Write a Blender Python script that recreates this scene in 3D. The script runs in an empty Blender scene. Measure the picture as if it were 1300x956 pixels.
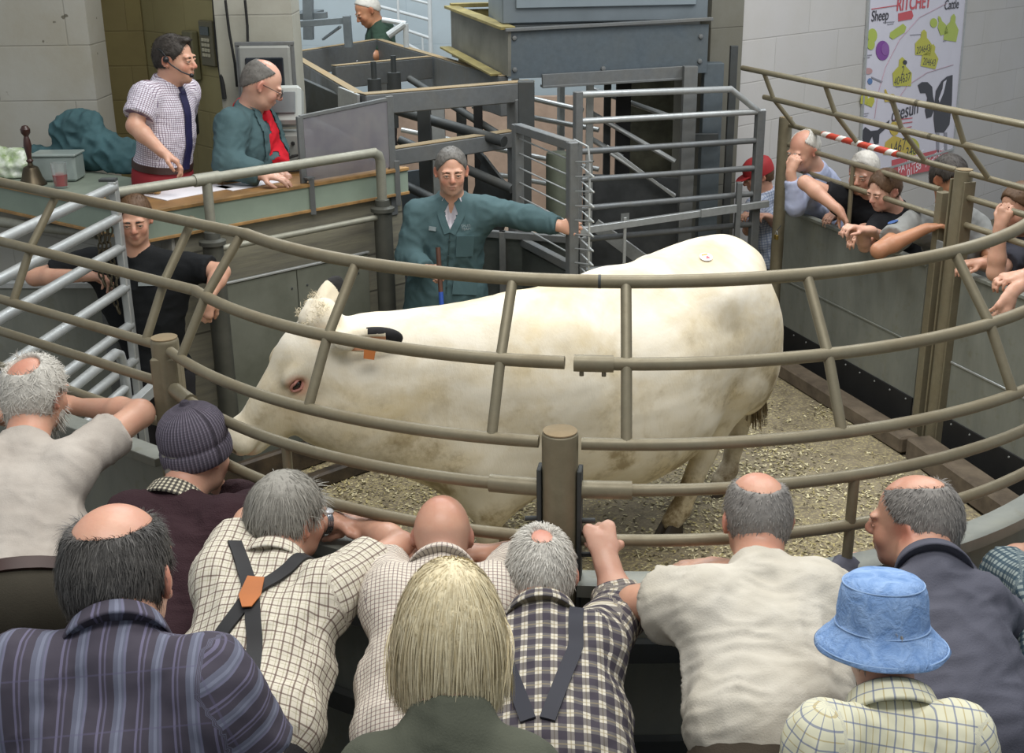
import bpy, bmesh, math, random
import numpy as np
from mathutils import Vector, Matrix, Euler

scene = bpy.context.scene
COL = scene.collection
PI = math.pi

# ------------------------------------------------------------------ camera
F_PX, PITCH, ROLL, CAM_H = 1560.0, 0.348, -0.0115, 2.85
def _axes():
    f = np.array([0, math.cos(PITCH), -math.sin(PITCH)]); x = np.array([1., 0, 0]); u = np.cross(x, f)
    c, s = math.cos(ROLL), math.sin(ROLL)
    return x*c+u*s, -x*s+u*c, f
CX, CU, CF = _axes()
CAM = np.array([0, 0, CAM_H])
cam_data = bpy.data.cameras.new('camera'); cam = bpy.data.objects.new('camera', cam_data); COL.objects.link(cam)
m = Matrix.Identity(4)
for i in range(3):
    m[i][0] = CX[i]; m[i][1] = CU[i]; m[i][2] = -CF[i]; m[i][3] = CAM[i]
cam.matrix_world = m
cam_data.sensor_width = 36.0; cam_data.sensor_fit = 'HORIZONTAL'
cam_data.lens = F_PX*36.0/1300.0
cam_data.clip_start = 0.05; cam_data.clip_end = 100
scene.camera = cam
def ray(px, py): return CF+(px-650)/F_PX*CX-(py-478)/F_PX*CU
def az(px, py, z):
    "point of the room at height z that lies on a sight line"
    d = ray(px, py); return CAM+d*(z-CAM_H)/d[2]
def ay(px, py, Y):
    d = ray(px, py); return CAM+d*Y/d[1]
def apl(px, py, p0, p1):
    "point on the vertical plane through p0 and p1"
    n = np.array([-(p1[1]-p0[1]), p1[0]-p0[0], 0.]); d = ray(px, py)
    t = ((p0[0]-CAM[0])*n[0]+(p0[1]-CAM[1])*n[1])/(d@n); return CAM+d*t

# ------------------------------------------------------------------ light
world = bpy.data.worlds.new('hall_light'); scene.world = world; world.use_nodes = True
world.node_tree.nodes['Background'].inputs[0].default_value = (0.80, 0.86, 0.92, 1)
world.node_tree.nodes['Background'].inputs[1].default_value = 0.37
def area(name, loc, rot, sx, sy, power, col=(1, 1, 1)):
    l = bpy.data.lights.new(name, 'AREA'); l.shape = 'RECTANGLE'; l.size = sx; l.size_y = sy; l.energy = power; l.color = col
    o = bpy.data.objects.new(name, l); COL.objects.link(o); o.location = loc; o.rotation_euler = rot
    return o
area('ring_lamp', (0.6, 5.2, 5.8), (0, 0, 0), 3.4, 2.6, 160, (1.0, 0.97, 0.92))
area('stand_lamp', (0.2, 1.6, 5.6), (math.radians(18), 0, 0), 4.0, 1.2, 112, (1.0, 0.97, 0.93))
area('back_lamp', (-1.0, 9.5, 5.4), (0, 0, 0), 4.0, 1.5, 200, (0.92, 0.97, 1.0))
area('wall_lamp', (3.4, 7.0, 5.2), (0, math.radians(-10), 0), 1.5, 3.0, 120, (0.96, 0.98, 1.0))
scene.view_settings.view_transform = 'Standard'
scene.view_settings.look = 'None'
scene.view_settings.gamma = 1
scene.view_settings.exposure = 0.38
scene.view_settings.use_curve_mapping = False
scene.cycles.max_bounces = 6
# ------------------------------------------------------------------ materials
MATS = {}
def lin(c):
    return tuple(((v/12.92) if v <= 0.04045 else ((v+0.055)/1.055)**2.4) for v in c)
def rgb(h):
    h = h.lstrip('#'); return lin([int(h[i:i+2], 16)/255 for i in (0, 2, 4)])
class NT:
    def __init__(s, name):
        s.m = bpy.data.materials.new(name); s.m.use_nodes = True; s.t = s.m.node_tree
        s.b = s.t.nodes['Principled BSDF']; MATS[name] = s.m
    def n(s, typ, **kw):
        nd = s.t.nodes.new('ShaderNode'+typ)
        for k, v in kw.items():
            if k in nd.inputs.keys() if isinstance(k, str) else False: nd.inputs[k].default_value = v
            else: setattr(nd, k, v)
        return nd
    def l(s, a, b): s.t.links.new(a, b)
    def math(s, op, a, b=None, c=None, clamp=False):
        nd = s.t.nodes.new('ShaderNodeMath'); nd.operation = op; nd.use_clamp = clamp
        for i, v in enumerate((a, b, c)):
            if v is None: continue
            if isinstance(v, (int, float)): nd.inputs[i].default_value = v
            else: s.l(v, nd.inputs[i])
        return nd.outputs[0]
    def mix(s, fac, a, b):
        nd = s.t.nodes.new('ShaderNodeMix'); nd.data_type = 'RGBA'
        for i, v in ((0, fac), (6, a), (7, b)):
            if isinstance(v, (int, float)): nd.inputs[i].default_value = v
            elif isinstance(v, tuple): nd.inputs[i].default_value = (*v[:3], 1)
            else: s.l(v, nd.inputs[i])
        return nd.outputs[2]
    def coords(s, kind='Object'):
        return s.t.nodes.new('ShaderNodeTexCoord').outputs[kind]
    def noise(s, vec, scale=5, detail=4, rough=.55, dist=0.):
        nd = s.t.nodes.new('ShaderNodeTexNoise'); nd.inputs['Scale'].default_value = scale
        nd.inputs['Detail'].default_value = detail; nd.inputs['Roughness'].default_value = rough; nd.inputs['Distortion'].default_value = dist
        if vec is not None: s.l(vec, nd.inputs['Vector'])
        return nd.outputs[0]
    def ramp(s, fac, stops):
        nd = s.t.nodes.new('ShaderNodeValToRGB'); el = nd.color_ramp.elements
        while len(el) < len(stops): el.new(0.5)
        for e, (p, c) in zip(el, stops): e.position = p; e.color = (*c[:3], 1) if isinstance(c, tuple) else (c, c, c, 1)
        s.l(fac, nd.inputs[0]); return nd.outputs[0]
    def map(s, vec, sc=(1, 1, 1), rot=(0, 0, 0), loc=(0, 0, 0)):
        nd = s.t.nodes.new('ShaderNodeMapping'); nd.inputs['Scale'].default_value = sc; nd.inputs['Rotation'].default_value = rot; nd.inputs['Location'].default_value = loc
        s.l(vec, nd.inputs['Vector']); return nd.outputs[0]
    def bump(s, h, strength=.3, dist=.01):
        nd = s.t.nodes.new('ShaderNodeBump'); nd.inputs['Strength'].default_value = strength; nd.inputs['Distance'].default_value = dist
        s.l(h, nd.inputs['Height']); s.l(nd.outputs[0], s.b.inputs['Normal'])
    def base(s, c):
        if isinstance(c, tuple): s.b.inputs['Base Color'].default_value = (*c[:3], 1)
        else: s.l(c, s.b.inputs['Base Color'])
    def pbr(s, rough=.5, metal=0., spec=.5):
        s.b.inputs['Roughness'].default_value = rough; s.b.inputs['Metallic'].default_value = metal
        s.b.inputs['Specular IOR Level'].default_value = spec

def simple(name, hexcol, rough=.5, metal=0., var=.12, scale=8., bump=0., dark=None, spec=.5):
    if name in MATS: return MATS[name]
    t = NT(name); c = rgb(hexcol); v = t.coords()
    d = rgb(dark) if dark else tuple(x*(1-var*2.2) for x in c)
    n = t.noise(v, scale, 5, .6)
    t.base(t.mix(t.ramp(n, [(.35, 0.), (.68, 1.)]), d, c)); t.pbr(rough, metal, spec)
    if bump: t.bump(t.noise(v, scale*6, 4), bump, .004)
    return t.m
def steel(name, hexcol, rust='#7a6a4c', amt=.45, rough=.42, metal=.35, scale=3.):
    "painted or galvanised steel with dried muck on it"
    t = NT(name); v = t.coords(); c = rgb(hexcol)
    n1 = t.noise(v, scale, 6, .65, .3); n2 = t.noise(v, scale*9, 4, .7)
    k = t.math('MULTIPLY', t.ramp(n1, [(.45-.2*amt, 0.), (.75, 1.)]), amt)
    a = t.mix(t.ramp(n2, [(.3, 0.), (.7, 1.)]), tuple(x*.82 for x in c), c)
    t.base(t.mix(k, a, rgb(rust))); t.pbr(rough, metal)
    t.l(t.ramp(n1, [(.3, rough), (.7, min(1, rough+.3))]), t.b.inputs['Roughness'])
    t.bump(n2, .12, .003); return t.m

# ------------------------------------------------------------------ object helpers
def tag(o, label=None, cat=None, group=None, kind=None):
    if label: o['label'] = label
    if cat: o['category'] = cat
    if group: o['group'] = group
    if kind: o['kind'] = kind
    return o
def empty(name, loc, label, cat, group=None, rz=0):
    o = bpy.data.objects.new(name, None); COL.objects.link(o); o.location = tuple(float(v) for v in loc); o.rotation_euler = (0, 0, rz)
    o.empty_display_size = .1
    return tag(o, label, cat, group)
def wloc(o):
    "world matrix of an object before the scene is evaluated"
    mm = Matrix.LocRotScale(o.location, o.rotation_euler, o.scale)
    return wloc(o.parent) @ mm if o.parent else mm
def mesh_from(name, V, Fq, mat, parent=None, smooth=True, origin=None, world_coords=True, attr=None, autosmooth=None, facemats=None):
    """V: world vertices; the object's origin is put at `origin` (default: middle of the base)"""
    V = np.asarray(V, float)
    me = bpy.data.meshes.new(name)
    if origin is None:
        origin = ((V[:, 0].min()+V[:, 0].max())/2, (V[:, 1].min()+V[:, 1].max())/2, V[:, 2].min())
    o = bpy.data.objects.new(name, me); COL.objects.link(o)
    if parent is not None and world_coords:
        pm = wloc(parent); inv = np.array(pm.inverted())
        V = V@inv[:3, :3].T+inv[:3, 3]
        org = inv[:3, :3]@np.array(origin)+inv[:3, 3]
    else: org = np.array(origin, float)
    if parent is not None: o.parent = parent
    o.location = tuple(org); V = V-org
    if isinstance(Fq, np.ndarray):
        nf, k = Fq.shape
        me.vertices.add(len(V)); me.vertices.foreach_set('co', V.astype(np.float32).ravel())
        me.loops.add(nf*k); me.loops.foreach_set('vertex_index', Fq.astype(np.int32).ravel())
        me.polygons.add(nf); me.polygons.foreach_set('loop_start', np.arange(0, nf*k, k, dtype=np.int32))
        me.update(calc_edges=True)
    else:
        me.from_pydata([tuple(v) for v in V], [], Fq); me.update()
    for mt in (mat if isinstance(mat, (list, tuple)) else [mat]): me.materials.append(mt)
    if facemats is not None: me.polygons.foreach_set('material_index', np.asarray(facemats, np.int32))
    if smooth: me.polygons.foreach_set('use_smooth', np.ones(len(me.polygons), bool))
    if attr is not None:
        for an, av in attr.items():
            a = me.attributes.new(an, 'FLOAT_VECTOR', 'POINT'); a.data.foreach_set('vector', np.asarray(av, np.float32).ravel())
    if autosmooth is not None:
        me.polygons.foreach_set('use_smooth', np.ones(len(me.polygons), bool))
        me.set_sharp_from_angle(angle=autosmooth)
    me.validate()
    return o

def nrm(v):
    v = np.asarray(v, float); return v/max(1e-9, np.linalg.norm(v))
def frame(d, up=(0, 0, 1)):
    "x = side, y = d, z = up-ish"
    d = nrm(d); s = np.cross(d, up)
    if np.linalg.norm(s) < 1e-3: s = np.cross(d, (0, 1, 0))
    s = nrm(s); return s, d, np.cross(s, d)
class MB:
    def __init__(s): s.V = []; s.F = []; s.fm = []; s.cur = 0
    def add(s, V, F):
        b = len(s.V); s.V += [tuple(map(float, v)) for v in V]; s.F += [tuple(i+b for i in f) for f in F]; s.fm += [s.cur]*len(F); return s
    def box(s, c, size, X=(1, 0, 0), Y=(0, 1, 0), Z=(0, 0, 1), bev=0.):
        c = np.array(c, float); X, Y, Z = (np.array(a, float) for a in (X, Y, Z)); h = np.array(size, float)/2
        bev = min(bev, h.min()*.6)
        if bev <= 0:
            V = [c+X*h[0]*i+Y*h[1]*j+Z*h[2]*k for i in (-1, 1) for j in (-1, 1) for k in (-1, 1)]
            return s.add(V, [(0, 1, 3, 2), (4, 6, 7, 5), (0, 4, 5, 1), (2, 3, 7, 6), (0, 2, 6, 4), (1, 5, 7, 3)])
        V = []; idx = {}
        for i in (-1, 1):
            for j in (-1, 1):
                for k in (-1, 1):
                    for ax in range(3):
                        q = np.array([i*(h[0]-(bev if ax != 0 else 0)), j*(h[1]-(bev if ax != 1 else 0)), k*(h[2]-(bev if ax != 2 else 0))])
                        idx[(i, j, k, ax)] = len(V); V.append(c+X*q[0]+Y*q[1]+Z*q[2])
        Fs = []
        for i in (-1, 1):
            a = [idx[(i, -1, -1, 0)], idx[(i, 1, -1, 0)], idx[(i, 1, 1, 0)], idx[(i, -1, 1, 0)]]; Fs.append(a if i > 0 else a[::-1])
            a = [idx[(-1, i, -1, 1)], idx[(-1, i, 1, 1)], idx[(1, i, 1, 1)], idx[(1, i, -1, 1)]]; Fs.append(a if i > 0 else a[::-1])
            a = [idx[(-1, -1, i, 2)], idx[(1, -1, i, 2)], idx[(1, 1, i, 2)], idx[(-1, 1, i, 2)]]; Fs.append(a if i > 0 else a[::-1])
        for i in (-1, 1):
            for j in (-1, 1):
                a = [idx[(i, j, -1, 0)], idx[(i, j, 1, 0)], idx[(i, j, 1, 1)], idx[(i, j, -1, 1)]]; Fs.append(a if i*j < 0 else a[::-1])
                a = [idx[(i, -1, j, 0)], idx[(i, -1, j, 2)], idx[(i, 1, j, 2)], idx[(i, 1, j, 0)]]; Fs.append(a if i*j < 0 else a[::-1])
                a = [idx[(-1, i, j, 1)], idx[(1, i, j, 1)], idx[(1, i, j, 2)], idx[(-1, i, j, 2)]]; Fs.append(a if i*j < 0 else a[::-1])
                for k in (-1, 1):
                    a = [idx[(i, j, k, 0)], idx[(i, j, k, 1)], idx[(i, j, k, 2)]]; Fs.append(a if i*j*k > 0 else a[::-1])
        return s.add(V, Fs)
    def bar(s, a, b, w, h, up=(0, 0, 1), bev=.002):
        a = np.array(a, float); b = np.array(b, float); S, D, U = frame(b-a, up)
        return s.box((a+b)/2, (w, np.linalg.norm(b-a), h), S, D, U, bev)
    def ibeam(s, a, b, w, h, up=(0, 0, 1), t=.01):
        a = np.array(a, float); b = np.array(b, float); S, D, U = frame(b-a, up); L = np.linalg.norm(b-a); c = (a+b)/2
        s.box(c, (t, L, h-2*t), S, D, U); s.box(c+U*(h/2-t/2), (w, L, t), S, D, U); return s.box(c-U*(h/2-t/2), (w, L, t), S, D, U)
    def tube(s, pts, r, seg=12, cap=True, radii=None):
        pts = [np.array(p, float) for p in pts]; n = len(pts); V = []; prev = None
        for i, p in enumerate(pts):
            d = nrm(pts[min(i+1, n-1)]-pts[max(i-1, 0)])
            if prev is None: S, _, U = frame(d)
            else:
                S = nrm(prev-d*(prev@d)); U = np.cross(S, d)
            prev = S; rr = radii[i] if radii is not None else r
            for k in range(seg):
                a = 2*PI*k/seg; V.append(p+(S*math.cos(a)+U*math.sin(a))*rr)
        Fs = [(i*seg+k, i*seg+(k+1) % seg, (i+1)*seg+(k+1) % seg, (i+1)*seg+k) for i in range(n-1) for k in range(seg)]
        if cap: Fs += [tuple(range(seg))[::-1], tuple((n-1)*seg+k for k in range(seg))]
        return s.add(V, Fs)
    def lathe(s, c, prof, seg=24, X=(1, 0, 0), Y=(0, 1, 0), Z=(0, 0, 1)):
        c = np.array(c, float); X, Y, Z = (np.array(a, float) for a in (X, Y, Z)); V = []
        for r, z in prof:
            for k in range(seg):
                a = 2*PI*k/seg; V.append(c+X*r*math.cos(a)+Y*r*math.sin(a)+Z*z)
        n = len(prof); Fs = [(i*seg+k, i*seg+(k+1) % seg, (i+1)*seg+(k+1) % seg, (i+1)*seg+k) for i in range(n-1) for k in range(seg)]
        Fs += [tuple(range(seg))[::-1], tuple((n-1)*seg+k for k in range(seg))]
        return s.add(V, Fs)
    def ball(s, c, r, seg=12, R=None):
        r = np.array([r]*3 if np.isscalar(r) else r, float); R = np.eye(3) if R is None else R; V = []; n = seg//2
        for i in range(1, n):
            for k in range(seg):
                a, b = PI*i/n, 2*PI*k/seg; V.append(np.array(c)+R@(r*[math.sin(a)*math.cos(b), math.sin(a)*math.sin(b), math.cos(a)]))
        V.append(np.array(c)+R@(r*[0, 0, 1])); V.append(np.array(c)-R@(r*[0, 0, 1])); T = len(V)-2
        Fs = [((i)*seg+k, (i+1)*seg+k, (i+1)*seg+(k+1) % seg, i*seg+(k+1) % seg) for i in range(n-2) for k in range(seg)]
        Fs += [(T, k, (k+1) % seg) for k in range(seg)]+[(T+1, (n-2)*seg+(k+1) % seg, (n-2)*seg+k) for k in range(seg)]
        return s.add(V, Fs)
    def prism(s, poly, O, X, Y, N, t):
        "flat outline (2D) extruded by t along N"
        O, X, Y, N = (np.array(a, float) for a in (O, X, Y, N)); n = len(poly)
        V = [O+X*p[0]+Y*p[1] for p in poly]+[O+X*p[0]+Y*p[1]+N*t for p in poly]
        return s.add(V, [tuple(range(n))[::-1], tuple(range(n, 2*n))]+[(i, (i+1) % n, n+(i+1) % n, n+i) for i in range(n)])
    def build(s, name, mat, parent=None, smooth=False, origin=None, auto=math.radians(35)):
        o = mesh_from(name, s.V, s.F, mat, parent, False, origin, facemats=s.fm)
        me = o.data
        bm = bmesh.new(); bm.from_mesh(me); bmesh.ops.recalc_face_normals(bm, faces=bm.faces); bm.to_mesh(me); bm.free()
        if auto: me.polygons.foreach_set('use_smooth', np.ones(len(me.polygons), bool)); me.set_sharp_from_angle(angle=auto)
        return o

# ------------------------------------------------------------------ implicit surfaces for bodies
def rotm(x, y, z): return np.stack([nrm(x), nrm(y), nrm(z)], 1)
class SDF:
    def __init__(s, lo, hi, vox):
        s.lo = np.array(lo, float); s.v = vox; s.n = np.ceil((np.array(hi)-s.lo)/vox).astype(int)+1
        s.F = np.full(s.n, 1.0, np.float32)
    def _region(s, lo, hi):
        a = np.clip(np.floor((lo-s.lo)/s.v).astype(int), 0, s.n); b = np.clip(np.ceil((hi-s.lo)/s.v).astype(int)+1, 0, s.n)
        if (b <= a).any(): return None, None
        g = [(s.lo[i]+s.v*np.arange(a[i], b[i])).astype(np.float32) for i in range(3)]
        return tuple(slice(a[i], b[i]) for i in range(3)), (g[0][:, None, None], g[1][None, :, None], g[2][None, None, :])
    def _apply(s, sl, d, k, mode):
        F = s.F[sl]
        if mode == 'add':
            if k > 0: h = np.maximum(k-np.abs(F-d), 0)/k; s.F[sl] = np.minimum(F, d)-h*h*k*.25
            else: s.F[sl] = np.minimum(F, d)
        else:
            d = -d
            if k > 0: h = np.maximum(k-np.abs(F-d), 0)/k; s.F[sl] = np.maximum(F, d)+h*h*k*.25
            else: s.F[sl] = np.maximum(F, d)
    def cone(s, a, b, ra, rb, k=.02, mode='add', cut=None, flat=None):
        """round cone a-b; cut=(point, normal) keeps the side where (p-point).normal<0; flat=(axis, factor) squeezes along an axis"""
        a = np.array(a, np.float32); b = np.array(b, np.float32); m = max(ra, rb)+k+3*s.v
        if flat is not None: m *= max(1, flat[1] if flat[1] > 1 else 1)
        sl, g = s._region(np.minimum(a, b)-m, np.maximum(a, b)+m)
        if sl is None: return s
        d = b-a; L = max(1e-9, float(d@d))
        x, y, z = g[0]-a[0], g[1]-a[1], g[2]-a[2]
        t = np.clip((x*d[0]+y*d[1]+z*d[2])/L, 0, 1)
        x = x-t*d[0]; y = y-t*d[1]; z = z-t*d[2]
        if flat is not None:
            ax = nrm(flat[0]); q = (x*ax[0]+y*ax[1]+z*ax[2])*(1/flat[1]-1)
            x = x+q*ax[0]; y = y+q*ax[1]; z = z+q*ax[2]
        D = np.sqrt(x*x+y*y+z*z)-(ra+(rb-ra)*t)
        if flat is not None and flat[1] < 1: D = D*flat[1]**.5
        if cut is not None:
            for cp, cn in ([cut] if not isinstance(cut, list) else cut):
                cn = nrm(cn); D = np.maximum(D, (g[0]-cp[0])*cn[0]+(g[1]-cp[1])*cn[1]+(g[2]-cp[2])*cn[2])
        s._apply(sl, D, k, mode); return s
    def ell(s, c, r, R=None, k=.02, mode='add', cut=None):
        c = np.array(c, np.float32); r = np.array([r]*3 if np.isscalar(r) else r, np.float32); m = r.max()+k+3*s.v
        sl, g = s._region(c-m, c+m)
        if sl is None: return s
        x, y, z = g[0]-c[0], g[1]-c[1], g[2]-c[2]
        if R is not None:
            R = np.asarray(R, np.float32)
            x, y, z = x*R[0, 0]+y*R[1, 0]+z*R[2, 0], x*R[0, 1]+y*R[1, 1]+z*R[2, 1], x*R[0, 2]+y*R[1, 2]+z*R[2, 2]
        k0 = np.sqrt((x/r[0])**2+(y/r[1])**2+(z/r[2])**2); k1 = np.sqrt((x/r[0]**2)**2+(y/r[1]**2)**2+(z/r[2]**2)**2)
        D = k0*(k0-1)/np.maximum(k1, 1e-6)
        if cut is not None:
            for cp, cn in ([cut] if not isinstance(cut, list) else cut):
                cn = nrm(cn); D = np.maximum(D, (g[0]-cp[0])*cn[0]+(g[1]-cp[1])*cn[1]+(g[2]-cp[2])*cn[2])
        s._apply(sl, D, k, mode); return s
    def half(s, p, n, k=0.):
        "keep the side where (x-p).n < 0"
        sl, g = s._region(s.lo-1, s.lo+s.n*s.v+1); n = nrm(n)
        D = (g[0]-p[0])*n[0]+(g[1]-p[1])*n[1]+(g[2]-p[2])*n[2]
        s._apply(sl, -D, k, 'sub'); return s
    def mesh(s):
        F = s.F; S = F < 0; n = S.shape
        S8 = S.view(np.int8)
        c = np.zeros(tuple(i-1 for i in n), np.int8)
        for i in (0, 1):
            for j in (0, 1):
                for k in (0, 1): c += S8[i:n[0]-1+i, j:n[1]-1+j, k:n[2]-1+k]
        I, J, K = np.nonzero((c > 0) & (c < 8)); N = len(I)
        idx = np.full(c.shape, -1, np.int32); idx[I, J, K] = np.arange(N)
        P = np.zeros((N, 3), np.float64); W = np.zeros(N)
        cor = [(i, j, k) for i in (0, 1) for j in (0, 1) for k in (0, 1)]
        val = {q: F[I+q[0], J+q[1], K+q[2]].astype(float) for q in cor}
        for q in cor:
            for ax in range(3):
                if q[ax]: continue
                r = list(q); r[ax] = 1; r = tuple(r); a, b = val[q], val[r]; mk = (a < 0) != (b < 0)
                t = a[mk]/(a[mk]-b[mk]); pt = np.tile(np.array(q, float), (mk.sum(), 1)); pt[:, ax] += t
                P[mk] += pt; W[mk] += 1
        P /= W[:, None]; V = s.lo+(P+np.stack([I, J, K], 1))*s.v
        Q = []
        for ax in range(3):
            u, v = (ax+1) % 3, (ax+2) % 3
            A = [slice(1, n[i]-1) for i in range(3)]; B = list(A); A[ax] = slice(0, n[ax]-1); B[ax] = slice(1, n[ax])
            a = S[tuple(A)]; b = S[tuple(B)]
            e = np.nonzero(a != b); pos = np.stack(e, 1); off = np.ones(3, int); off[ax] = 0; pos = pos+off
            fl = a[e]
            def cell(du, dv):
                q = pos.copy(); q[:, u] += du; q[:, v] += dv; return idx[q[:, 0], q[:, 1], q[:, 2]]
            q = np.stack([cell(-1, -1), cell(0, -1), cell(0, 0), cell(-1, 0)], 1)
            q[~fl] = q[~fl][:, ::-1]; Q.append(q)
        return V, np.concatenate(Q)
def vnormals(V, Q):
    n = np.cross(V[Q[:, 2]]-V[Q[:, 0]], V[Q[:, 3]]-V[Q[:, 1]]); N = np.zeros_like(V)
    for i in range(4): np.add.at(N, Q[:, i], n)
    return N/np.maximum(1e-12, np.linalg.norm(N, axis=1))[:, None]
def wob(P, f, seed=0):
    "cheap smooth noise, about -1..1"
    r = np.random.RandomState(seed); out = np.zeros(len(P))
    for i in range(6):
        d = r.normal(size=3); d /= np.linalg.norm(d); e = r.normal(size=3)*.6
        out += np.sin(P@d*f*(1+.35*i)+r.rand()*6.28+1.7*np.sin(P@e*f*.7+r.rand()*6.28))/(1+.35*i)
    return out/2.6
# ------------------------------------------------------------------ the cow
def make_cow():
    f = nrm([-.82, -.57, 0]); l = np.array([-f[1], f[0], 0]); l = np.array([.57, -.82, 0]); O = np.array([.45, 5.46, 0])
    def W(x, y, z): return O+f*x+l*y+np.array([0, 0, z])
    root = empty('cow', O, 'large cream white cow with black tipped ears walking in the sale ring', 'cow')
    S = SDF((-1.45, 4.2, -.02), (1.62, 6.75, 1.62), .0105)
    R = rotm(f, l, (0, 0, 1))
    def E(x, y, z, r, k=.08, Rm=R, **kw): S.ell(W(x, y, z), r, Rm, k, **kw)
    def Cn(a, b, ra, rb, k=.05, **kw): S.cone(W(*a), W(*b), ra, rb, k, **kw)
    # trunk
    E(.32, .04, .92, (.52, .36, .43)); E(-.05, .03, .88, (.62, .41, .43)); E(-.38, .01, .98, (.46, .37, .40))
    E(.02, .07, .67, (.58, .37, .32), .12)
    E(-.62, 0, 1.08, (.34, .30, .34), .10)
    Cn((-.72, 0, 1.31), (.0, .02, 1.235), .10, .12, .14); Cn((0, .02, 1.235), (.58, .05, 1.17), .12, .12, .14)    # back line
    Cn((-.72, .11, 1.24), (-.45, .24, 1.22), .09, .10, .10); Cn((-.72, -.11, 1.24), (-.45, -.24, 1.22), .09, .10, .10)   # hips
    E(-.80, 0, 1.28, (.15, .13, .08), .10)                              # tail head
    E(.50, .25, .92, (.24, .13, .38), .12); E(.50, -.18, .95, (.22, .12, .34), .12)   # shoulders
    E(.72, .04, .70, (.24, .23, .31), .14)                                # brisket
    # haunches
    for sy in (1, -1):
        E(-.64, .18*sy, .94, (.28, .16, .36), .10)
        E(-.80, .14*sy, .82, (.19, .13, .30), .08)
    # neck towards the head
    Cn((.58, .03, 1.02), (1.10, -.17, 1.08), .30, .20, .14); Cn((.6, .03, 1.15), (1.16, -.20, 1.20), .17, .13, .12)
    Cn((.76, .05, .68), (1.22, -.15, .84), .19, .12, .14); Cn((.70, .0, .86), (1.28, -.18, 1.0), .22, .15, .10); Cn((1.0, -.08, .78), (1.40, -.22, .90), .14, .10, .12)
    # legs: front left, front right
    def front(sy, fx, kx, kz=.40):
        Cn((.56, .19*sy, .74), (kx-.02, .17*sy, kz+.06), .155, .072, .10)
        Cn((kx-.02, .16*sy, kz+.06), (kx, .16*sy, kz-.03), .062, .056, .03)
        Cn((kx, .16*sy, kz-.03), (fx, .16*sy, .13), .047, .043, .03); Cn((fx, .16*sy, .13), (fx+.03, .16*sy, .08), .053, .05, .02)
    front(1, .78, .80); front(-1, .52, .62)
    def hind(sy, hx, hz, fx, ly=.16):                                           # stifle, hock (points back), cannon
        Cn((-.60, .18*sy, .74), (hx, ly*sy, hz), .15, .065, .08)
        Cn((-.78, .15*sy, .80), (hx-.03, ly*sy, hz+.04), .11, .045, .06)
        Cn((hx, ly*sy, hz), (hx+.02, ly*sy, hz-.07), .066, .056, .03)
        Cn((hx+.02, ly*sy, hz-.07), (fx-.02, ly*sy, .13), .054, .048, .03); Cn((fx-.02, ly*sy, .13), (fx+.03, ly*sy, .08), .056, .054, .02)
    hind(1, -.52, .46, -.33); hind(-1, -.98, .50, -.86, .04)
    # tail
    Cn((-.86, 0, 1.28), (-.97, .0, 1.12), .045, .035, .05); Cn((-.97, 0, 1.12), (-.99, .02, .72), .033, .022, .03)
    # udder
    E(-.42, 0, .52, (.20, .16, .14), .08)
    # head, in its own frame: hx along the nose, hy left, hz up out of the forehead
    P0 = W(1.335, -.255, 1.22); P1 = W(1.65, -.37, .885); HS = 1.16
    hx = nrm(P1-P0); hy = nrm(l-hx*(l@hx)); hz = np.cross(hx, hy)
    if hz[2] < 0: hz = -hz
    HR = rotm(hx, hy, hz)
    def h(x, y, z): return P0+(hx*x+hy*y+hz*z)*HS
    def HE(x, y, z, r, k=.04, **kw): S.ell(h(x, y, z), tuple(q*HS for q in r), HR, k, **kw)
    def HC(a, b, ra, rb, k=.03, **kw): S.cone(h(*a), h(*b), ra*HS, rb*HS, k, **kw)
    HE(.03, 0, .015, (.155, .125, .115), .06)                         # skull
    HC((.08, 0, .02), (.40, 0, -.005), .098, .060, .05)                # nose bridge
    HC((.08, .05, -.06), (.34, .03, -.07), .10, .055, .05); HC((.08, -.05, -.06), (.34, -.03, -.07), .10, .055, .05)   # jaws
    HE(.12, 0, -.12, (.14, .085, .085), .06); HE(-.02, .02, -.10, (.12, .10, .10), .08)
    HE(.452, 0, -.005, (.068, .084, .066), .04); HE(.42, 0, -.065, (.075, .058, .042), .03)   # muzzle, lower lip
    HE(.508, .040, .012, (.02, .019, .014), .012, mode='sub'); HE(.508, -.040, .012, (.02, .019, .014), .012, mode='sub')
    HC((.40, .075, -.042), (.49, .05, -.045), .007, .007, .012, mode='sub')
    HE(-.085, 0, .085, (.065, .075, .055), .05); HE(-.06, .0, .12, (.042, .05, .035), .03)   # poll with curls
    for i in range(9):
        a = i*2.4; HE(-.07+.035*math.cos(a), .045*math.sin(a), .12+.012*math.cos(i*1.7), (.022, .022, .02), .012)
    for sy in (1, -1):
        HE(.13, .085*sy, .062, (.055, .024, .026), .03)                # brow
        HE(.155, .112*sy, .032, (.030, .022, .020), .012, mode='sub')
        HC((-.05, .10*sy, .03), (-.085, .16*sy, .035), .035, .035, .03)   # ear root
    V, Q = S.mesh(); N = vnormals(V, Q)
    V = V+N*(wob(V, 9, 3)*.005+wob(V, 42, 5)*.0012)[:, None]
    # coat colour: muck where it sits on the animal
    t = NT('cow_coat'); v = t.coords()
    cream = rgb('#e3dccb'); warm = rgb('#d0bf99'); dirt = rgb('#83704a'); pink = rgb('#d9a48f')
    n1 = t.noise(t.map(v, (1.6, 1.6, 2.2)), 1.7, 5, .6, .4); n2 = t.noise(v, 7, 6, .7)
    sep = t.n('SeparateXYZ'); t.l(t.t.nodes.new('ShaderNodeNewGeometry').outputs['Position'], sep.inputs[0])
    low = t.math('MULTIPLY', t.math('SUBTRACT', 1.25, sep.outputs[2]), 1.15, clamp=True)
    base = t.mix(t.ramp(n1, [(.38, 0.), (.7, 1.)]), cream, warm)
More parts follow.
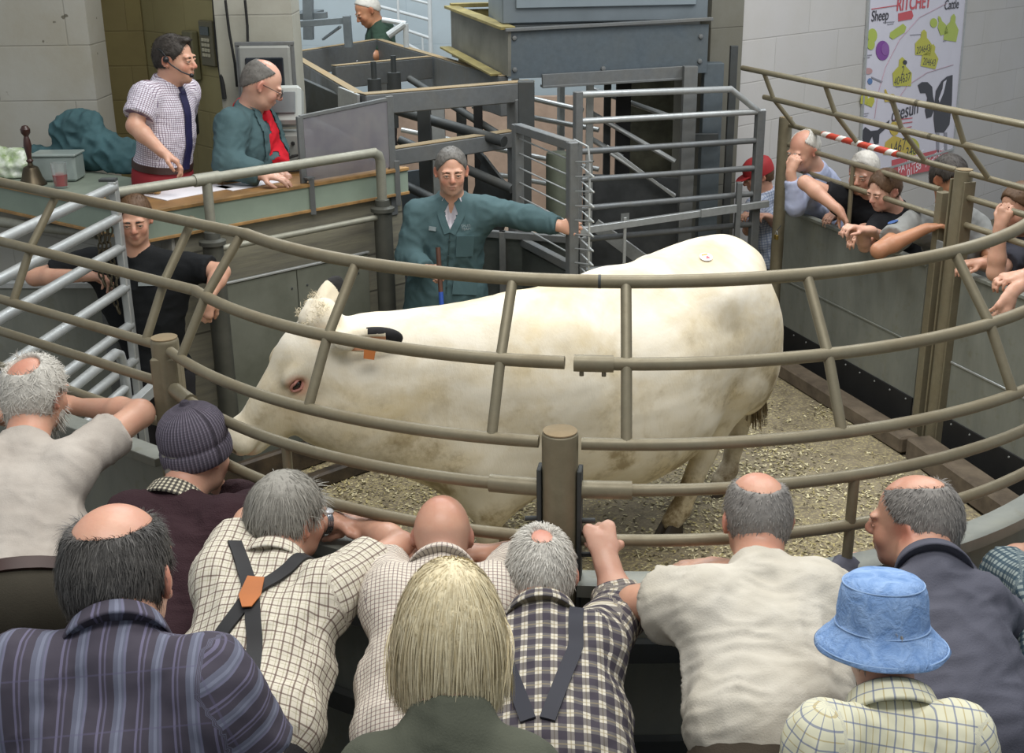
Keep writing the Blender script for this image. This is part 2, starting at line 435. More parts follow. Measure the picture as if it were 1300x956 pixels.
    base = t.mix(t.math('MULTIPLY', low, .4), base, warm)
    k = t.math('MULTIPLY', t.math('MULTIPLY', t.ramp(n2, [(.44, 0.), (.66, 1.)]), t.ramp(n1, [(.42, 0.), (.58, 1.)])), t.math('ADD', t.math('MULTIPLY', low, 1.2), .12))
    base = t.mix(t.math('MINIMUM', k, .75), base, dirt)
    leg = t.math('MULTIPLY', t.math('SUBTRACT', .42, sep.outputs[2]), 3.2, clamp=True)
    base = t.mix(t.math('MULTIPLY', leg, t.ramp(n2, [(.35, .15), (.6, 1.)])), base, rgb('#6d5a3c'))
    at = t.n('Attribute', attribute_name='tint'); sp = t.n('SeparateXYZ'); t.l(at.outputs['Vector'], sp.inputs[0])
    base = t.mix(sp.outputs[0], base, pink); base = t.mix(sp.outputs[1], base, rgb('#5b4326')); base = t.mix(sp.outputs[2], base, rgb('#b08a52'))
    t.base(base); t.pbr(.78, 0, .25)
    t.b.inputs['Sheen Weight'].default_value = .12
    t.bump(t.noise(t.map(v, (1, 1, .35)), 90, 3, .7), .25, .006)
    def near(c, r): return np.clip(1-np.linalg.norm(V-c, axis=1)/r, 0, 1)
    tint = np.zeros((len(V), 3))
    tint[:, 0] = np.clip(near(h(.50, 0, -.03), .10)*1.8, 0, .9)
    for sy in (1, -1): tint[:, 0] = np.maximum(tint[:, 0], np.clip(near(h(.155, .112*sy, .032), .06)*2, 0, .85))
    for sy in (1, -1): tint[:, 0] = np.where(near(h(.508, .04*sy, .012), .024) > .05, .2, tint[:, 0]); tint[:, 1] = np.maximum(tint[:, 1], np.clip(near(h(.508, .04*sy, .012), .027)*3, 0, .95))
    tint[:, 2] = np.clip(near(h(.2, .1, -.02), .14)*.3+near(h(-.04, .07, .07), .07)*.9, 0, .7)
    body = mesh_from('body', V, Q, t.m, root, attr={'tint': tint})
    # ears
    dark = simple('black_ear_hair', '#1c1a1a', .8, var=.3, scale=60)
    inner = simple('ear_inside_skin', '#d9a07c', .7, var=.1)
    for sy in (1, -1):
        a = h(-.085, .15*sy, .035)
        if sy > 0: d = nrm(np.array([.93, .10, .02]))          # left ear hangs back along the neck
        else: d = nrm(hy*sy*.35+np.array([.62, .35, .42]))
        b = a+d*.20; ln = 1. if sy > 0 else .72; up = nrm(np.cross(d, hy)*1.0) if sy < 0 else nrm(np.array([0, -.15, 1.]))
        s_ = nrm(np.cross(d, up)); lo = np.minimum(a, b)-.12; hi = np.maximum(a, b)+.12
        T = SDF(lo, hi, .006)
        T.ell(a+d*.11*ln, (.125*ln, .028, .056), rotm(d, s_, up), .01); T.cone(a-d*.02, a+d*.05, .034, .034, .03)
        vs = s_ if (s_@(CAM-a)) > 0 else -s_
        T.ell(a+d*.10*ln+vs*(.032 if sy > 0 else .05)-up*.008, (.092*ln, .022, .038), rotm(d, s_, up), .01, mode='sub')
        Ve, Qe = T.mesh(); ctr = Ve[Qe].mean(1); ff = (ctr-a)@d; fn = (ctr-a)@vs; fu = (ctr-a)@up
        fm = np.where((ff > (.165 if sy > 0 else .10)) | ((fu > .036) & (ff > .09)), 1, np.where((fn > (.004 if sy > 0 else .5)) & (np.abs(fu+.008) < .03) & (ff > .02), 2, 0))
        mesh_from('ear', Ve, Qe, [t.m, dark, inner], root, facemats=fm, attr={'tint': np.zeros((len(Ve), 3))})
    # eyes
    for sy in (1, -1):
        mb = MB(); c = h(.155, .090*sy, .030); mb.ball(c, (.024, .020, .017), 16, HR)
        e = mb.build('eye', simple('cow_eye', '#120c0a', .08, var=0, spec=.8), root)
        lm = MB()
        for sg in (1, -1):
            pts = [c+hx*.031*math.cos(a)+hz*sg*.019*math.sin(a)+hy*sy*(.020-.012*abs(math.cos(a))) for a in np.linspace(0, PI, 9)]
            lm.tube(pts, .006, 8)
        lm.build('eyelid', simple('pink_eyelid', '#c98d80', .5), e)
    # nothing-but-hair: curls on the poll and lashes
    hb = MB(); rnd = random.Random(4)
    hair_strips(hb, [(h(-.07+rnd.uniform(-.06, .05), rnd.uniform(-.07, .07), .135+rnd.uniform(-.02, .012)), nrm(hz*.6-hx*.2+hy*rnd.uniform(-1, 1)+hx*rnd.uniform(-.6, .8))) for _ in range(700)], .020, .0016, rnd, curl=1.4)
    hb.build('forelock', simple('forelock_hair', '#e9dcbd', .8, var=.15, scale=40), root, auto=None)
    # hooves
    hm = simple('hoof_horn', '#3f3426', .6, var=.2, scale=20)
    for (x, y) in ((.82, .16), (.56, -.16), (-.29, .16), (-.82, -.04)):
        mb = MB()
        for sy in (-1, 1):
            T = [(x+.075, .0), (x+.05, .012), (x-.045, .0)]
            c = W(x+.015, y+.026*sy, 0); V8 = []
            for (zz, sx, w) in ((0, .075, .027), (.025, .070, .026), (.075, .045, .022), (.095, .03, .018)):
                for k2 in range(10):
                    a = 2*PI*k2/10; V8.append(c+f*(sx*math.cos(a)-(zz*.35))+l*(w*math.sin(a))+np.array([0, 0, zz+.001]))
            mb.add(V8, [(i*10+k2, i*10+(k2+1) % 10, (i+1)*10+(k2+1) % 10, (i+1)*10+k2) for i in range(3) for k2 in range(10)]+[tuple(range(10))[::-1], tuple(range(30, 40))])
        hf = mb.build('hoof', hm, root)
        mb = MB()
        for sy in (-1, 1): mb.ball(W(x-.075, y+.028*sy, .115), (.016, .014, .02), 8)
        mb.build('dewclaw', hm, hf)
    # tail switch
    mb = MB(); rnd = random.Random(8)
    for i in range(150):
        a = rnd.uniform(0, 6.28); r = rnd.uniform(0, .02); p = W(-.99+r*math.cos(a), .02+r*math.sin(a), .78+rnd.uniform(-.04, .06))
        q = W(-.99+3.2*r*math.cos(a), .03+3.2*r*math.sin(a), .42+rnd.uniform(-.06, .06)); mb.tube([p, (p+q)/2+np.array([rnd.uniform(-.01, .01), rnd.uniform(-.01, .01), 0]), q], .004, 4, radii=[.004, .004, .0015])
    mb.build('tail_switch', simple('tail_hair', '#8d7a58', .8, var=.25, scale=30), root)
    # tag in the near ear
    a = h(-.085, .15, .035); tp = a+np.array([.10, -.035, -.035])
    mb = MB(); mb.prism([(-.022, -.03), (.022, -.03), (.024, .01), (.008, .03), (-.008, .03), (-.024, .01)], tp, nrm([.9, .2, -.2]), nrm([.15, .15, 1]), nrm([.1, -1, .1]), .003)
    mb.build('ear_tag', simple('orange_tag_plastic', '#c8793f', .5, var=.1), root)
    # lot sticker on the rump
    ps = W(-.60, .075, 1.405)
    best = np.argmin(np.linalg.norm((V-CAM)/np.linalg.norm(V-CAM, axis=1)[:, None]-nrm(ray(896, 327)), axis=1)+1e3*(N@CF > 0))
    p = V[best]; nn = N[best]; x_ = nrm(np.cross(nn, [0, 0, 1.])); x_ = x_ if x_[0] > 0 else -x_; y_ = nrm(np.cross(nn, x_)); y_ = y_ if y_[2] > 0 else -y_
    mb = MB(); mb.prism([(.034*math.cos(a), .026*math.sin(a)) for a in np.linspace(0, 2*PI, 20, endpoint=False)], p+nn*.006, x_, y_, nn, .002)
    mb.cur = 1; mb.prism([(-.02, .008), (.014, .010), (.016, .018), (-.016, .019)], p+nn*.008, x_, y_, nn, .0008)
    mb.cur = 2; mb.prism([(-.006, -.014), (.018, -.012), (.012, .002), (.002, .004)], p+nn*.008, x_, y_, nn, .0008)
    st = mesh_from('lot_sticker', mb.V, mb.F, [simple('sticker_paper', '#f3eef2', .4, var=.02), simple('sticker_orange', '#e7952c', .4, var=.02), simple('sticker_red', '#cf4a50', .4, var=.02)], root, False, facemats=mb.fm)
def hair_strips(mb, seeds, length, width, rnd, curl=0., grav=0.):
    for p, d in seeds:
        p = np.array(p, float); d = nrm(d); s = nrm(np.cross(d, [rnd.uniform(-1, 1), rnd.uniform(-1, 1), rnd.uniform(-1, 1)])); L = length*rnd.uniform(.6, 1.15)
        pts = [p]; dd = d
        for i in range(3):
            dd = nrm(dd+s*curl*.5+np.array([0, 0, -grav])); pts.append(pts[-1]+dd*L/3)
        w = np.cross(s, d)
        w = nrm(w)*width/2; V = []
        for i, q in enumerate(pts):
            k = (1, 1, .8, .15)[i]; V += [q-w*k, q+w*k]
        mb.add(V, [(2*i, 2*i+1, 2*i+3, 2*i+2) for i in range(3)])
# ------------------------------------------------------------------ people
class Rec:
    "records shapes, works out its own bounds, then meshes them"
    def __init__(s): s.ops = []; s.lo = np.full(3, 1e9); s.hi = np.full(3, -1e9)
    def _b(s, c, r): s.lo = np.minimum(s.lo, np.array(c)-r); s.hi = np.maximum(s.hi, np.array(c)+r)
    def cone(s, a, b, ra, rb, k=.02, mode='add', **kw):
        if mode == 'add': s._b(a, ra*1.25); s._b(b, rb*1.25)
        s.ops.append(('cone', (a, b, ra, rb, k, mode), kw)); return s
    def ell(s, c, r, R=None, k=.02, mode='add', **kw):
        if mode == 'add': s._b(c, np.max(r))
        s.ops.append(('ell', (c, r, R, k, mode), kw)); return s
    def half(s, p, n): s.ops.append(('half', (p, n), {})); return s
    def mesh(s, vox, zmin=None):
        lo = s.lo-4*vox; hi = s.hi+4*vox
        S = SDF(lo, hi, vox)
        for nm, a, kw in s.ops: getattr(S, nm)(*a, **kw)
        return S.mesh()
def skin_mat(name, tone, red='#b5563f', rough=.40):
    if name in MATS: return MATS[name]
    t = NT(name); v = t.coords(); n = t.noise(v, 18, 5, .65); n2 = t.noise(v, 90, 3, .6)
    c = t.mix(t.ramp(n, [(.3, 0.), (.75, .22)]), rgb(tone), rgb(red))
    at = t.n('Attribute', attribute_name='tint'); sp = t.n('SeparateXYZ'); t.l(at.outputs['Vector'], sp.inputs[0])
    c = t.mix(t.math('MULTIPLY', sp.outputs[0], .62), c, rgb(red)); c = t.mix(sp.outputs[1], c, rgb('#8d8078')); c = t.mix(sp.outputs[2], c, rgb('#8f3f3a'))
    t.base(c); t.pbr(rough, 0, .4); t.b.inputs['Subsurface Weight'].default_value = .08; t.b.inputs['Subsurface Radius'].default_value = (.02, .008, .004)
    t.bump(t.math('ADD', n, n2), .12, .004); return t.m
def cloth_plain(name, c, var=.10, rough=.85, weave=.12, dark=None):
    if name in MATS: return MATS[name]
    t = NT(name); v = t.coords(); n = t.noise(v, 6, 4, .6); w = t.noise(v, 220, 2, .6)
    cc = rgb(c); d = rgb(dark) if dark else tuple(x*(1-var*2) for x in cc)
    t.base(t.mix(t.ramp(n, [(.3, 0.), (.7, 1.)]), d, cc)); t.pbr(rough, 0, .2)
    fold = t.noise(t.map(v, (1, 1, .5)), 8, 2, .5, .5); t.bump(t.math('ADD', fold, t.math('MULTIPLY', w, weave)), .5, .018); return t.m
def cloth_check(name, base, us, vs, blend=.85):
    "us / vs: lists of (period, offset, width, colour, strength) bands running across / along the cloth"
    if name in MATS: return MATS[name]
    t = NT(name); at = t.n('Attribute', attribute_name='cloth'); sp = t.n('SeparateXYZ'); t.l(at.outputs['Vector'], sp.inputs[0]); v = t.coords()
    c = rgb(base); nz = t.noise(v, 7, 4, .6); c = t.mix(t.ramp(nz, [(.3, 0.), (.7, 1.)]), tuple(x*.9 for x in c), c)
    for ax, L in ((0, us), (1, vs)):
        for per, off, w, col, st in L:
            fr = t.math('FRACT', t.math('ADD', t.math('DIVIDE', sp.outputs[ax], per), 10+off)); d = t.math('ABSOLUTE', t.math('SUBTRACT', fr, .5))
            k = t.math('LESS_THAN', d, w/per/2); c = t.mix(t.math('MULTIPLY', k, st), c, rgb(col))
    t.base(c); t.pbr(.85, 0, .2); fold = t.noise(t.map(v, (1, 1, .5)), 8, 2, .5, .5); t.bump(fold, .5, .018); return t.m
def ortho(F, U):
    F = nrm(F); S = nrm(np.cross(F, U)); return S, F, np.cross(S, F)       # right, forward, up
def hand(R, w, d, nrm_, curl=.6, spread=.0, thumb=1, sc=1., tcurl=.3):
    """wrist w, direction d, palm normal nrm_ (the way the palm faces), thumb on side +-1 of cross(d, n)"""
    d = nrm(d); n = nrm(np.array(nrm_)-d*(np.array(nrm_)@d)); s = np.cross(d, n)*thumb
    P = lambda a, b, c: w+(d*a+s*b+n*c)*sc
    R.cone(w-d*.02, P(.03, 0, 0), .026*sc, .030*sc, .02, flat=(n, .72))
    R.cone(P(.035, .014, .0), P(.078, .024, -.002), .024*sc, .018*sc, .012, flat=(n, .72)); R.cone(P(.035, -.012, .0), P(.076, -.024, -.002), .024*sc, .016*sc, .012, flat=(n, .72))
    L = ((.030, .085, .0, .042, .026, .021, .0092), (.010, .089, .0, .046, .029, .022, .0095), (-.011, .086, .0, .043, .027, .021, .0090), (-.030, .078, .0, .033, .020, .018, .0080))
    for i, (b, a, c, l1, l2, l3, r) in enumerate(L):
        p = P(a-.012, b, c-.002); ang = curl*.75; sd = spread*(1.5-i)*.09
        for j, l in enumerate((l1, l2, l3)):
            q = p+(d*math.cos(ang)*math.cos(sd)+n*math.sin(ang)+s*math.sin(sd))*l*sc
            R.cone(p, q, r*(1-.07*j)*sc, r*(1-.07*(j+1))*sc, .007); p = q; ang += curl*(1.05 if j == 0 else .8)
    p = P(.022, .026, .006)
    q = p+(d*.60+s*.62+n*(.25+tcurl*.5))*.036*sc; R.cone(p, q, .0145*sc, .0115*sc, .012)
    q2 = q+nrm(d*.85+s*(.30-tcurl*.5)+n*(.2+tcurl*.6))*.030*sc; R.cone(q, q2, .0112*sc, .0100*sc, .006)
    q3 = q2+nrm(d*.9+s*(.05-tcurl*.6)+n*(.2+tcurl*.7))*.024*sc; R.cone(q2, q3, .0100*sc, .0080*sc, .005)
def head_sdf(R, C, F, U, hs, N, female=False, child=False):
    S_, F, U = ortho(F, U); H = rotm(S_, F, U); P = lambda s, f, u: C+(S_*s+F*f+U*u)*hs
    q = lambda *r: tuple(x*hs for x in r)
    R.ell(P(0, -.014, .026), q(.077, .098, .090), H, .02)
    R.ell(P(0, -.03, .0), q(.073, .080, .075), H, .03)
    R.ell(P(0, .034, -.040), q(.058, .062, .076), H, .03)
    R.ell(P(0, .030, -.082), q(.052, .054, .034), H, .025); R.ell(P(0, .070, -.100), q(.022, .018, .017), H, .02)
    for s in (-1, 1):
        R.ell(P(.036*s, .062, -.036), q(.024, .024, .026), H, .02); R.ell(P(.031*s, .083, .018), q(.026, .013, .009), H, .012)
        R.ell(P(.031*s, .096, -.001), q(.018, .013, .011), H, .010, mode='sub')
        R.ell(P(.031*s, .083, -.002), q(.0145, .0125, .0125), H, .004)
        Er = rotm(S_*1.0+F*.7*s, F-S_*.7*s, U+F*-.15)
        R.ell(P(.083*s, -.014, -.008), q(.008, .017, .029), Er, .006); R.ell(P(.090*s, -.006, -.003), q(.006, .010, .017), Er, .004, mode='sub'); R.ell(P(.081*s, -.004, -.032), q(.008, .009, .010), H, .005)
    R.cone(P(0, .088, .010), P(0, .112, -.028), .0085*hs, .0125*hs, .012)
    for s in (-1, 1): R.ell(P(.011*s, .104, -.034), q(.0085, .010, .007), H, .006)
    R.ell(P(0, .092, -.060), q(.023, .012, .0075), H, .006); R.ell(P(0, .089, -.073), q(.020, .012, .0075), H, .006); R.ell(P(0, .106, -.0665), q(.024, .010, .0018), H, .003, mode='sub')
    R.cone(P(0, -.022, -.045), N, .056*hs, .062*hs, .03)
    R.cone(P(0, .01, -.07), N+F*.02, .045*hs, .052*hs, .03)
    return S_, F, U, H, P
HAIRM = {}
def hair_mat(name, c1, c2):
    if name in MATS: return MATS[name]
    t = NT(name); v = t.coords(); n = t.noise(v, 45, 4, .7); at = t.n('Attribute', attribute_name='strand'); sp = t.n('SeparateXYZ'); t.l(at.outputs['Vector'], sp.inputs[0])
    t.base(t.mix(t.math('MULTIPLY', t.math('ADD', sp.outputs[0], n), .5), rgb(c1), rgb(c2))); t.pbr(.55, 0, .35); t.bump(n, .4, .004); return t.m
def make_hair(root, P, H, C, F, U, S_, hs, st, vox, seed):
    """st: thick, bald=[(s,f,u,r...)], low (how far down the nape), mat, strands, length, curl, grav, line"""
    R = Rec(); th = max(.0065, st.get('thick', .008)); q = lambda *r: tuple(x*hs for x in r)
    R.ell(P(0, -.014, .026), q(.077+th, .098+th, .090+th), H, .0); R.ell(P(0, -.030, .0), q(.074+th, .081+th, .076+th), H, .02)
    low = st.get('low', -.07)
    R.cone(P(0, -.055, -.02), P(0, -.058, low+.02), .052*hs, (.045+th*.5)*hs, .02)
    for e in st.get('extra', []): R.ell(P(*e[0]), q(*e[1]), H, .02)
    hl = st.get('line', (.052, .060)); R.half(P(0, hl[0]+.012, hl[1]), F*.75-U*.62*st.get('tilt', 1.)); R.ell(P(0, .100-(.052-hl[0])*.8, .014), q(.061, .075, .074), H, .010, mode='sub')
    for s in (-1, 1): R.ell(P(.092*s, .002, -.016), q(.028, .033, .040), H, .004, mode='sub')
    R.half(P(0, 0, low), -U)
    for b in st.get('bald', []): R.ell(P(*b[0]), q(*b[1]), H, .014, mode='sub')
    V, Q = R.mesh(vox); Nn = vnormals(V, Q); w = wob(V, 120, seed)*.0012+wob(V, 45, seed+2)*.0018; w += wob(V, 260, seed+4)*.0008; V = V+Nn*w[:, None]
    # strands
    rnd = np.random.RandomState(seed); K = P(*st.get('crown', (.01, -.05, .10))); n = st.get('strands', 0)
    Vs, Fs = [V], [Q]; col = [np.tile([[.5, 0, 0]], (len(V), 1))]
    if n:
        bias = (Nn@F < .8) & ((V-C)@F < st.get('fmax', .09)*hs) & ((V-C)@U > st.get('umin', -.2)*hs); cand = np.nonzero(bias)[0]; sel = rnd.choice(cand, n); p = V[sel]+rnd.normal(size=(n, 3))*.0015; nn = Nn[sel]
        flow = p-K; 
        if 'comb' in st: flow = flow*.4+(S_*st['comb'][0]+F*st['comb'][1]+U*st['comb'][2])*.1
        flow -= nn*np.sum(flow*nn, 1)[:, None]; flow /= np.maximum(1e-6, np.linalg.norm(flow, axis=1))[:, None]
        d = flow+nn*st.get('lift', .25)+rnd.normal(size=(n, 3))*st.get('mess', .18); d /= np.linalg.norm(d, axis=1)[:, None]
        L = st.get('length', .022)*hs*rnd.uniform(.55, 1.15, n)[:, None]
        if 'floor' in st: L = np.minimum(L, np.maximum(.012, ((p-C)@U/hs-st['floor'])*hs*1.12+rnd.uniform(-.008, .008, n))[:, None])
        g = st.get('grav', .2); side = np.cross(d, nn); side /= np.maximum(1e-6, np.linalg.norm(side, axis=1))[:, None]
        wd = st.get('width', .0011)*rnd.uniform(.7, 1.3, n)[:, None]; segs = st.get('segs', 3); pts = [p]; dd = d
        crl = side*rnd.choice([-1, 1], n)[:, None]*st.get('curl', 0.)
        for i in range(segs):
            dd = dd-U*g*(1./segs)*1.5+crl/segs+st.get('pull', 0.)*((C-pts[-1])-U*((C-pts[-1])@U)[:, None])/(.1*segs)
            if st.get('hug', True): dd = dd-nn*np.maximum(0, np.sum(dd*nn, 1)-.12)[:, None]*.4
            dd = dd/np.linalg.norm(dd, axis=1)[:, None]; pts.append(pts[-1]+dd*L/segs)
        if 'smax' in st:
            okk = np.max([np.abs((x-C)@S_) for x in pts], 0) < st['smax']*hs; pts = [x[okk] for x in pts]; side = side[okk]; wd = wd[okk]; n = int(okk.sum())
        m_ = segs+1; base = len(V); SV = np.zeros((n, m_*2, 3))
        for i, x in enumerate(pts): k = 1-.75*(i/segs)**2; SV[:, 2*i] = x-side*wd*k; SV[:, 2*i+1] = x+side*wd*k
        Vs.append(SV.reshape(-1, 3)); b0 = base+np.arange(n)[:, None]*(m_*2)
        for i in range(segs): Fs.append(np.concatenate([b0+2*i, b0+2*i+1, b0+2*i+3, b0+2*i+2], 1))
        col.append(np.repeat(np.stack([rnd.rand(n)]+[np.zeros(n)]*2, 1), m_*2, 0))
    o = mesh_from('hair', np.concatenate(Vs), np.concatenate(Fs), st['mat'], root, attr={'strand': np.concatenate(col)})
    return o
def dist_seg(V, a, b):
    d = b-a; t = np.clip((V-a)@d/(d@d), 0, 1); return np.linalg.norm(V-(a+t[:, None]*d), axis=1), t
def person(label, s, group=None):
    """s: dict with head, F (facing), U (head up), neck, sh (two), el, wr, hands, pelvis ... all room points"""
    A = lambda v: np.array(v, float)
    C = A(s['head']); hs = s.get('hs', 1.); vox = s.get('vox', .0065); N = A(s['neck']); sh = [A(v) for v in s['sh']]; el = [A(v) for v in s['el']]; wr = [A(v) for v in s['wr']]
    Pv = A(s['pelvis']); bs = s.get('bs', 1.)
    floor_z = s.get('floor', 0.)
    root = empty('person', (Pv[0], Pv[1], floor_z), label, 'person', group)
    up = nrm(N-Pv); sd = sh[1]-sh[0]; sd = nrm(sd-up*(sd@up)); fr = np.cross(up, sd)              # sh[0] is the person's right? fixed below
    if fr@A(s.get('front', s['F'])) < 0: fr = -fr
    TR = rotm(sd, fr, up); sw = np.linalg.norm(sh[1]-sh[0])/2; L = np.linalg.norm(N-Pv); bell = s.get('belly', .0)
    skin = s['skin']
    # body: one continuous surface
    B = Rec(); S_, F, U, H, P = head_sdf(B, C, s['F'], s.get('U', (0, 0, 1)), hs, N)
    def trunk(R, o, k=.05):
        R.ell(N-up*L*.37+fr*.015, (sw*.86+o, .098*bs+o, L*.33+o), TR, k); R.ell(N-up*L*.62+fr*(.005+bell*.5), (.162*bs+o+bell*.4, .105*bs+o+bell*.6, L*.32), TR, k); R.ell(Pv+up*.03, (.166*bs+o+bell*.3, .118*bs+o+bell*.3, .15), TR, k)
        for i in (0, 1):
            R.cone(N-up*.02-fr*.005, sh[i]+(N-sh[i])*.12-up*.012, .046*bs+o*.5, .050*bs+o, .05)
            R.cone(sh[i]+(N-sh[i])*.1-up*.06, N-up*.17+(sh[i]-N)*.35, .055*bs+o, .075*bs+o, .05)
    trunk(B, -.012)
    r = s.get('arm', 1.)*bs
    for i in (0, 1):
        mid = el[i]+(wr[i]-el[i])*.3
        B.cone(sh[i], el[i], .050*r, .041*r, .03); B.cone(el[i], mid, .041*r, .042*r, .02); B.cone(mid, wr[i], .042*r, .0265*r, .02)
        h = s['hands'][i]
        if h is not None: hand(B, wr[i], h[0], h[1], *h[2:])
    V, Q = B.mesh(vox)
    def near(c, rr): return np.clip(1-np.linalg.norm(V-c, axis=1)/rr, 0, 1)
    tint = np.zeros((len(V), 3))
    for sg in (-1, 1): tint[:, 0] = np.maximum(tint[:, 0], near(P(.085*sg, -.01, -.005), .05*hs)*1.2); tint[:, 0] = np.maximum(tint[:, 0], near(P(.045*sg, .085, -.035), .045*hs)*.6)
    tint[:, 0] = np.maximum(tint[:, 0], near(P(0, .115, -.03), .03*hs)); tint[:, 0] = np.maximum(tint[:, 0], near(P(*s.get('scalp', (0, -.04, .12))), .11*hs)*s.get('scalpred', .35)); tint[:, 0] = np.maximum(tint[:, 0], near(N-fr*.02+up*.03, .09)*.5)
    tint[:, 2] = near(P(0, .10, -.0665), .020*hs)*1.3*s.get('lips', .6)
    if s.get('stubble', 0): 
        tint[:, 1] = np.clip(near(P(0, .07, -.085), .075*hs)*1.6, 0, 1)*s['stubble']
    if s.get('shaved', 0): tint[:, 1] = np.maximum(tint[:, 1], np.clip((-(V-P(0, 0, .045))@U)/(.02*hs), 0, 1)*np.clip(near(P(0, -.04, 0), .13*hs)*2, 0, 1)*((V-C)@F < .03*hs)*s['shaved'])
    tint = np.clip(tint, 0, .9)
    body = mesh_from('body', V, Q, skin, root, attr={'tint': tint})
    for sg in (-1, 1):
        if s.get('eyes', True):
            mb = MB(); c = P(.031*sg, .0835, -.003); mb.ball(c, .0128*hs, 14, H); nfe = len(mb.F); mb.cur = 1; mb.ball(P(.031*sg, .0915, -.005), np.array([.0060, .0052, .0060])*hs, 10, H)
            e = mesh_from('eye', mb.V, mb.F, [simple('eye_white', '#a59a90', .3, var=.02), simple('iris_dark', '#2c221c', .15, var=.02)], root, facemats=mb.fm)
            mb = MB(); mb.tube([P(.015*sg, .091, .001), P(.023*sg, .0955, .0045), P(.033*sg, .0955, .0045), P(.045*sg, .087, .000)], .0045*hs, 8); mb.tube([P(.016*sg, .089, -.008), P(.024*sg, .0925, -.0125), P(.034*sg, .0920, -.012), P(.044*sg, .085, -.006)], .0030*hs, 8); mb.build('eyelid', skin, e)
        if s.get('brow'):
            mb = MB(); mb.tube([P(.013*sg, .0955, .0145), P(.028*sg, .0965, .0175), P(.046*sg, .083, .012)], .0036*hs, 6, radii=[.0036*hs, .0036*hs, .0015*hs]); mb.build('eyebrow', s['brow'], root)
    if s.get('hair'): make_hair(root, P, H, C, F, U, S_, hs, s['hair'], s.get('hvox', vox), s.get('seed', 1))
    if s.get('beard'): 
        R = Rec(); q = lambda *r_: tuple(x*hs for x in r_); R.ell(P(0, .034, -.062), q(.063, .066, .062), H, .0); R.ell(P(0, .060, -.100), q(.04, .035, .032), H, .02); R.half(P(0, .0, -.030), U); R.half(P(0, -.02, 0), -F); R.ell(P(0, .108, -.062), q(.024, .02, .014), H, .004, mode='sub')
        Vb, Qb = R.mesh(vox); Nb = vnormals(Vb, Qb); Vb = Vb+Nb*(wob(Vb, 90, 3)*.003)[:, None]; n = 500; rnd = np.random.RandomState(4)
        mb = MB(); sel = rnd.choice(len(Vb), n); rr = random.Random(3); hair_strips(mb, [(Vb[i], nrm(Nb[i]*.5-U*.6+F*.1)) for i in sel], .03, .0016, rr)
        mesh_from('beard', np.concatenate([Vb, np.array(mb.V)]), np.concatenate([Qb, np.array(mb.F)+len(Vb)]), s['beard'], root, attr={'strand': rnd.rand(len(Vb)+len(mb.V), 3)})
    # shirt
    T = Rec(); o = s.get('loose', .012); trunk(T, o)
    coll = s.get('collar', .028); cdir = nrm(P(0, -.022, -.045)-N)
    T.cone(N-up*.03, N+cdir*coll, .068*bs+o*.3, .060*hs+.008, .03, cut=(N+cdir*coll, cdir))
    sl = s.get('sleeve', .62); lng = s.get('long', False); sr = s.get('slr', 1.)
    for i in (0, 1):
        ud = nrm(el[i]-sh[i]); fd = nrm(wr[i]-el[i])
        if not lng: e = sh[i]+(el[i]-sh[i])*sl; T.cone(sh[i], e+ud*.03, (.062*r+o*.4)*sr, (.058*r+o)*sr, .04, cut=(e, ud))
        else:
            T.cone(sh[i], el[i], (.060*r+o*.5)*sr, (.050*r+o*.6)*sr, .04); e = el[i]+(wr[i]-el[i])*s.get('cuff', .93); T.cone(el[i], e+fd*.03, (.050*r+o*.6)*sr, (.036*r+o*.6)*sr, .025, cut=(e, fd))
    hem = Pv-up*s.get('hem', .02)
    if s.get('coat'):
        kn = Pv*1.0; kn = kn+A([0, 0, -.42])
        T.cone(Pv+sd*.07, kn+sd*.12, .13*bs+o, .15*bs+o, .06); T.cone(Pv-sd*.07, kn-sd*.12, .13*bs+o, .15*bs+o, .06); T.half(kn, (0, 0, -1))
    else: T.half(hem, -up)
    # neckline opening at the front
    T.ell(N+cdir*(coll+.012)+fr*.055, (.030, .045, .045), TR, .01, mode='sub')
    if s.get('vneck'): T.ell(N-up*.03+fr*.12, (.030, .06, .09), TR, .01, mode='sub')
    Vt, Qt = T.mesh(s.get('cvox', max(vox, .0085))); Nt = vnormals(Vt, Qt)
    sdn = s.get('seed', 1); am = s.get('wrinkle', .0045)
    loc = (Vt-Pv)@TR; w = wob(loc*[1, 1, .55], 30, sdn); w2 = wob(loc*[.7, .7, 1.2]+.01*np.stack([w, w, w], 1), 52, sdn+5)
    tense = np.clip(1-np.abs(loc[:, 2]/L-.5)*1.0, .35, 1)
    Vt = Vt+Nt*((1-2*np.abs(w))*am*tense+(1-1.6*np.abs(w2))*am*.55)[:, None]
    # cloth coordinates
    segs = [(N, Pv, .17), (sh[0], el[0], .06), (sh[1], el[1], .06), (el[0], wr[0], .05), (el[1], wr[1], .05)]
    D = []; 
    for k, (a, b, rr) in enumerate(segs):
        d, t_ = dist_seg(Vt, a, b); D.append(d-rr*(1 if k else 1.05))
        if k > 2 and not lng: D[-1] += 9
    arg = np.argmin(np.array(D), 0); uv = np.zeros((len(Vt), 3))
    lx = (Vt-Pv)@sd; ly = (Vt-Pv)@fr; lz = (Vt-Pv)@up
    ang = np.arctan2(lx, -ly if s.get('uvback', True) else ly); uv[:, 0] = np.where(np.abs(ang) < 1.2, lx, np.sign(ang)*(np.abs(ang)-1.2)*.16+np.sign(lx)*.17); uv[:, 1] = lz
    for k in (1, 2, 3, 4):
        a, b, rr = segs[k]; m_ = arg == k; d = nrm(b-a); e1 = nrm(np.cross(d, up)+1e-4); e2 = np.cross(d, e1); rel = Vt[m_]-a
        uv[m_, 1] = np.arctan2(rel@e1, rel@e2)*.065; uv[m_, 0] = rel@d+.003*k
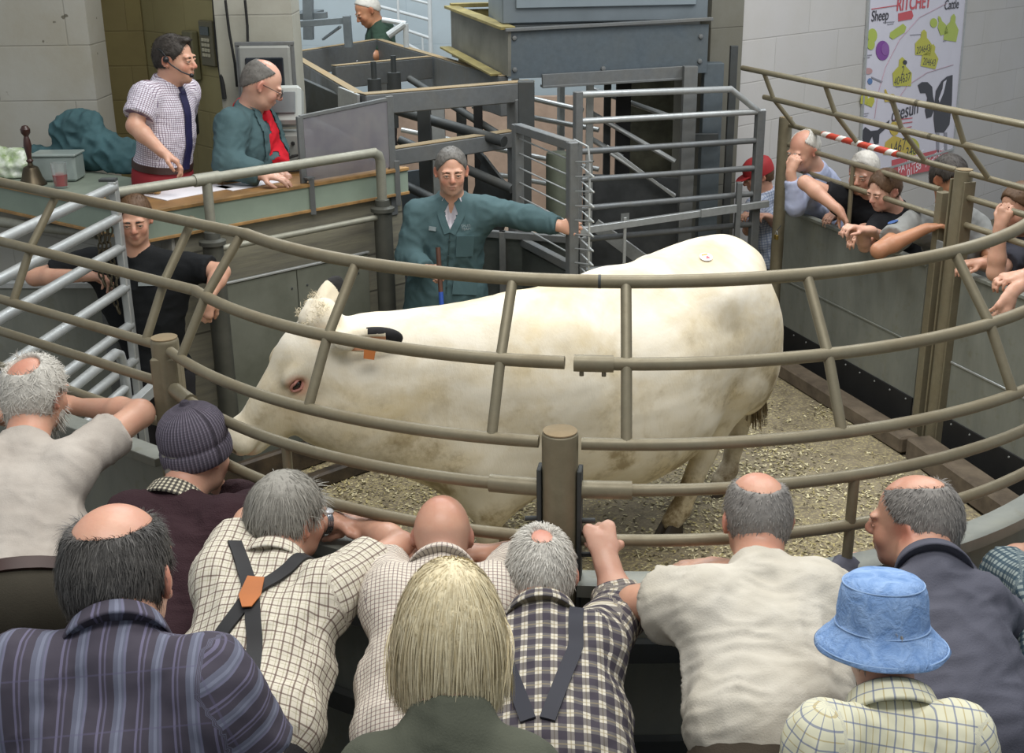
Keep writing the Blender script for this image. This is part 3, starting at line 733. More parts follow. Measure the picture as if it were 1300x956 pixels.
    shirt = mesh_from(s.get('cloth_name', 'shirt'), Vt, Qt, s['shirt'], root, attr={'cloth': uv})
    # trousers and shoes
    tr = s.get('trousers')
    if tr:
        G = Rec(); fz = floor_z; hipd = sd-A([0, 0, sd[2]]); hipd = nrm(hipd); ff = nrm(A([fr[0], fr[1], 0]))
        legs = s.get('feet') or [Pv*A([1, 1, 0])-ff*s.get('back', .0)+hipd*q_*.13+A([0, 0, fz+.09]) for q_ in (-1, 1)]
        un = s.get('hem', .02) > .05; G.ell(Pv-up*(.06 if un else 0), (.165*bs+o+bell*.3-(.03 if un else 0), .125*bs+o*.6+bell*.3-(.03 if un else 0), .13), TR, .04)
        for q_, ft in zip((-1, 1), legs):
            hp = Pv+hipd*q_*.085-A([0, 0, .06]); ft = A(ft); kn = (hp+ft)/2+ff*.03
            G.cone(hp, kn, .098*bs, .072*bs, .05); G.cone(kn, ft-A([0, 0, .02]), .070*bs, .058*bs, .03)
        G.half(Pv+up*(-.03 if un else .055), up); 
        Vg, Qg = G.mesh(.013); Ng = vnormals(Vg, Qg); Vg = Vg+Ng*(wob(Vg, 14, 2)*.005)[:, None]; Vg[:, 2] = np.maximum(Vg[:, 2], fz+.03)
        mesh_from('trousers', Vg, Qg, tr, root)
        for q_, ft in zip((-1, 1), legs):
            R = Rec(); ft = A([ft[0], ft[1], fz]); R.ell(ft+ff*.07+A([0, 0, .035]), (.048, .14, .045), rotm(np.cross(ff, [0, 0, 1]), ff, (0, 0, 1)), .02); R.cone(ft+A([0, 0, .06]), ft+A([0, 0, .11]), .05, .048, .03); R.half(ft+A([0, 0, .002]), (0, 0, -1))
            Vs_, Qs_ = R.mesh(.011); mesh_from('shoe', Vs_, Qs_, simple('shoe_leather', '#2a2320', .5, var=.1), root)
        if s.get('belt'):
            mb = MB(); c = Pv+up*.055; pts = [c+sd*(.158*bs+o+bell*.3)*math.cos(a)+fr*(.118*bs+o*.6+bell*.3)*math.sin(a) for a in np.linspace(0, 2*PI, 30)]
            Vb = []; 
            for p_ in pts: n_ = nrm(p_-c); Vb += [p_-up*.018, p_-up*.018+n_*.012, p_+up*.018+n_*.012, p_+up*.018]
            mb.add(Vb, [(i*4+j, i*4+(j+1) % 4, (i+1)*4+(j+1) % 4, (i+1)*4+j) for i in range(len(pts)-1) for j in range(4)])
            mb.build('belt', s['belt'], root)
    info = dict(root=root, Q=Qt, V=Vt, N=Nt, sd=sd, fr=fr, up=up, P=P, H=H, F=F, U=U, S=S_, N0=N, Pv=Pv, C=C, L=L, hs=hs, body=V)
    return info
def on_cloth(I, s_, a, facing, off=.004):
    "point of the shirt surface at side offset s_ and height a below the neck, seen from `facing`"
    V, N = I['V'], I['N']; f = facing; m = (N@f) > .15
    rel = V-I['N0']; d = ((rel@I['sd']-s_)**2+(rel@I['up']+a)**2); d = np.where(m, d, 9); idx = np.argsort(d)[:8]
    p = V[idx].mean(0); n = nrm(N[idx].mean(0)); p = p+I['sd']*(s_-(p-I['N0'])@I['sd'])+I['up']*(-a-(p-I['N0'])@I['up']); return p+n*off, n
def ribbon(I, path, w, name, m, facing, parent=None, off=.005, th=.003, n=14):
    ps = []; 
    for i in range(len(path)-1):
        for t_ in np.linspace(0, 1, n, endpoint=(i == len(path)-2)): ps.append(np.array(path[i])*(1-t_)+np.array(path[i+1])*t_)
    pts = [on_cloth(I, p[0], p[1], facing, off) for p in ps]; X = np.array([p[0] for p in pts]); Nn = np.array([p[1] for p in pts])
    for _ in range(3): X[1:-1] = (X[:-2]+2*X[1:-1]+X[2:])/4; Nn[1:-1] = (Nn[:-2]+2*Nn[1:-1]+Nn[2:])/4
    V = []; 
    for i in range(len(X)):
        d = nrm(X[min(i+1, len(X)-1)]-X[max(i-1, 0)]); nn = nrm(Nn[i]); s_ = nrm(np.cross(d, nn))
        V += [X[i]-s_*w/2-nn*.004, X[i]+s_*w/2-nn*.004, X[i]+s_*w/2+nn*th, X[i]-s_*w/2+nn*th]
    F = [(i*4+j, i*4+(j+1) % 4, (i+1)*4+(j+1) % 4, (i+1)*4+j) for i in range(len(X)-1) for j in range(4)]+[(0, 1, 2, 3), tuple((len(X)-1)*4+j for j in (3, 2, 1, 0))]
    mb = MB(); mb.add(V, F); return mb.build(name, m, parent or I['root'])
def patch(I, cond, name, m, off=.004):
    "a piece of cloth lying on the part of the garment picked out by cond(side, height below neck, frontness)"
    V, Q, N = I['V'], I['Q'], I['N']; rel = V-I['N0']; c = cond(rel@I['sd'], -(rel@I['up']), N@I['fr']); f = c[Q].all(1); Qf = Q[f]; used = np.unique(Qf); mp = np.full(len(V), -1); mp[used] = np.arange(len(used))
    V1 = V[used]+N[used]*off; V0 = V[used]-N[used]*.003; n = len(used); Q1 = mp[Qf]
    return mesh_from(name, np.concatenate([V1, V0]), np.concatenate([Q1, Q1[:, ::-1]+n]), m, I['root'], attr={'cloth': np.concatenate([V1, V1])-I['N0']})
def band(I, a, b, c, r, h, m, name, parent=None):
    "collar like band round the neck"
    mb = MB(); pass
# ------------------------------------------------------------------ setting
RC = np.array([.385, 4.62]); RR = 1.744
def ring(a, r=RR, z=0.): return np.array([RC[0]+r*math.sin(a), RC[1]-r*math.cos(a), z])
def V3(p, z): return np.array([p[0], p[1], z])
khaki = steel('khaki_steel', '#857f6a', '#6e5f44', .6, .36, .3)
galv = steel('galvanised_steel', '#b2b6b6', '#7d7867', .25, .3, .5)
grey_steel = steel('grey_steel', '#74787a', '#6f6650', .35, .42, .45)
dark_steel = steel('dark_steel', '#43484a', '#4d4636', .4, .5, .3)
blue_steel = steel('blue_grey_steel', '#5d6870', '#5a584c', .3, .4, .4)
dusty = steel('dusty_steel', '#8b7f66', '#97794f', .6, .8, .1)
black_rubber = simple('black_rubber', '#151514', .75, var=.3)
def sheet_mat():
    t = NT('sheet_metal'); v = t.coords(); n = t.noise(t.map(v, (1, 1, .35)), 2.2, 6, .7, .5); n2 = t.noise(t.map(v, (1, 1, .12)), 30, 4, .6); n3 = t.noise(v, 12, 6, .75)
    c = t.ramp(n, [(.3, rgb('#6c706a')), (.55, rgb('#83867e')), (.75, rgb('#8d8e80'))])
    c = t.mix(t.math('MULTIPLY', t.ramp(n3, [(.55, 0.), (.75, 1.)]), .5), c, rgb('#6c6648'))
    c = t.mix(t.math('MULTIPLY', t.ramp(n2, [(.45, 0.), (.8, 1.)]), .25), c, rgb('#8f9187'))
    t.base(c); t.pbr(.5, .25); t.bump(n2, .08, .003); return t.m
sheet = sheet_mat()
def floor_mat(name, wet, litter):
    t = NT(name); v = t.coords(); n = t.noise(v, 1.3, 6, .65, .6); n2 = t.noise(v, 9, 6, .75); n3 = t.noise(v, 60, 5, .8)
    c = t.ramp(n2, [(.3, rgb('#574d3d')), (.5, rgb('#7a705d')), (.72, rgb('#92876f'))])
    if litter:
        k = t.math('MULTIPLY', t.ramp(n3, [(.48, 0.), (.58, 1.)]), t.ramp(n, [(.36, .15), (.6, 1.)]))
        c = t.mix(k, c, rgb('#aea276')); k2 = t.math('MULTIPLY', t.ramp(n3, [(.6, 0.), (.68, 1.)]), t.ramp(n, [(.4, .3), (.6, 1.)])); c = t.mix(k2, c, rgb('#d4ca9c'))
    t.base(c); t.pbr(.75); t.bump(t.math('ADD', n2, n3), .55, .01); return t.m
mb = MB(); mb.box((0, 6.0, -.06), (13, 20, .12)); tag(mb.build('floor', floor_mat('yard_concrete', 0, False)), kind='structure')
FP0, FP1 = np.array([1.87, 8.2]), np.array([2.4, 6.55])               # right hand fence line
fdir = nrm([*(FP1-FP0), 0]); fin = np.array([-.952, -.306, 0])        # along it, and into the ring
GP0, GP1 = np.array([-.8, 6.95]), np.array([-1.6, 6.2])               # rostrum wall line
gdir = nrm([*(GP1-GP0), 0]); gin = nrm(np.array([.68, -.73, 0]))
# ring floor with its sawdust
poly = [ring(a, RR-.03) for a in np.linspace(-1.25, 1.15, 30)]+[V3((2.45, 5.4), 0), V3((2.21, 6.45), 0), V3((1.70, 8.1), 0), V3((.2, 7.75), 0), V3((-.65, 6.85), 0), V3((-1.55, 5.98), 0), V3((-1.75, 5.2), 0)]
mb = MB(); mb.prism([(p[0], p[1]) for p in poly], (0, 0, .002), (1, 0, 0), (0, 1, 0), (0, 0, 1), .012)
tag(mb.build('trim_1', floor_mat('sawdust_floor', 0, True)), kind='structure')
def inpoly(x, y):
    c = False; n = len(poly)
    for i in range(n):
        a, b = poly[i], poly[i-1]
        if (a[1] > y) != (b[1] > y) and x < (b[0]-a[0])*(y-a[1])/(b[1]-a[1])+a[0]: c = not c
    return c
rs = np.random.RandomState(5); Vs = []; Fs = []; fm = []
P = np.stack([rs.uniform(-1.7, 2.5, 60000), rs.uniform(2.9, 8.1, 60000), np.zeros(60000)], 1)
dens = .55+.9*wob(P, 3.2, 11)+.5*wob(P, 13, 3)-.45*np.clip(P[:, 1]-5.9, 0, 1.5)+.25*(P[:, 0] < -.2)
keep = [i for i in range(len(P)) if dens[i] > rs.uniform(.0, 1.35) and inpoly(P[i, 0], P[i, 1])][:21000]
for i in keep:
    a = rs.uniform(0, 6.28); L = rs.uniform(.004, .012); w = rs.uniform(.002, .0055); p = P[i]+[0, 0, .017+rs.uniform(0, .007)]
    d = np.array([math.cos(a), math.sin(a), rs.uniform(-.45, .45)])*L; s_ = np.array([-math.sin(a), math.cos(a), rs.uniform(-.4, .4)])*w
    b = len(Vs); Vs += [p-d-s_, p+d-s_, p+d+s_, p-d+s_]; Fs.append((b, b+1, b+2, b+3)); fm.append(0 if rs.rand() < .5 else (1 if rs.rand() < .6 else 2))
o = mesh_from('wood_shavings', Vs, np.array(Fs), [simple('shaving_pale', '#ddd3aa', .8, var=.15, scale=40), simple('shaving_tan', '#b3a672', .8, var=.15, scale=40), simple('shaving_brown', '#5e5338', .8, var=.15)], smooth=False, facemats=fm)
tag(o, 'pale wood shavings scattered over the ring floor', 'wood shavings', kind='stuff')

# walls
def block_mat(name, c1, c2, mort, bw, bh, spots=True, dirt='#8b8268', bumpy=.35, off=(0, 0, 0)):
    t = NT(name); v = t.coords('Object'); geo = t.t.nodes.new('ShaderNodeTexCoord')
    sep = t.n('SeparateXYZ'); t.l(v, sep.inputs[0]); cmb = t.n('CombineXYZ'); t.l(sep.outputs[0], cmb.inputs[0]); t.l(sep.outputs[2], cmb.inputs[1])
    br = t.n('TexBrick'); t.l(cmb.outputs[0], br.inputs['Vector']); br.inputs['Scale'].default_value = 1; br.inputs['Brick Width'].default_value = bw; br.inputs['Row Height'].default_value = bh
    br.inputs['Mortar Size'].default_value = .006; br.inputs['Mortar Smooth'].default_value = .6
    br.inputs['Color1'].default_value = (*rgb(c1), 1); br.inputs['Color2'].default_value = (*rgb(c2), 1); br.inputs['Mortar'].default_value = (*rgb(mort), 1)
    n = t.noise(v, 1.6, 6, .65); n2 = t.noise(v, 25, 5, .7)
    c = t.mix(t.math('MULTIPLY', t.ramp(n, [(.42, 0.), (.75, 1.)]), .5), br.outputs['Color'], rgb(dirt))
    if spots: c = t.mix(t.ramp(t.noise(v, 14, 2, .5), [(.70, 0.), (.735, .8)]), c, rgb('#4f4a3c'))
    t.base(c); t.pbr(.7, 0, .3); h = t.math('ADD', t.math('MULTIPLY', br.outputs['Fac'], -1.2), t.math('MULTIPLY', n2, .35)); t.bump(h, bumpy, .01); return t.m
def wall(name, p0, p1, z0, z1, th, m, side=1):
    p0, p1 = np.array([*p0[:2], 0.]), np.array([*p1[:2], 0.]); d = p1-p0; L = np.linalg.norm(d); d /= L; n = np.array([-d[1], d[0], 0])*side
    mb = MB(); mb.box((L/2, th/2*side, (z1-z0)/2), (L, th, z1-z0))
    o = mb.build(name, m, origin=(0, 0, 0)); o.location = (p0[0], p0[1], z0); o.rotation_euler = (0, 0, math.atan2(d[1], d[0])); return tag(o, kind='structure')
white_block = block_mat('white_painted_block', '#b6b4b2', '#bab8b5', '#acaaa6', .9, .30, False, '#aeaba2')
# the white wall runs away to the right at 45 degrees
WP0 = ay(942, 50, 8.95); WD = nrm([.69, .724, 0])
wall('wall_right', WP0, WP0+WD*11, 0, 4.2, .25, white_block)
left_block = block_mat('grey_concrete_wall', '#a09f97', '#a4a39b', '#94938b', .9, .32, True)
wall('wall_left', (-6.2, 7.5), (-2.47, 7.5), 0, 4.2, .3, left_block)
brown_block = block_mat('brown_painted_block', '#786e4a', '#7b7149', '#716744', .45, .225, False, '#594f33')
tan_block = block_mat('tan_painted_block', '#948b62', '#978e65', '#8b825c', .45, .225, False, '#766d49')
wall('wall_back_left', (-3.2, 8.45), (-2.42, 8.45), 0, 4.2, .2, brown_block)
wall('wall_alcove', (-2.45, 8.5), (-1.72, 7.62), 0, 4.2, .12, tan_block)
pil = block_mat('pillar_render', '#9e9d91', '#a3a297', '#95948a', 2., 1.2, False, '#7d7866')
wall('trim_2', (-1.72, 7.5), (-1.27, 7.52), 0, 4.2, .4, pil)
conc = block_mat('grey_column_concrete', '#6c6b62', '#706f66', '#605f57', 3., 1.1, False, '#57523f')
c0 = ay(902, 50, 8.75); wall('trim_3', c0, WP0+np.array([.0, -.02, 0]), 0, 4.2, .35, conc)
blue_wall = block_mat('pale_blue_wall', '#a9b6bd', '#adbac1', '#9fadb5', 1.2, .6, False, '#98a3a6', .1)
wall('wall_back', (-3.4, 12.6), (3.4, 12.6), 0, 4.2, .2, blue_wall)
# rostrum base: concrete wall under the desk, floor behind it at 0.62
def board_mat():
    t = NT('weathered_boards'); v = t.coords(); sep = t.n('SeparateXYZ'); t.l(v, sep.inputs[0])
    fr = t.math('FRACT', t.math('MULTIPLY', sep.outputs[2], 4.6)); line = t.math('LESS_THAN', fr, .05)
    n = t.noise(t.map(v, (.5, .5, 6)), 4, 5, .7); c = t.ramp(n, [(.3, rgb('#66635a')), (.7, rgb('#85826f'))]); c = t.mix(line, c, rgb('#4f4c42'))
    t.base(c); t.pbr(.8); t.bump(t.math('SUBTRACT', n, line), .3, .01); return t.m
E_ = GP0-gdir[:2]*.23
wall('wall_rostrum', (GP1[0]+gdir[0]*.14, GP1[1]+gdir[1]*.14), E_, 0, 1.42, .16, board_mat())
wall('wall_rostrum_side', (-3.6, 7.47), (GP1[0]+gdir[0]*.16, GP1[1]+gdir[1]*.16), 0, 1.42, .16, left_block)
mb = MB(); mb.prism([(-1.72, 6.2), (-.72, 7.2), (-1.0, 7.47), (-3.2, 8.4), (-3.5, 7.5)], (0, 0, .0), (1, 0, 0), (0, 1, 0), (0, 0, 1), .62)
tag(mb.build('floor', simple('rostrum_floor', '#5b564b', .8)), kind='structure')
# kerbs
kerb = simple('concrete_kerb', '#6e6252', .85, var=.3, scale=6, bump=.5, dark='#4a4034')
timber = simple('dark_wet_timber', '#4b3f30', .6, var=.35, scale=7, bump=.4, dark='#251f19')
def kerbs(n, a, b, w, h, m, z=0.014):
    mb = MB(); mb.bar(V3(a, z+h/2), V3(b, z+h/2), w, h, bev=.012); return tag(mb.build(n, m), kind='structure')
kerbs('trim_4', (1.70, 8.2), (2.27, 6.46), .13, .10, kerb); kerbs('trim_5', (2.29, 6.40), (2.66, 4.9), .15, .13, kerb)
kerbs('trim_6', (-1.62, 5.93), (-.62, 6.86), .05, .16, timber); kerbs('trim_7', (-1.45, 5.72), (-.40, 6.70), .07, .09, timber)
# step the back row stands on
mb = MB(); mb.box((0, 1.05, .17), (5.2, 1.9, .34), bev=.01); tag(mb.build('floor', simple('stand_step', '#4a4843', .85)), kind='structure')

wall('trim_9', (-1.6, 12.4), (1.2, 12.4), 0, 1.30, .1, simple('pink_render', '#b8a08e', .8, var=.08))
# ------------------------------------------------------------------ ring fence
ZC, ZD, ZE, ZA, ZB = 1.618, 1.49, 1.345, 1.98, 1.80
DA, DB = .24, .10
def arcpts(a0, a1, r, z, n=24): return [ring(a, r, z) for a in np.linspace(a0, a1, n)]
def post(p, label, top=ZC+.03, r=.040, cat='fence post', name='fence_post', group=None, m=None):
    mb = MB(); c = V3(p, 0); mb.lathe(c, [(r, .0), (r, top-.012), (r*.98, top-.004), (r*.9, top)], 20)
    o = mb.build('column', m or khaki, None); root = empty(name, c, label, cat, group)
    o.parent = root; o.location = tuple(np.array(o.location)-c)
    mb = MB(); mb.lathe(c, [(r*.94, top+.0005), (r*.94, top+.004)], 20); mb.build('end_cap', dusty, root)
    mb = MB(); mb.box(c+[0, 0, .006], (.16, .16, .012), bev=.003); mb.build('base_plate', m or khaki, root)
    return root
angC = -.152; angL = -1.02
pc = post(ring(angC)[:2], 'thick round steel post at the front middle of the ring fence', r=.047)
pL = post(ring(angL)[:2]+np.array([0, 0]), 'square sided khaki post at the left end of the curved ring fence', r=.044)
# square facing plates of the centre post
for s_ in (-1, 1):
    t_ = np.array([math.cos(angC), math.sin(angC), 0]); mb = MB(); q = ring(angC, RR, 0)+t_*s_*.052; mb.box(q+[0, 0, .9], (.012, .05, 1.3), t_, np.cross([0, 0, 1.], t_), (0, 0, 1), .002); mb.build('mounting_flange', dark_steel, pc)
mb = MB(); q = ring(angL, RR, 0); mb.box(q+[0, 0, .8], (.085, .085, 1.585), bev=.006); mb.build('square_casing', khaki, pL)
def rail(mb, pts, r=.0165): mb.tube(pts, r, 12)
def fence_section(a0, a1, label, struts, low, upper=None, gapB=None):
    root = empty('ring_fence_panel', ring((a0+a1)/2), label, 'ring fence', 'curved tube and sheet panels of the ring fence')
    g = .055/RR
    for nm, r, z, b0, b1, th in (('rail', RR, ZC, a0+g, a1-g, .0165), ('rail', RR, ZD, a0+g, a1-g, .0165), ('rail', RR, ZE, a0+g, a1-g, .0165), ('rail', RR-DB, ZB, *(gapB or (a0, a1)), .0175), ('top_rail', RR-DA, ZA, *(upper or (a0, a1)), .0185)):
        mb = MB(); rail(mb, arcpts(b0, b1, r, z), th); o = mb.build(nm, khaki, root)
        if nm == 'rail' and z == ZD:
            for b, sg in ((b0, 1), (b1, -1)):
                mb = MB(); rail(mb, arcpts(b, b+sg*.075, RR, ZD, 4), .024); mb.build('clamp_sleeve', khaki, o)
    for a in struts:
        mb = MB(); P0, P1, P2 = ring(a, RR, ZC), ring(a, RR-DB, ZB), ring(a, RR-DA, ZA)
        rail(mb, [P0, P1], .0145); rail(mb, [P1, P2], .0145); mb.build('strut', khaki, root)
    for a in low:
        mb = MB(); rail(mb, [ring(a, RR, 1.22), ring(a, RR, ZD)], .0145); mb.build('strut', khaki, root)
    # solid panel with its lip
    V = []; n = 30
    prof = [(RR+.012, .05), (RR+.012, 1.20), (RR+.05, 1.20), (RR+.05, 1.235), (RR-.035, 1.235), (RR-.035, 1.215), (RR-.012, 1.21), (RR-.012, .05)]
    As = np.linspace(a0+g*.9, a1-g*.9, n)
    for a in As: V += [ring(a, r, z) for r, z in prof]
    k = len(prof); F = [(i*k+j, i*k+(j+1) % k, (i+1)*k+(j+1) % k, (i+1)*k+j) for i in range(n-1) for j in range(k)]+[tuple(range(k)), tuple((n-1)*k+j for j in range(k))[::-1]]
    mb = MB(); mb.add(V, F); mb.build('sheet_panel', sheet, root)
    for z in (.35, .72, 1.03):
        mb = MB(); V = []; prof2 = [(RR+.014, z-.03), (RR+.045, z-.03), (RR+.045, z+.03), (RR+.014, z+.03)]
        for a in As: V += [ring(a, r, zz) for r, zz in prof2]
        mb.add(V, [(i*4+j, i*4+(j+1) % 4, (i+1)*4+(j+1) % 4, (i+1)*4+j) for i in range(n-1) for j in range(4)]+[(0, 1, 2, 3), tuple((n-1)*4+j for j in (3, 2, 1, 0))]); mb.build('stiffener', dark_steel, root)
    return root
sL = fence_section(angL, angC, 'curved tubular ring fence panel left of the thick centre post, with four slanting struts', [-.94, -.575, -.255], [-.63], upper=(-.925, -.1015), gapB=(-.99, -.152))
sR = fence_section(angC, 1.12, 'curved tubular ring fence panel right of the thick centre post', [-.055, .272, .62], [.30], upper=(-.1005, 1.12), gapB=(-.135, 1.12))
mb = MB(); rail(mb, arcpts(-.137, -.075, RR-DB, ZB, 4), .0225); mb.tube([ring(-.125, RR-DB, ZB-.02), ring(-.125, RR-DB, ZB-.034)], .006, 8); mb.tube([ring(-.09, RR-DB, ZB-.02), ring(-.09, RR-DB, ZB-.034)], .006, 8); mb.build('clamp_sleeve', khaki, sR)
for s_, a in ((-1, angC-.03), (1, angC+.03)):
    for z in (1.40, 1.30):
        mb = MB(); mb.tube([ring(a, RR+.0, z), ring(a, RR+.0, z)+np.array([.04*s_, 0, 0])], .007, 8); mb.build('bolt', dark_steel, pc)
# straight run to the left of the corner post
LP0 = V3(ring(angL)[:2], 0); ld = nrm([-.69, .53, 0]); ln = np.array([.53, .69, 0]); ln = nrm(ln)
root = empty('ring_fence_panel', LP0+ld*.9, 'straight tubular fence panel running off the left edge of the frame', 'ring fence')
for nm, off, z, s0, s1 in (('rail', 0, ZC, .05, 1.9), ('rail', 0, ZD, .05, 1.9), ('rail', 0, ZE, .05, 1.9), ('rail', DB, ZB, float((ring(-.99, RR-DB)-LP0-ln*DB)@ld), 1.9), ('top_rail', DA, ZA, float((ring(-.925, RR-DA)-LP0-ln*DA)@ld), 1.9)):
    st_ = ring(-.925, RR-DA, ZA) if z == ZA else (ring(-.99, RR-DB, ZB) if z == ZB else LP0+ld*s0+ln*off+[0, 0, z])
    mb = MB(); rail(mb, [st_, LP0+ld*s1+ln*off+[0, 0, z]], .0175 if z > 1.7 else .0165); mb.build(nm, khaki, root)
for s0 in (.10, .86, 1.6):
    mb = MB(); q = LP0+ld*s0
    rail(mb, [q+[0, 0, ZC], q+ln*DB+[0, 0, ZB]], .0145); rail(mb, [q+ln*DB+[0, 0, ZB], q+ln*DA+[0, 0, ZA]], .0145); mb.build('strut', khaki, root)
mb = MB(); a = LP0+ld*.07+[0, 0, .62]; b = LP0+ld*1.9+[0, 0, .62]; mb.bar(a, b, .02, 1.15); mb.bar(a+[0, 0, .59], b+[0, 0, .59], .08, .03); mb.build('sheet_panel', sheet, root)
# ------------------------------------------------------------------ right hand fence
def fp(s, z, off=0.): return V3(FP0, z)+fdir*s+fin*off
def sx(px, py): p = apl(px, py, FP0, FP1); return float((p-V3(FP0, 0))[:2]@fdir[:2])
sN = sx(1181, 400); sP = sx(1203, 400); sB = sx(990, 300)
pR = post(fp(sP, 0)[:2], 'tall round post between the two right hand ring panels', r=.048, top=1.63)
for s0 in (-.058, .058):
    mb = MB(); mb.box(fp(sP+s0, .8), (.012, .07, 1.55), fdir, fin, (0, 0, 1), .002); mb.build('mounting_flange', khaki, pR)
mb = MB(); c = fp(sN, 0); mb.box(c+[0, 0, .75], (.055, .06, 1.47), fdir, fin, (0, 0, 1), .004); o = mb.build('gate_post', khaki); tag(o, 'narrow square steel post just left of the tall right hand post', 'gate post')
bp = c+np.array([0, 0, 1.2]); mb = MB(); mb.tube([bp+fdir*.03, bp+fdir*.12], .011, 8); mb.box(bp+fdir*.06+fin*.03, (.06, .012, .05), fdir, fin, (0, 0, 1), .002); mb.build('latch_bolt', galv, o)
bkp = post(fp(sB-.02, 0)[:2], 'round back corner post where the right hand fence meets the gate', r=.045, top=1.66)
def rfence(s0, s1, label, struts, z_first, uprights, ztop=1.08, ob=.05):
    root = empty('ring_fence_panel', fp((s0+s1)/2, 0), label, 'ring fence', 'straight ring fence panels on the right')
    for nm, off, z, e0, e1, r in (('rail', 0, ZC, s0, s1+(.12 if s0 < .5 else 0), .0165), ('rail', 0, 1.49, s0, s1, .0165), ('rail', 0, 1.345, s0, s1, .0165), ('rail', 0, 1.20, s0, s0+(s1-s0)*ob, .0165), ('rail', .16, 1.80, s0-.08 if s0 < .5 else s0-.17, s1+.10, .0175), ('top_rail', .24, 1.975, s0-.25 if s0 < .5 else s0-.20, s1+.07, .0175)):
        if e1-e0 < .1: continue
        mb = MB(); rail(mb, [fp(e0, z, off), fp(e1, z, off)], r); o = mb.build(nm, khaki, root)
    for q in struts:
        mb = MB(); rail(mb, [fp(q, ZC), fp(q-.02, 1.80, .16)], .0145); rail(mb, [fp(q-.02, 1.80, .16), fp(q-.03, 1.975, .24)], .0145); mb.build('strut', khaki, root)
    for q in uprights: mb = MB(); rail(mb, [fp(q, ztop), fp(q, 1.49)], .0145); mb.build('strut', khaki, root)
    mb = MB(); mb.bar(fp(s0+.03, (ztop+.22)/2), fp(s1-.03, (ztop+.22)/2), .02, ztop-.22); mb.bar(fp(s0+.03, ztop), fp(s1-.03, ztop), .05, .02); mb.build('sheet_panel', sheet, root)
    mb = MB(); mb.bar(fp(s0+.03, .58, .014), fp(s1-.03, .58, .014), .006, .012); mb.build('seam_strip', galv if s0 > 1 else sheet, root)
    mb = MB(); mb.bar(fp(s0+.03, .135, .012), fp(s1-.03, .135, .012), .012, .25); o = mb.build('rubber_flap', black_rubber, root)
    mb = MB(); n = int((s1-s0)/.16)
    for i in range(n): mb.lathe(fp(s0+.1+i*.16, .235, .018), [(.006, 0), (.005, .004)], 8, fdir, (0, 0, 1), fin)
    mb.build('rivets', galv, o)
    return root
r1 = rfence(sB+.04, sN-.03, 'back right ring panel of galvanised sheet with men leaning on it', [sx(1007.7, 158)+.02, sx(1089, 184.6), sx(1186, 212)-.08], 0, [sx(1079, 260)], 1.06, .45)
r2 = rfence(sP+.06, sP+2.2, 'right hand ring panel of galvanised sheet past the tall post', [sx(1255.4, 229), sx(1255.4, 229)+.7], 0, [], 1.09, 0)
# red and white tape wound along a rail
tm = NT('warning_tape'); v = tm.coords(); sp_ = tm.n('SeparateXYZ'); tm.l(v, sp_.inputs[0]); fr_ = tm.math('FRACT', tm.math('MULTIPLY', tm.math('ADD', sp_.outputs[1], sp_.outputs[2]), 6.0))
tm.base(tm.mix(tm.math('GREATER_THAN', fr_, .38), rgb('#d9d5cd'), rgb('#b9412c'))); tm.pbr(.5)
mb = MB(); a, b = sx(1045, 170), sx(1140, 200); pts = [fp(a+(b-a)*i/40, ZC) for i in range(41)]; mb.tube(pts, .0185, 12, radii=[.0178+.003*abs(math.sin(i*1.7)) for i in range(41)])
tag(mb.build('barrier_tape', tm.m), 'red and white striped warning tape wrapped round a right hand fence rail', 'tape')
# padlock hanging on the back post
pk = apl(997, 300, FP0, FP1)+fin*.07; root = empty('padlock', pk, 'small brass padlock hanging by the back right post', 'padlock')
brass = simple('brass', '#b59a50', .35, .8, .1)
mb = MB(); mb.box(pk, (.04, .018, .034), fdir, fin, (0, 0, 1), .004); mb.build('lock_body', brass, root)
mb = MB(); mb.tube([pk+fdir*.013*math.cos(t)+np.array([0, 0, .017+.026*math.sin(t)]) for t in np.linspace(0, PI, 9)], .0035, 8); mb.build('shackle', galv, root)
mb = MB(); mb.tube([pk+[0, 0, .04], fp(sB+.04, pk[2]+.07, .02)], .003, 6); mb.build('chain', dark_steel, root)

# ------------------------------------------------------------------ back gate across the ring
GT0, GT1 = np.array([.45, 7.8]), np.array([1.72, 8.3])
gd = nrm([*(GT1-GT0), 0])
root = empty('ring_gate', V3((GT0+GT1)/2, 0), 'long galvanised tubular gate across the back of the ring', 'gate')
def gt(s, z, o=0): return V3(GT0, z)+gd*s+np.array([gd[1], -gd[0], 0])*o
GL = float(np.linalg.norm(GT1-GT0))
mb = MB(); mb.tube([gt(0, 1.885), gt(1.08, 1.86), gt(1.30, 1.70)], .0215, 12); mb.build('top_rail', galv, root)
for z0, z1 in ((1.72, 1.70), (1.53, 1.51), (1.35, 1.325), (1.165, 1.15), (.96, .94), (.75, .73), (.5, .5), (.25, .25)):
    mb = MB(); mb.tube([gt(.0, z0), gt(GL-.02, z1)], .020, 12); mb.build('rail', galv if z0 > 1.6 else grey_steel, root)
mb = MB(); mb.box(gt(-.02, .98), (.05, .05, 1.85), gd, np.array([gd[1], -gd[0], 0]), (0, 0, 1), .004); mb.build('gate_stile', grey_steel, root)
mb = MB(); mb.box(gt(GL-.05, .88), (.06, .05, 1.66), gd, np.array([gd[1], -gd[0], 0]), (0, 0, 1), .004); mb.build('gate_stile', grey_steel, root)
root = empty('drop_bar', gt(.6, 1.05), 'galvanised square bar lying across the lower rails of the back gate', 'bar')
mb = MB(); mb.bar(gt(-.06, 1.03, .05), gt(GL+.02, 1.085, .05), .035, .045); mb.build('bar', galv, root)
mb = MB(); mb.bar(gt(.85, 1.07, .075), gt(1.12, 1.08, .075), .02, .055); mb.build('sleeve', galv, root)
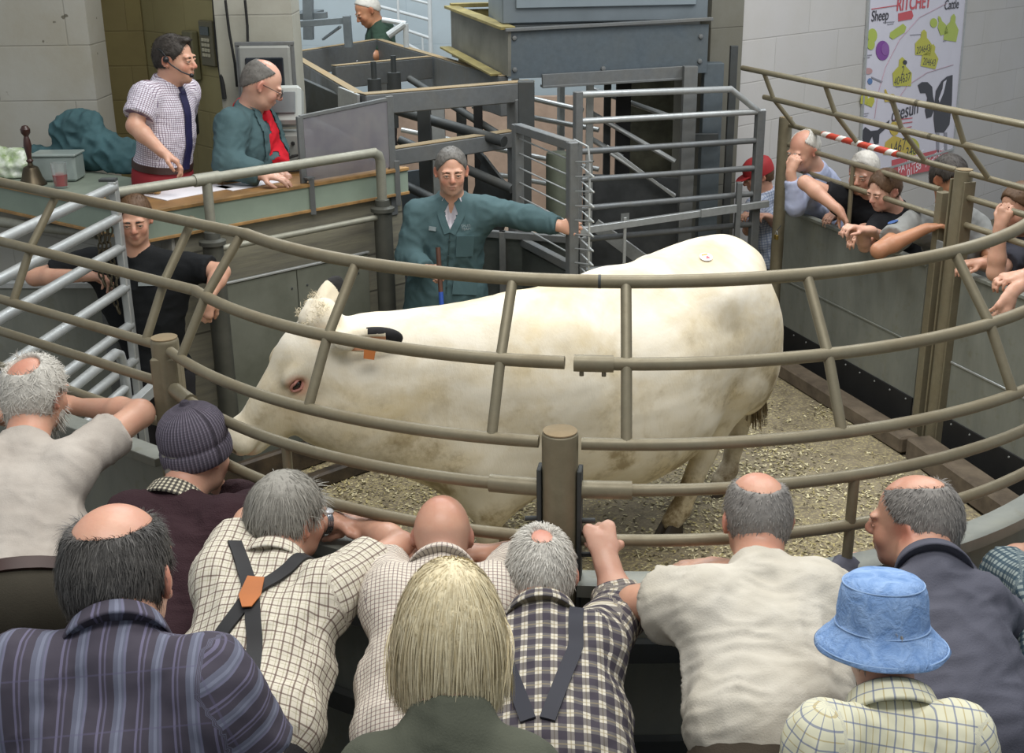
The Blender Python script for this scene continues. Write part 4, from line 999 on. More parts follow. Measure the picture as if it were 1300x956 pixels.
mb = MB(); mb.bar(gt(.30, 1.09, .05), gt(.30, .70, .05), .02, .025); mb.box(gt(.30, 1.09, .05), (.06, .03, .025), gd, (0, 0, 1)); mb.build('drop_pin', galv, root)
mb = MB(); mb.bar(gt(1.15, 1.25, .05), gt(1.15, .80, .05), .035, .05); mb.build('hanger', grey_steel, root)

mb = MB(); rail(mb, arcpts(-.1035, -.0985, RR-DA, ZA, 3), .0192); mb.build('joint_collar', dark_steel, sR)
# ------------------------------------------------------------------ rostrum and its desk
GN = gin                                                        # faces the ring
def gp(s, z, off=0.): return V3(GP0, z)+gdir*s+GN*off
DL = 1.40                                                       # run of the desk front from the post to its corner
sage = simple('sage_green_board', '#8b9a8b', .55, var=.08, scale=3); plyedge = simple('plywood_edge', '#a98350', .6, var=.2, scale=12); ply = simple('brown_plywood_top', '#a07a4c', .5, var=.2, scale=4)
root = empty('auctioneer_desk', gp(.6, 1.42), 'sage green fronted desk with plywood edges along the rostrum', 'desk')
cA, cB, cC = gp(-.26, 0), gp(DL, 0), np.array([-3.1, 7.0, 0.])
n2 = nrm(np.array([cC[1]-cB[1], -(cC[0]-cB[0]), 0])); n2 = n2 if n2[1] < 0 else -n2
for a, b, n_, nm in ((cA, cB, GN, 1), (cB, cC, n2, 0)):
    mb = MB(); mb.bar(a+n_*.02+[0, 0, 1.49], b+n_*.02+[0, 0, 1.49], .02, .125); mb.build('fascia', sage, root)
    mb = MB(); mb.bar(a+n_*.025+[0, 0, 1.562], b+n_*.025+[0, 0, 1.562], .035, .018); mb.build('edge_strip', plyedge, root)
    mb = MB(); mb.bar(a+n_*.025+[0, 0, 1.422], b+n_*.025+[0, 0, 1.422], .03, .016); mb.build('edge_strip', plyedge, root)
mb = MB(); pts = [cA, cB, cB-GN*.50-n2*.02, cA-GN*.50]; mb.prism([(p[0], p[1]) for p in pts], (0, 0, 1.545), (1, 0, 0), (0, 1, 0), (0, 0, 1), .022); mb.build('desktop', ply, root)
mb = MB(); pts = [cB, cC, cC-n2*.5, cB-(n2+GN)*.46, cB-GN*.49-gdir*.10]; mb.prism([(p[0], p[1]) for p in pts], (0, 0, 1.543), (1, 0, 0), (0, 1, 0), (0, 0, 1), .022); mb.build('desktop', simple('grey_green_top', '#8f9a8c', .5, var=.1), root)
for s0 in (.30, .62+.62):
    pass
mb = MB(); mb.bar(gp(.42, 1.60, .045), gp(.42, 1.40, .045), .03, .008); mb.box(gp(.42, 1.60, .02), (.05, .06, .008), gdir, GN, (0, 0, 1)); mb.build('bracket', grey_steel, root)
mb = MB(); mb.bar(gp(-.17, 1.62, .045), gp(-.17, 1.36, .045), .03, .008); mb.build('bracket', grey_steel, root)
# papers, gavel, glass, bell, bag, coat
paper = simple('white_paper', '#e9e8ee', .6, var=.02)
def sheetp(c, ang, w, l, name, label, m=paper, th=.003, group=None):
    X = np.array([math.cos(ang), math.sin(ang), 0]); Y = np.array([-X[1], X[0], 0]); mb = MB(); mb.box(np.array(c)+[0, 0, th/2], (w, l, th), X, Y); return tag(mb.build(name, m), label, 'paper', group)
ga = math.atan2(gdir[1], gdir[0])
zt = 1.568
sheetp(az(238, 243, zt), ga+.1, .42, .24, 'paper_sheet', 'white sheet of paper on the brown desktop in front of the auctioneer')
sheetp(az(318, 234, zt), ga+.05, .34, .16, 'paper_sheet', 'white sheet of paper under the hand of the man in the teal coat')
gv = az(191, 247, zt); root = empty('gavel', gv, 'turned wooden gavel lying on the desk edge above the boy', 'gavel')
wood = simple('varnished_wood', '#b58a4e', .35, var=.2, scale=15)
gx = nrm([.95, -.1, 0]); gy = np.cross([0, 0, 1.], gx)
mb = MB(); mb.lathe(gv+[0, 0, .03]-gx*.055, [(.020, 0), (.028, .006), (.028, .028), (.020, .034), (.024, .042), (.024, .068), (.020, .076), (.028, .082), (.028, .104), (.02, .11)], 16, gy, (0, 0, 1), gx); mb.build('gavel_head', wood, root)
mb = MB(); mb.tube([gv+[0, 0, .025], gv+gy*.10+[0, 0, .018], gv+gy*.22+[0, 0, .015]], .009, 10, radii=[.007, .008, .011]); mb.build('gavel_handle', wood, root)
gl = az(78, 238, zt); root = empty('drinking_glass', gl, 'pint glass of red drink standing on the left end of the desk', 'glass')
tg = NT('clear_glass'); tg.base((.9, .93, .92)); tg.pbr(.05); tg.b.inputs['Transmission Weight'].default_value = .9; tg.b.inputs['Alpha'].default_value = .45
mb = MB(); mb.lathe(gl, [(.033, 0), (.036, .004), (.044, .135), (.042, .135), (.034, .010), (.001, .008)], 20); mb.build('tumbler', tg.m, root)
mb = MB(); mb.lathe(gl, [(.032, .011), (.038, .07), (.001, .071)], 20); mb.build('red_drink', simple('red_drink', '#a02028', .2, var=.05), root)
bl = az(42, 234, zt); root = empty('hand_bell', bl, 'old brass hand bell with a turned dark wooden handle', 'bell')
mb = MB(); mb.lathe(bl, [(.075, 0), (.072, .01), (.055, .04), (.046, .075), (.038, .095), (.015, .105), (.012, .12)], 24); mb.build('bell_body', simple('tarnished_brass', '#5a5140', .35, .7, .2), root)
mb = MB(); mb.lathe(bl, [(.012, .118), (.02, .13), (.012, .14), (.015, .17), (.022, .21), (.017, .245), (.012, .262), (.024, .28), (.026, .30), (.015, .318), (.004, .322)], 16); mb.build('bell_handle', simple('dark_turned_wood', '#4a2f29', .35, var=.2), root)
def lumpy(name, label, cat, c, prims, m, vox=.012, amp=.01, fr=40, parent=None, seed=1):
    lo = np.min([np.array(p[0])-np.max(p[1])*1.4 for p in prims], 0)-.05; hi = np.max([np.array(p[0])+np.max(p[1])*1.4 for p in prims], 0)+.05
    S = SDF(c+lo, c+hi, vox)
    for p in prims: S.ell(c+np.array(p[0]), p[1], None, .05)
    S.half(c+[0, 0, .003], [0, 0, -1])
    V, Q = S.mesh(); N = vnormals(V, Q); w = wob(V, fr, seed); V = V+N*(amp*(1-2*np.abs(w))+amp*.3*wob(V, fr*2.5, seed+1))[:, None]; V[:, 2] = np.maximum(V[:, 2], c[2]+.002)
    o = mesh_from(name, V, Q, m, parent); return tag(o, label, cat) if parent is None else o
teal = simple('teal_cotton', '#3d6066', .85, var=.16, scale=5, bump=.15)
ct = az(85, 226, zt)+np.array([.02, .22, 0])
lumpy('folded_coat', 'crumpled dark teal coat heaped on the desk against the concrete wall', 'coat', ct, [((-.22, .03, .06), (.20, .12, .08)), ((.05, .05, .12), (.17, .13, .13)), ((-.06, .07, .22), (.12, .10, .10)), ((.22, 0, .07), (.13, .12, .12)), ((.02, .05, .27), (.10, .08, .07)), ((.30, -.04, .03), (.08, .10, .06))], teal, .010, .014, 30)
tb = az(62, 232, zt)+np.array([.03, .1, 0]); root = empty('storage_tub', tb, 'clear plastic tub between the bell and the coat', 'tub')
mb = MB(); mb.box(tb+[0, 0, .07], (.24, .16, .14), bev=.012); mb.build('tub_body', simple('cloudy_plastic', '#97a39f', .3, var=.1), root); mb = MB(); mb.box(tb+[0, 0, .145], (.255, .175, .014), bev=.005); mb.build('tub_rim', simple('cloudy_plastic', '#97a39f'), root)
bg = az(8, 226, zt)+np.array([-.02, .06, 0])
lumpy('plastic_bag', 'crumpled white and green plastic bag at the left end of the desk', 'bag', bg, [((0, 0, .05), (.17, .10, .08)), ((.08, 0, .08), (.08, .08, .07)), ((-.08, .02, .1), (.09, .08, .07))], simple('white_bag_plastic', '#d9dfd6', .3, var=.18, scale=14, dark='#86a060'), .010, .012, 50, seed=4)
# handrail of the rostrum with its thick posts
root = empty('rostrum_handrail', gp(.8, 0, .09), 'tubular handrail with two thick round posts along the front of the rostrum', 'handrail')
off = .115
rail_m = steel('pale_pipe', '#9a9a8d', '#77725f', .3, .4, .4)
mb = MB(); E0 = gp(0, 1.70, off); mb.tube([E0-[0, 0, .30], E0-[0, 0, .05], E0+gdir*.012-[0, 0, .018], E0+gdir*.045], .028, 14); mb.build('elbow', rail_m, root)
mb = MB(); mb.tube([gp(.03, 1.70, off), gp(1.62, 1.70, off)], .026, 14); mb.build('handrail', rail_m, root)
for s0 in (.44,): pass
mb = MB(); mb.tube([gp(1.02, 1.70, off), gp(1.16, 1.70, off)], .032, 14); mb.build('tee_fitting', rail_m, root)
mb = MB(); mb.tube([gp(1.09, 1.69, off), gp(1.09, 1.38, off)], .026, 14); mb.build('upright', rail_m, root)
for s0 in (0, 1.09):
    c = gp(s0, 0, off); mb = MB(); mb.lathe(c, [(.052, 0), (.052, 1.36), (.068, 1.365), (.068, 1.385), (.042, 1.395), (.04, 1.43), (.03, 1.435)], 20); mb.build('post', simple('dark_pipe', '#5b5c55', .5, .3, .2, 4), root)
mb = MB(); mb.tube([gp(.05, 1.335, off), gp(1.05, 1.335, off)], .017, 12); mb.build('mid_rail', rail_m, root)
mb = MB(); q0 = az(124, 297, 1.36); mb.tube([q0, q0+nrm([-.9, .45, 0])*1.2], .03, 12); mb.build('mid_rail', rail_m, root)
# sheet lining the foot of the rostrum wall
root = empty('wall_cladding', gp(.7, 0, .06), 'grey sheet metal cladding on the rostrum wall behind the cow', 'cladding')
lin_m = simple('flat_grey_sheet', '#75786e', .6, .15, .12, 2.5, 0, '#5c5f54')
for s0, s1 in ((.075, .56), (.565, 1.03)):
    mb = MB(); mb.bar(gp(s0, .57, .05), gp(s1, .57, .05), .012, 1.10); mb.build('sheet', lin_m, root)
mb = MB(); mb.bar(gp(.07, 1.13, .055), gp(1.03, 1.13, .055), .02, .012); mb.build('edge_strip', galv, root)
mb = MB()
for s0 in (.15, .5, .6, .98):
    for z in (.15, .55, 1.02): mb.lathe(gp(s0, z, .056), [(.007, 0), (.005, .004)], 8, gdir, (0, 0, 1), GN)
mb.build('screws', dark_steel, root)
# clear screen at the right end of the desk
root = empty('desk_screen', gp(.1, 1.56, 0), 'scratched clear plastic screen in a grey frame at the right end of the desk', 'screen')
s0, s1 = .44, -.17
fm_ = grey_steel
for a, b, w in (((s0, 1.57), (s0, 1.93), .035), ((s1, 1.3), (s1, 1.98), .045), ((s0, 1.925), (s1, 1.965), .02)):
    mb = MB(); mb.bar(gp(a[0], a[1], .0), gp(b[0], b[1], .0), w, .02, up=GN); mb.build('frame_bar', fm_, root)
ts = NT('scratched_acrylic'); v = ts.coords(); ts.base(ts.mix(ts.ramp(ts.noise(v, 3, 4), [(.4, 0.), (.65, 1.)]), rgb('#77757c'), rgb('#8b8a8a'))); ts.pbr(.25); ts.b.inputs['Alpha'].default_value = .72
mb = MB(); a, b, c, d = gp(s0-.02, 1.58, 0), gp(s1+.02, 1.58, 0), gp(s1+.02, 1.955, 0), gp(s0-.02, 1.915, 0); mb.add([a, b, c, d, a+GN*.006, b+GN*.006, c+GN*.006, d+GN*.006], [(3, 2, 1, 0), (4, 5, 6, 7), (0, 1, 5, 4), (1, 2, 6, 5), (2, 3, 7, 6), (3, 0, 4, 7)]); mb.build('screen_pane', ts.m, root)
# ------------------------------------------------------------------ things on the walls behind the auctioneer
p = ay(255, 83, 8.05); root = empty('wall_telephone', p, 'grey wall telephone with a looping black cord beside the auctioneer', 'telephone')
ad_ = nrm([.73, -.88, 0]); an = nrm([-.88, -.73, 0]); an = an if an[1] < 0 else -an
p = apl(249, 70, (-2.45, 8.5), (-1.72, 7.62))+an*.03; mb = MB(); mb.box(p, (.13, .05, .30), ad_, an, (0, 0, 1), .008); mb.build('handset_box', simple('grey_plastic', '#625f44', .5, var=.05), root)
mb = MB(); q = p+an*.03-[0, 0, .17]; mb.tube([q-ad_*.05, q-ad_*.05-[0, 0, .15], q-ad_*.01-[0, 0, .33], q+ad_*.045-[0, 0, .30], q+ad_*.05-[0, 0, .0]], .009, 8); mb.build('cord', black_rubber, root)
p = apl(268, 55, (-2.45, 8.5), (-1.72, 7.62))+an*.02; root = empty('keypad_unit', p, 'keypad intercom unit with a grid of buttons on the tan wall', 'keypad')
mb = MB(); mb.box(p, (.17, .03, .27), ad_, an, (0, 0, 1), .008); o = mb.build('case', simple('keypad_case', '#5e5a45', .5, var=.05), root)
mb = MB(); mb.box(p+an*.017+[0, 0, .075], (.11, .008, .05), ad_, an, (0, 0, 1)); mb.build('display', simple('keypad_display', '#24332e', .2, var=.02), root)
for i in range(3):
    for j in range(4): mb = MB(); mb.box(p+an*.018+ad_*(i-1)*.036+[0, 0, .022-.030*j], (.026, .008, .02), ad_, an, (0, 0, 1), .002); mb.build('button', simple('keypad_button', '#a9a58f', .5, var=.02), root)
def cable(pts, label, r=.008, nm='cable'):
    mb = MB(); mb.tube(pts, r, 8); return tag(mb.build(nm, black_rubber), label, 'cable')
cable([ay(272, 0, 7.6), ay(276, 60, 7.55), ay(286, 125, 7.5)+[0, -.02, 0]], 'dark conduit down the corner between tan wall and pillar', .014)
cable([ay(286, 0, 7.46), ay(291, 40, 7.46), ay(298, 80, 7.46), ay(301, 110, 7.46)], 'thin black cable hanging down the left part of the pillar')
cable([ay(311, 0, 7.46), ay(314, 32, 7.46), ay(315, 72, 7.44)], 'thin black cable running down to the monitor on the pillar')
# boxy monitors on the pillar
mp = ay(337, 92, 7.3); root = empty('crt_monitor', mp, 'old boxy grey monitor in a bracket on the pillar above the clerk', 'monitor')
mcase = simple('monitor_case', '#8b8d88', .5, var=.06)
mb = MB(); mb.box(mp+[0, .06, 0], (.30, .14, .30), bev=.012); mb.build('case', mcase, root)
mb = MB(); mb.box(mp+[0, -.012, -.01], (.22, .02, .19), bev=.01); mb.build('screen', simple('dark_screen', '#20242a', .12, var=.05), root)
mb = MB(); mb.bar(mp+[-.17, .03, .16], mp+[.17, .03, .16], .03, .02); mb.bar(mp+[-.16, .03, .16], mp+[-.16, .03, -.3], .02, .02); mb.bar(mp+[.16, .03, .16], mp+[.16, .03, -.3], .02, .02); mb.build('bracket', grey_steel, root)
mp2 = ay(362, 135, 7.1); root = empty('weigh_indicator', mp2, 'white sloping indicator unit on a grey box beside the clerk', 'indicator')
mb = MB(); mb.box(mp2, (.20, .12, .22), X=(1, 0, 0), Y=nrm([0, 1, -.35]), Z=nrm([0, .35, 1]), bev=.02); mb.build('case', simple('pale_case', '#a5aaa6', .45, var=.04), root)
mb = MB(); mb.box(mp2+[0, -.065, .03], (.14, .01, .12), X=(1, 0, 0), Y=nrm([0, 1, -.35]), Z=nrm([0, .35, 1]), bev=.004); mb.build('screen', simple('grey_display', '#6f7577', .2, var=.04), root)
mb = MB(); mb.box(mp2+[.02, .02, -.24], (.24, .16, .20), bev=.02); mb.build('base_box', mcase, root)
for i in range(4): mb = MB(); mb.lathe(mp2+[-.06+.05*i, -.065, -.20], [(.012, 0), (.009, .012)], 10, (1, 0, 0), (0, 0, 1), (0, -1, 0)); mb.build('knob', black_rubber, root)
mb = MB(); rnd = random.Random(3)
for k in range(5):
    q = mp2+np.array([.06, -.10, -.30]); pts = [q+np.array([.09*math.cos(t+k)+rnd.uniform(-.015, .015), -.03+.02*math.sin(2*t+k), .045*math.sin(t*1.3+k)]) for t in np.linspace(0, 6, 16)]; mb.tube(pts, .005, 6)
mb.build('cable_bundle', black_rubber, root)
mb = MB(); mb.box(mp2+[.06, -.03, -.40], (.5, .3, .03)); tag(mb.build('equipment_shelf', dark_steel), 'dark shelf carrying the indicator and its bundle of cables', 'shelf')

# ------------------------------------------------------------------ weigh crate frame
zf = 1.95
FL, FR_ = az(460, 120, zf), az(674, 103, zf); Lb, Bb = az(369, 68, zf), az(480, 50, zf); BL = az(369, 58, zf+.04)
M0, M1 = az(423, 84, zf), az(546, 72, zf); RR0, RR1 = Bb, az(640, 97, zf)
root = empty('weigh_crate', (-.4, 8.8, 0), 'rectangular grey steel crate frame with dusty top beams behind the man in the ring', 'crate')
fx_ = nrm(FR_-FL); fy_ = np.cross([0, 0, 1.], fx_)
def beam(a, b, nm='beam', w=.07, h=.13, top=True, m=None):
    mb = MB(); mb.bar(a-[0, 0, h/2], b-[0, 0, h/2], w, h, bev=.006); o = mb.build(nm, m or grey_steel, root)
    if top: mb = MB(); mb.bar(a+[0, 0, .004], b+[0, 0, .004], w*.96, .006); mb.build('dust_layer', dusty, o)
beam(FL, FR_, 'front_beam', .10, .12); beam(FL+fy_*.05, Lb, 'side_beam', .06, .26); beam(RR1, RR0, 'side_beam', .06, .26); beam(M0, M1, 'cross_beam', .06, .16); beam(Lb+[0, .1, .0], Bb, 'cross_beam', .06, .20)
beam(FL-[0, 0, .34]+fx_*.05, FR_-[0, 0, .30]-fx_*.12, 'cross_beam', .09, .10)
for q, w in ((FL+fx_*.09, .08), (FR_-fx_*.10, .11), (RR0, .1), (Lb, .08)):
    mb = MB(); mb.bar(q-[0, 0, .1], V3(q, 0), w, w*.9, up=fx_, bev=.004); mb.build('post', grey_steel, root)
# long sloping pipes inside
for a, b, r in ((ay(505, 140, 8.3), ay(640, 180, 7.7), .035), (ay(508, 178, 8.0), ay(650, 240, 7.55), .03), (ay(520, 100, 9.2), ay(640, 175, 8.2), .025), (ay(508, 232, 7.9), ay(565, 260, 7.6), .03)):
    mb = MB(); mb.tube([a, b], r, 12); mb.build('guide_pipe', dark_steel, root)
for px, Y, w, m_ in ((558, 8.6, .09, galv), (545, 8.9, .08, dark_steel), (587, 8.8, .07, dark_steel), (608, 8.4, .06, black_rubber), (540, 7.9, .08, dark_steel)):
    q = ay(px, 200, Y); mb = MB(); mb.bar(V3(q, 0), V3(q, 1.8), w, w, up=(1, 0, 0)); mb.build('post', m_, root)
mb = MB(); q = ay(525, 250, 8.2); mb.bar(V3(q, .7)-fx_*.35, V3(q, .7)+fx_*.1, .02, 1.3); mb.build('side_sheet', blue_steel, root)
mb = MB(); a, b = ay(603, 188, 8.0), ay(640, 236, 7.7); mb.bar(a, b, .02, .05); mb.bar(a-[0, 0, .25], b-[0, 0, .25], .02, .5); mb.build('side_sheet', dark_steel, root)
# machinery under the frame
for k, (px, py, Y) in enumerate(((475, 100, 9.0), (500, 92, 9.2))):
    q = ay(px, py, Y); mb = MB(); mb.lathe(q, [(.02, .12), (.02, .0), (.05, 0), (.05, -.12), (.02, -.13), (.02, -.4)], 12); mb.build('air_cylinder', dark_steel, root)
mb = MB(); a, b = ay(370, 95, 8.6), ay(460, 135, 7.7); mb.bar(a-[0, 0, .1], b-[0, 0, .1], .03, .22); mb.bar(a-[0, 0, .3]-fx_*.1, b-[0, 0, .3]-fx_*.1, .04, .20); mb.build('side_sheet', dark_steel, root)
mb = MB(); a, b = ay(455, 122, 7.4), ay(430, 112, 7.6); mb.bar(a-[0, 0, .05], b-[0, 0, .05], .02, .12); mb.build('bracket', galv, root)
# pale bars seen through, far side
fl = empty('pen_rails', (-.1, 9.8, 0), 'galvanised holding pen rails seen beyond the crate', 'rails')
for a, b in (((510, 165, 9.8), (760, 215, 9.4)), ((510, 200, 9.8), (760, 245, 9.4)), ((600, 135, 9.8), (760, 165, 9.4)), ((600, 108, 9.8), (740, 140, 9.4))):
    mb = MB(); mb.tube([ay(*a), ay(*b)], .02, 10); mb.build('rail', galv, fl)
for px in (655, 712): q = ay(px, 180, 9.6); mb = MB(); mb.tube([V3(q, 0), V3(q, 2.0)], .03, 10); mb.build('post', galv, fl)
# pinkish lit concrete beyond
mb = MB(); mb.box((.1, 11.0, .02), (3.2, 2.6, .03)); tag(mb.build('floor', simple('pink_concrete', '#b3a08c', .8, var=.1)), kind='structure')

# sheet gate behind the man
root = empty('sheet_gate', (-.1, 7.3, 0), 'grey sheet metal gate behind the man in the teal coat', 'gate')
a, b = np.array([-.62, 7.35, 0]), np.array([.42, 6.98, 0])
mb = MB(); mb.bar(a+[0, 0, .6], b+[0, 0, .6], .02, 1.08); mb.build('sheet', simple('dark_sheet', '#5c605c', .5, .3, .15), root)
for t_ in (0, .55, 1): q = a+(b-a)*t_; mb = MB(); mb.bar(q+[0, -.02, .05], q+[0, -.02, 1.18], .05, .04, up=(1, 0, 0)); mb.build('stile', grey_steel, root)
mb = MB(); mb.bar(a+[0, -.02, 1.16], b+[0, -.02, 1.16], .04, .04); mb.build('top_bar', grey_steel, root)
# comb gate held by the man
zc = 1.78
c0, c1 = az(657, 162, zc), az(727, 185, zc)
cd = nrm(c1-c0); cn = np.cross([0, 0, 1.], cd)
root = empty('comb_gate', (c0+c1)/2*np.array([1, 1, 0]), 'narrow grey steel gate of thin wires held by the man in the teal coat', 'gate')
mb = MB(); mb.bar(c0, c1, .05, .05, bev=.004); mb.build('top_bar', grey_steel, root)
for q, zb in ((c0, .1), (c1, .1)): mb = MB(); mb.bar(q+[0, 0, .02], V3(q, zb), .055, .055, up=cd, bev=.004); mb.build('stile', grey_steel, root)
mb = MB(); mb.bar(V3(c0, 1.12), V3(c1, 1.12), .045, .045); mb.build('bar', grey_steel, root)
mb = MB(); mb.bar(V3(c0, .58), V3(c1, .58), .02, 1.0); mb.build('sheet', simple('dark_sheet', '#5c605c'), root)
for i in range(7):
    z = 1.70-.085*i; mb = MB(); mb.tube([V3(c0, z+.02)+cd*.02, V3(c1, z)-cd*.02], .0045, 6); mb.build('wire', galv, root)
root2 = empty('spring_comb', V3(c1, 0)+cd*.06, 'row of zigzag wire springs on the edge of the comb gate', 'springs')
mb = MB(); mb.tube([V3(c1, 1.80)+cd*.03+[0, .1, 0], V3(c1, 1.80)+cd*.18, V3(c1, 1.72)+cd*.2, V3(c1, 1.05)+cd*.2], .006, 8); mb.build('carrier_wire', galv, root2)
for i in range(9):
    z = 1.70-.078*i; q = V3(c1, z)+cd*.04; mb = MB(); mb.tube([q, q+cd*.20+[0, 0, .035], q+cd*.06-[0, 0, .01], q+cd*.21-[0, 0, .045]], .005, 6); mb.build('spring_wire', galv, root2)
q = az(692, 200, 1.55)+np.array([.1, .35, 0]); mb = MB(); mb.lathe(V3(q, 0), [(.085, 0), (.085, 1.50), (.08, 1.52)], 18); tag(mb.build('bollard', simple('green_grey_pipe', '#5f6557', .6, .2, .15)), 'thick round green-grey pipe post behind the comb gate', 'post')
q = ay(668, 130, 7.7); mb = MB(); mb.box(q+[0, 0, -.02], (.10, .10, .30), bev=.005); mb.bar(q, V3(q, 0), .06, .06, up=(1, 0, 0)); tag(mb.build('gate_post', dark_steel), 'dark square post with a thick top block beside the comb gate', 'gate post')

# ------------------------------------------------------------------ steel hopper above the back gate
root = empty('steel_hopper', (.7, 8.6, 1.9), 'large blue-grey riveted steel chute box above the back gate', 'chute')
bTL, bTR, bBL, bBR = ay(645, 40, 8.2), ay(900, 28, 8.42), ay(645, 97, 8.2), ay(899, 86, 8.42)
d_ = nrm((bTR-bTL)*np.array([1, 1, 0])); w_ = np.cross([0, 0, 1.], d_)
L_ = float(np.linalg.norm((bTR-bTL)[:2])); zc_ = (bTL[2]+bBL[2])/2; hz_ = bTL[2]-bBL[2]+.03
mb = MB(); mb.box(V3((bTL+bTR)/2, zc_)+w_*.01, (L_, .02, hz_), d_, w_); mb.build('front_plate', blue_steel, root)
mb = MB(); mb.bar(V3(bTL, bTL[2]+.01)-d_*.02, V3(bTR, bTR[2]+.02)+d_*.02, .06, .02); mb.build('top_flange', grey_steel, root)
mb = MB(); mb.bar(V3(bBL, bBL[2]-.03)+d_*.22-w_*.03, V3(bBR, bBR[2]-.02)-d_*.13-w_*.03, .03, .08); mb.bar(V3(bBL, bBL[2]-.07)+d_*.22-w_*.01, V3(bBR, bBR[2]-.06)-d_*.13-w_*.01, .09, .015); mb.build('bottom_angle', grey_steel, root)
sl0 = ay(572, 12, 9.6); sl1 = ay(575, 60, 9.6)
mb = MB(); V = [bTL+[0, 0, .0], bBL, V3(sl0, bBL[2]-.0), V3(sl0, bTL[2]+.06)]; o_ = [v_+np.array([.02, .0, 0]) for v_ in V]; mb.add(V+o_, [(0, 1, 2, 3), (7, 6, 5, 4), (0, 4, 5, 1), (1, 5, 6, 2), (2, 6, 7, 3), (3, 7, 4, 0)]); mb.build('side_plate', simple('dirty_zinc', '#7f7f76', .5, .3, .2, 3), root)
mb = MB(); mb.bar(V3(bTL, bTL[2]+.02), V3(sl0, bTL[2]+.08), .10, .02); mb.build('side_flange', simple('yellowed_flange', '#8f8350', .6, .1, .2), root)
mb = MB(); mb.bar(V3(sl0, 2.33)-w_*.0, V3(sl0, 2.33)+d_*1.3, .1, .03); mb.bar(V3(sl0, 2.1)+d_*.05, V3(sl0, 2.1)+d_*1.3, .02, .4); mb.build('rear_plate', simple('yellowed_flange', '#8f8350'), root)
mb = MB(); mb.bar(ay(565, 60, 9.5), ay(630, 95, 8.3), .08, .015); mb.build('bottom_flange', simple('yellowed_flange', '#8f8350'), root)
for t_, z in ((.03, .1), (.03, -.1), (.47, -.11), (.96, .08), (.96, -.08)): mb = MB(); mb.lathe(V3(bTL+d_*L_*t_, zc_+z)-w_*.002, [(.018, 0), (.014, .012), (.006, .014)], 8, d_, (0, 0, 1), -w_); mb.build('bolt_head', grey_steel, root)
# cabinet sitting on it
root = empty('control_cabinet', V3(bTL, 2.4), 'pale blue-grey steel cabinet sitting on top of the chute box', 'cabinet')
k0 = ay(637, 22, 8.35); k1 = ay(900, 8, 8.55); z0 = ay(637, 31, 8.35)[2]
mb = MB(); c_ = (k0+k1)/2; Lk = float(np.linalg.norm((k1-k0)[:2])); mb.box(V3(c_, z0+.55)+w_*.3, (Lk, .6, 1.1), d_, w_, bev=.01); mb.build('case', simple('cabinet_blue_grey', '#737d83', .45, .3, .08, 3), root)
mb = MB(); mb.box(V3(c_, z0+.60)-w_*.012+d_*.0, (Lk-.18, .02, 1.0), d_, w_, bev=.004); mb.build('door', simple('cabinet_door', '#87939a', .4, .3, .06, 3), root)
mb = MB(); mb.box(V3(c_, z0-.03)+w_*.1, (Lk*.9, .3, .05), d_, w_); mb.build('plinth', dark_steel, root)
# uprights and sloping race side behind the gate
root = empty('loading_race', (1.0, 9.0, 0), 'dark race with sloping rails seen through the back gate', 'race')
for px, Y, w, m_, z1 in ((872, 8.3, .09, grey_steel, 2.0), (900, 8.5, .13, blue_steel, 2.0), (748, 8.6, .05, galv, 2.0), (770, 8.9, .05, dark_steel, 2.1), (790, 8.8, .10, black_rubber, 2.1), (925, 8.6, .05, dark_steel, 2.1)):
    q = ay(px, 200, Y); mb = MB(); mb.bar(V3(q, 0), V3(q, z1), w, w, up=(1, 0, 0)); mb.build('upright', m_, root)
for a, b, r in (((745, 140, 8.8), (857, 205, 8.6), .018), ((748, 112, 9.0), (857, 150, 8.8), .018), ((775, 195, 8.6), (857, 248, 8.45), .012), ((748, 175, 8.8), (790, 200, 8.7), .02)):
    mb = MB(); mb.tube([ay(*a), ay(*b)], r, 10); mb.build('rail', galv, root)
mb = MB(); a, b = ay(740, 250, 8.7), ay(868, 250, 8.5); mb.bar(V3(a, .62), V3(b, .62), .02, 1.2); mb.build('side_sheet', simple('race_sheet', '#55585a', .45, .35, .15), root)
mb = MB(); mb.bar(ay(770, 185, 8.45), ay(857, 250, 8.4), .015, .02); mb.bar(ay(755, 285, 8.3), ay(830, 340, 8.2), .02, .09); mb.build('sloping_bar', galv, root)
mb = MB(); q0, q1 = V3(ay(790, 200, 9.3), 0), V3(ay(900, 200, 9.3), 0); mb.bar(V3(q0, 1.2), V3(q1, 1.2), .04, 1.9); mb.build('back_sheet', simple('race_back', '#6b6a58', .6, .1, .25), root)
mb = MB(); q = ay(893, 176, 8.40); mb.box(q, (.20, .03, .07), bev=.004); mb.build('hinge_plate', dark_steel, root)

# ------------------------------------------------------------------ far side: pale rails and frames
root = empty('walkway_railing', (-.6, 10.5, 0), 'white tubular walkway railing against the pale blue wall', 'railing')
wp = simple('white_paint', '#c3c9cb', .45, var=.06)
Pt = lambda a, b, Y: ay(a, b, Y)
for a, b, r in (((545, -10, 12.2), (547, 75, 12.2), .022), ((470, 5, 12.2), (545, 25, 12.2), .016), ((470, -15, 12.2), (546, 5, 12.2), .013), ((515, 38, 12.2), (545, 48, 12.2), .016), ((515, 55, 12.2), (546, 72, 12.2), .016), ((485, 25, 9.9), (515, 30, 9.9), .02), ((493, 45, 9.9), (514, 30, 9.9), .03), ((515, 30, 9.9), (516, 60, 9.9), .022), ((505, -10, 11.3), (506, 35, 11.3), .012), ((536, 45, 12.2), (537, 65, 12.2), .01)):
    mb = MB(); mb.tube([Pt(*a), Pt(*b)], r, 10); mb.build('rail', wp, root)
root = empty('store_frame', (-1.8, 11, 0), 'grey angle steel frame with a shelf on the far left of the pale wall', 'frame')
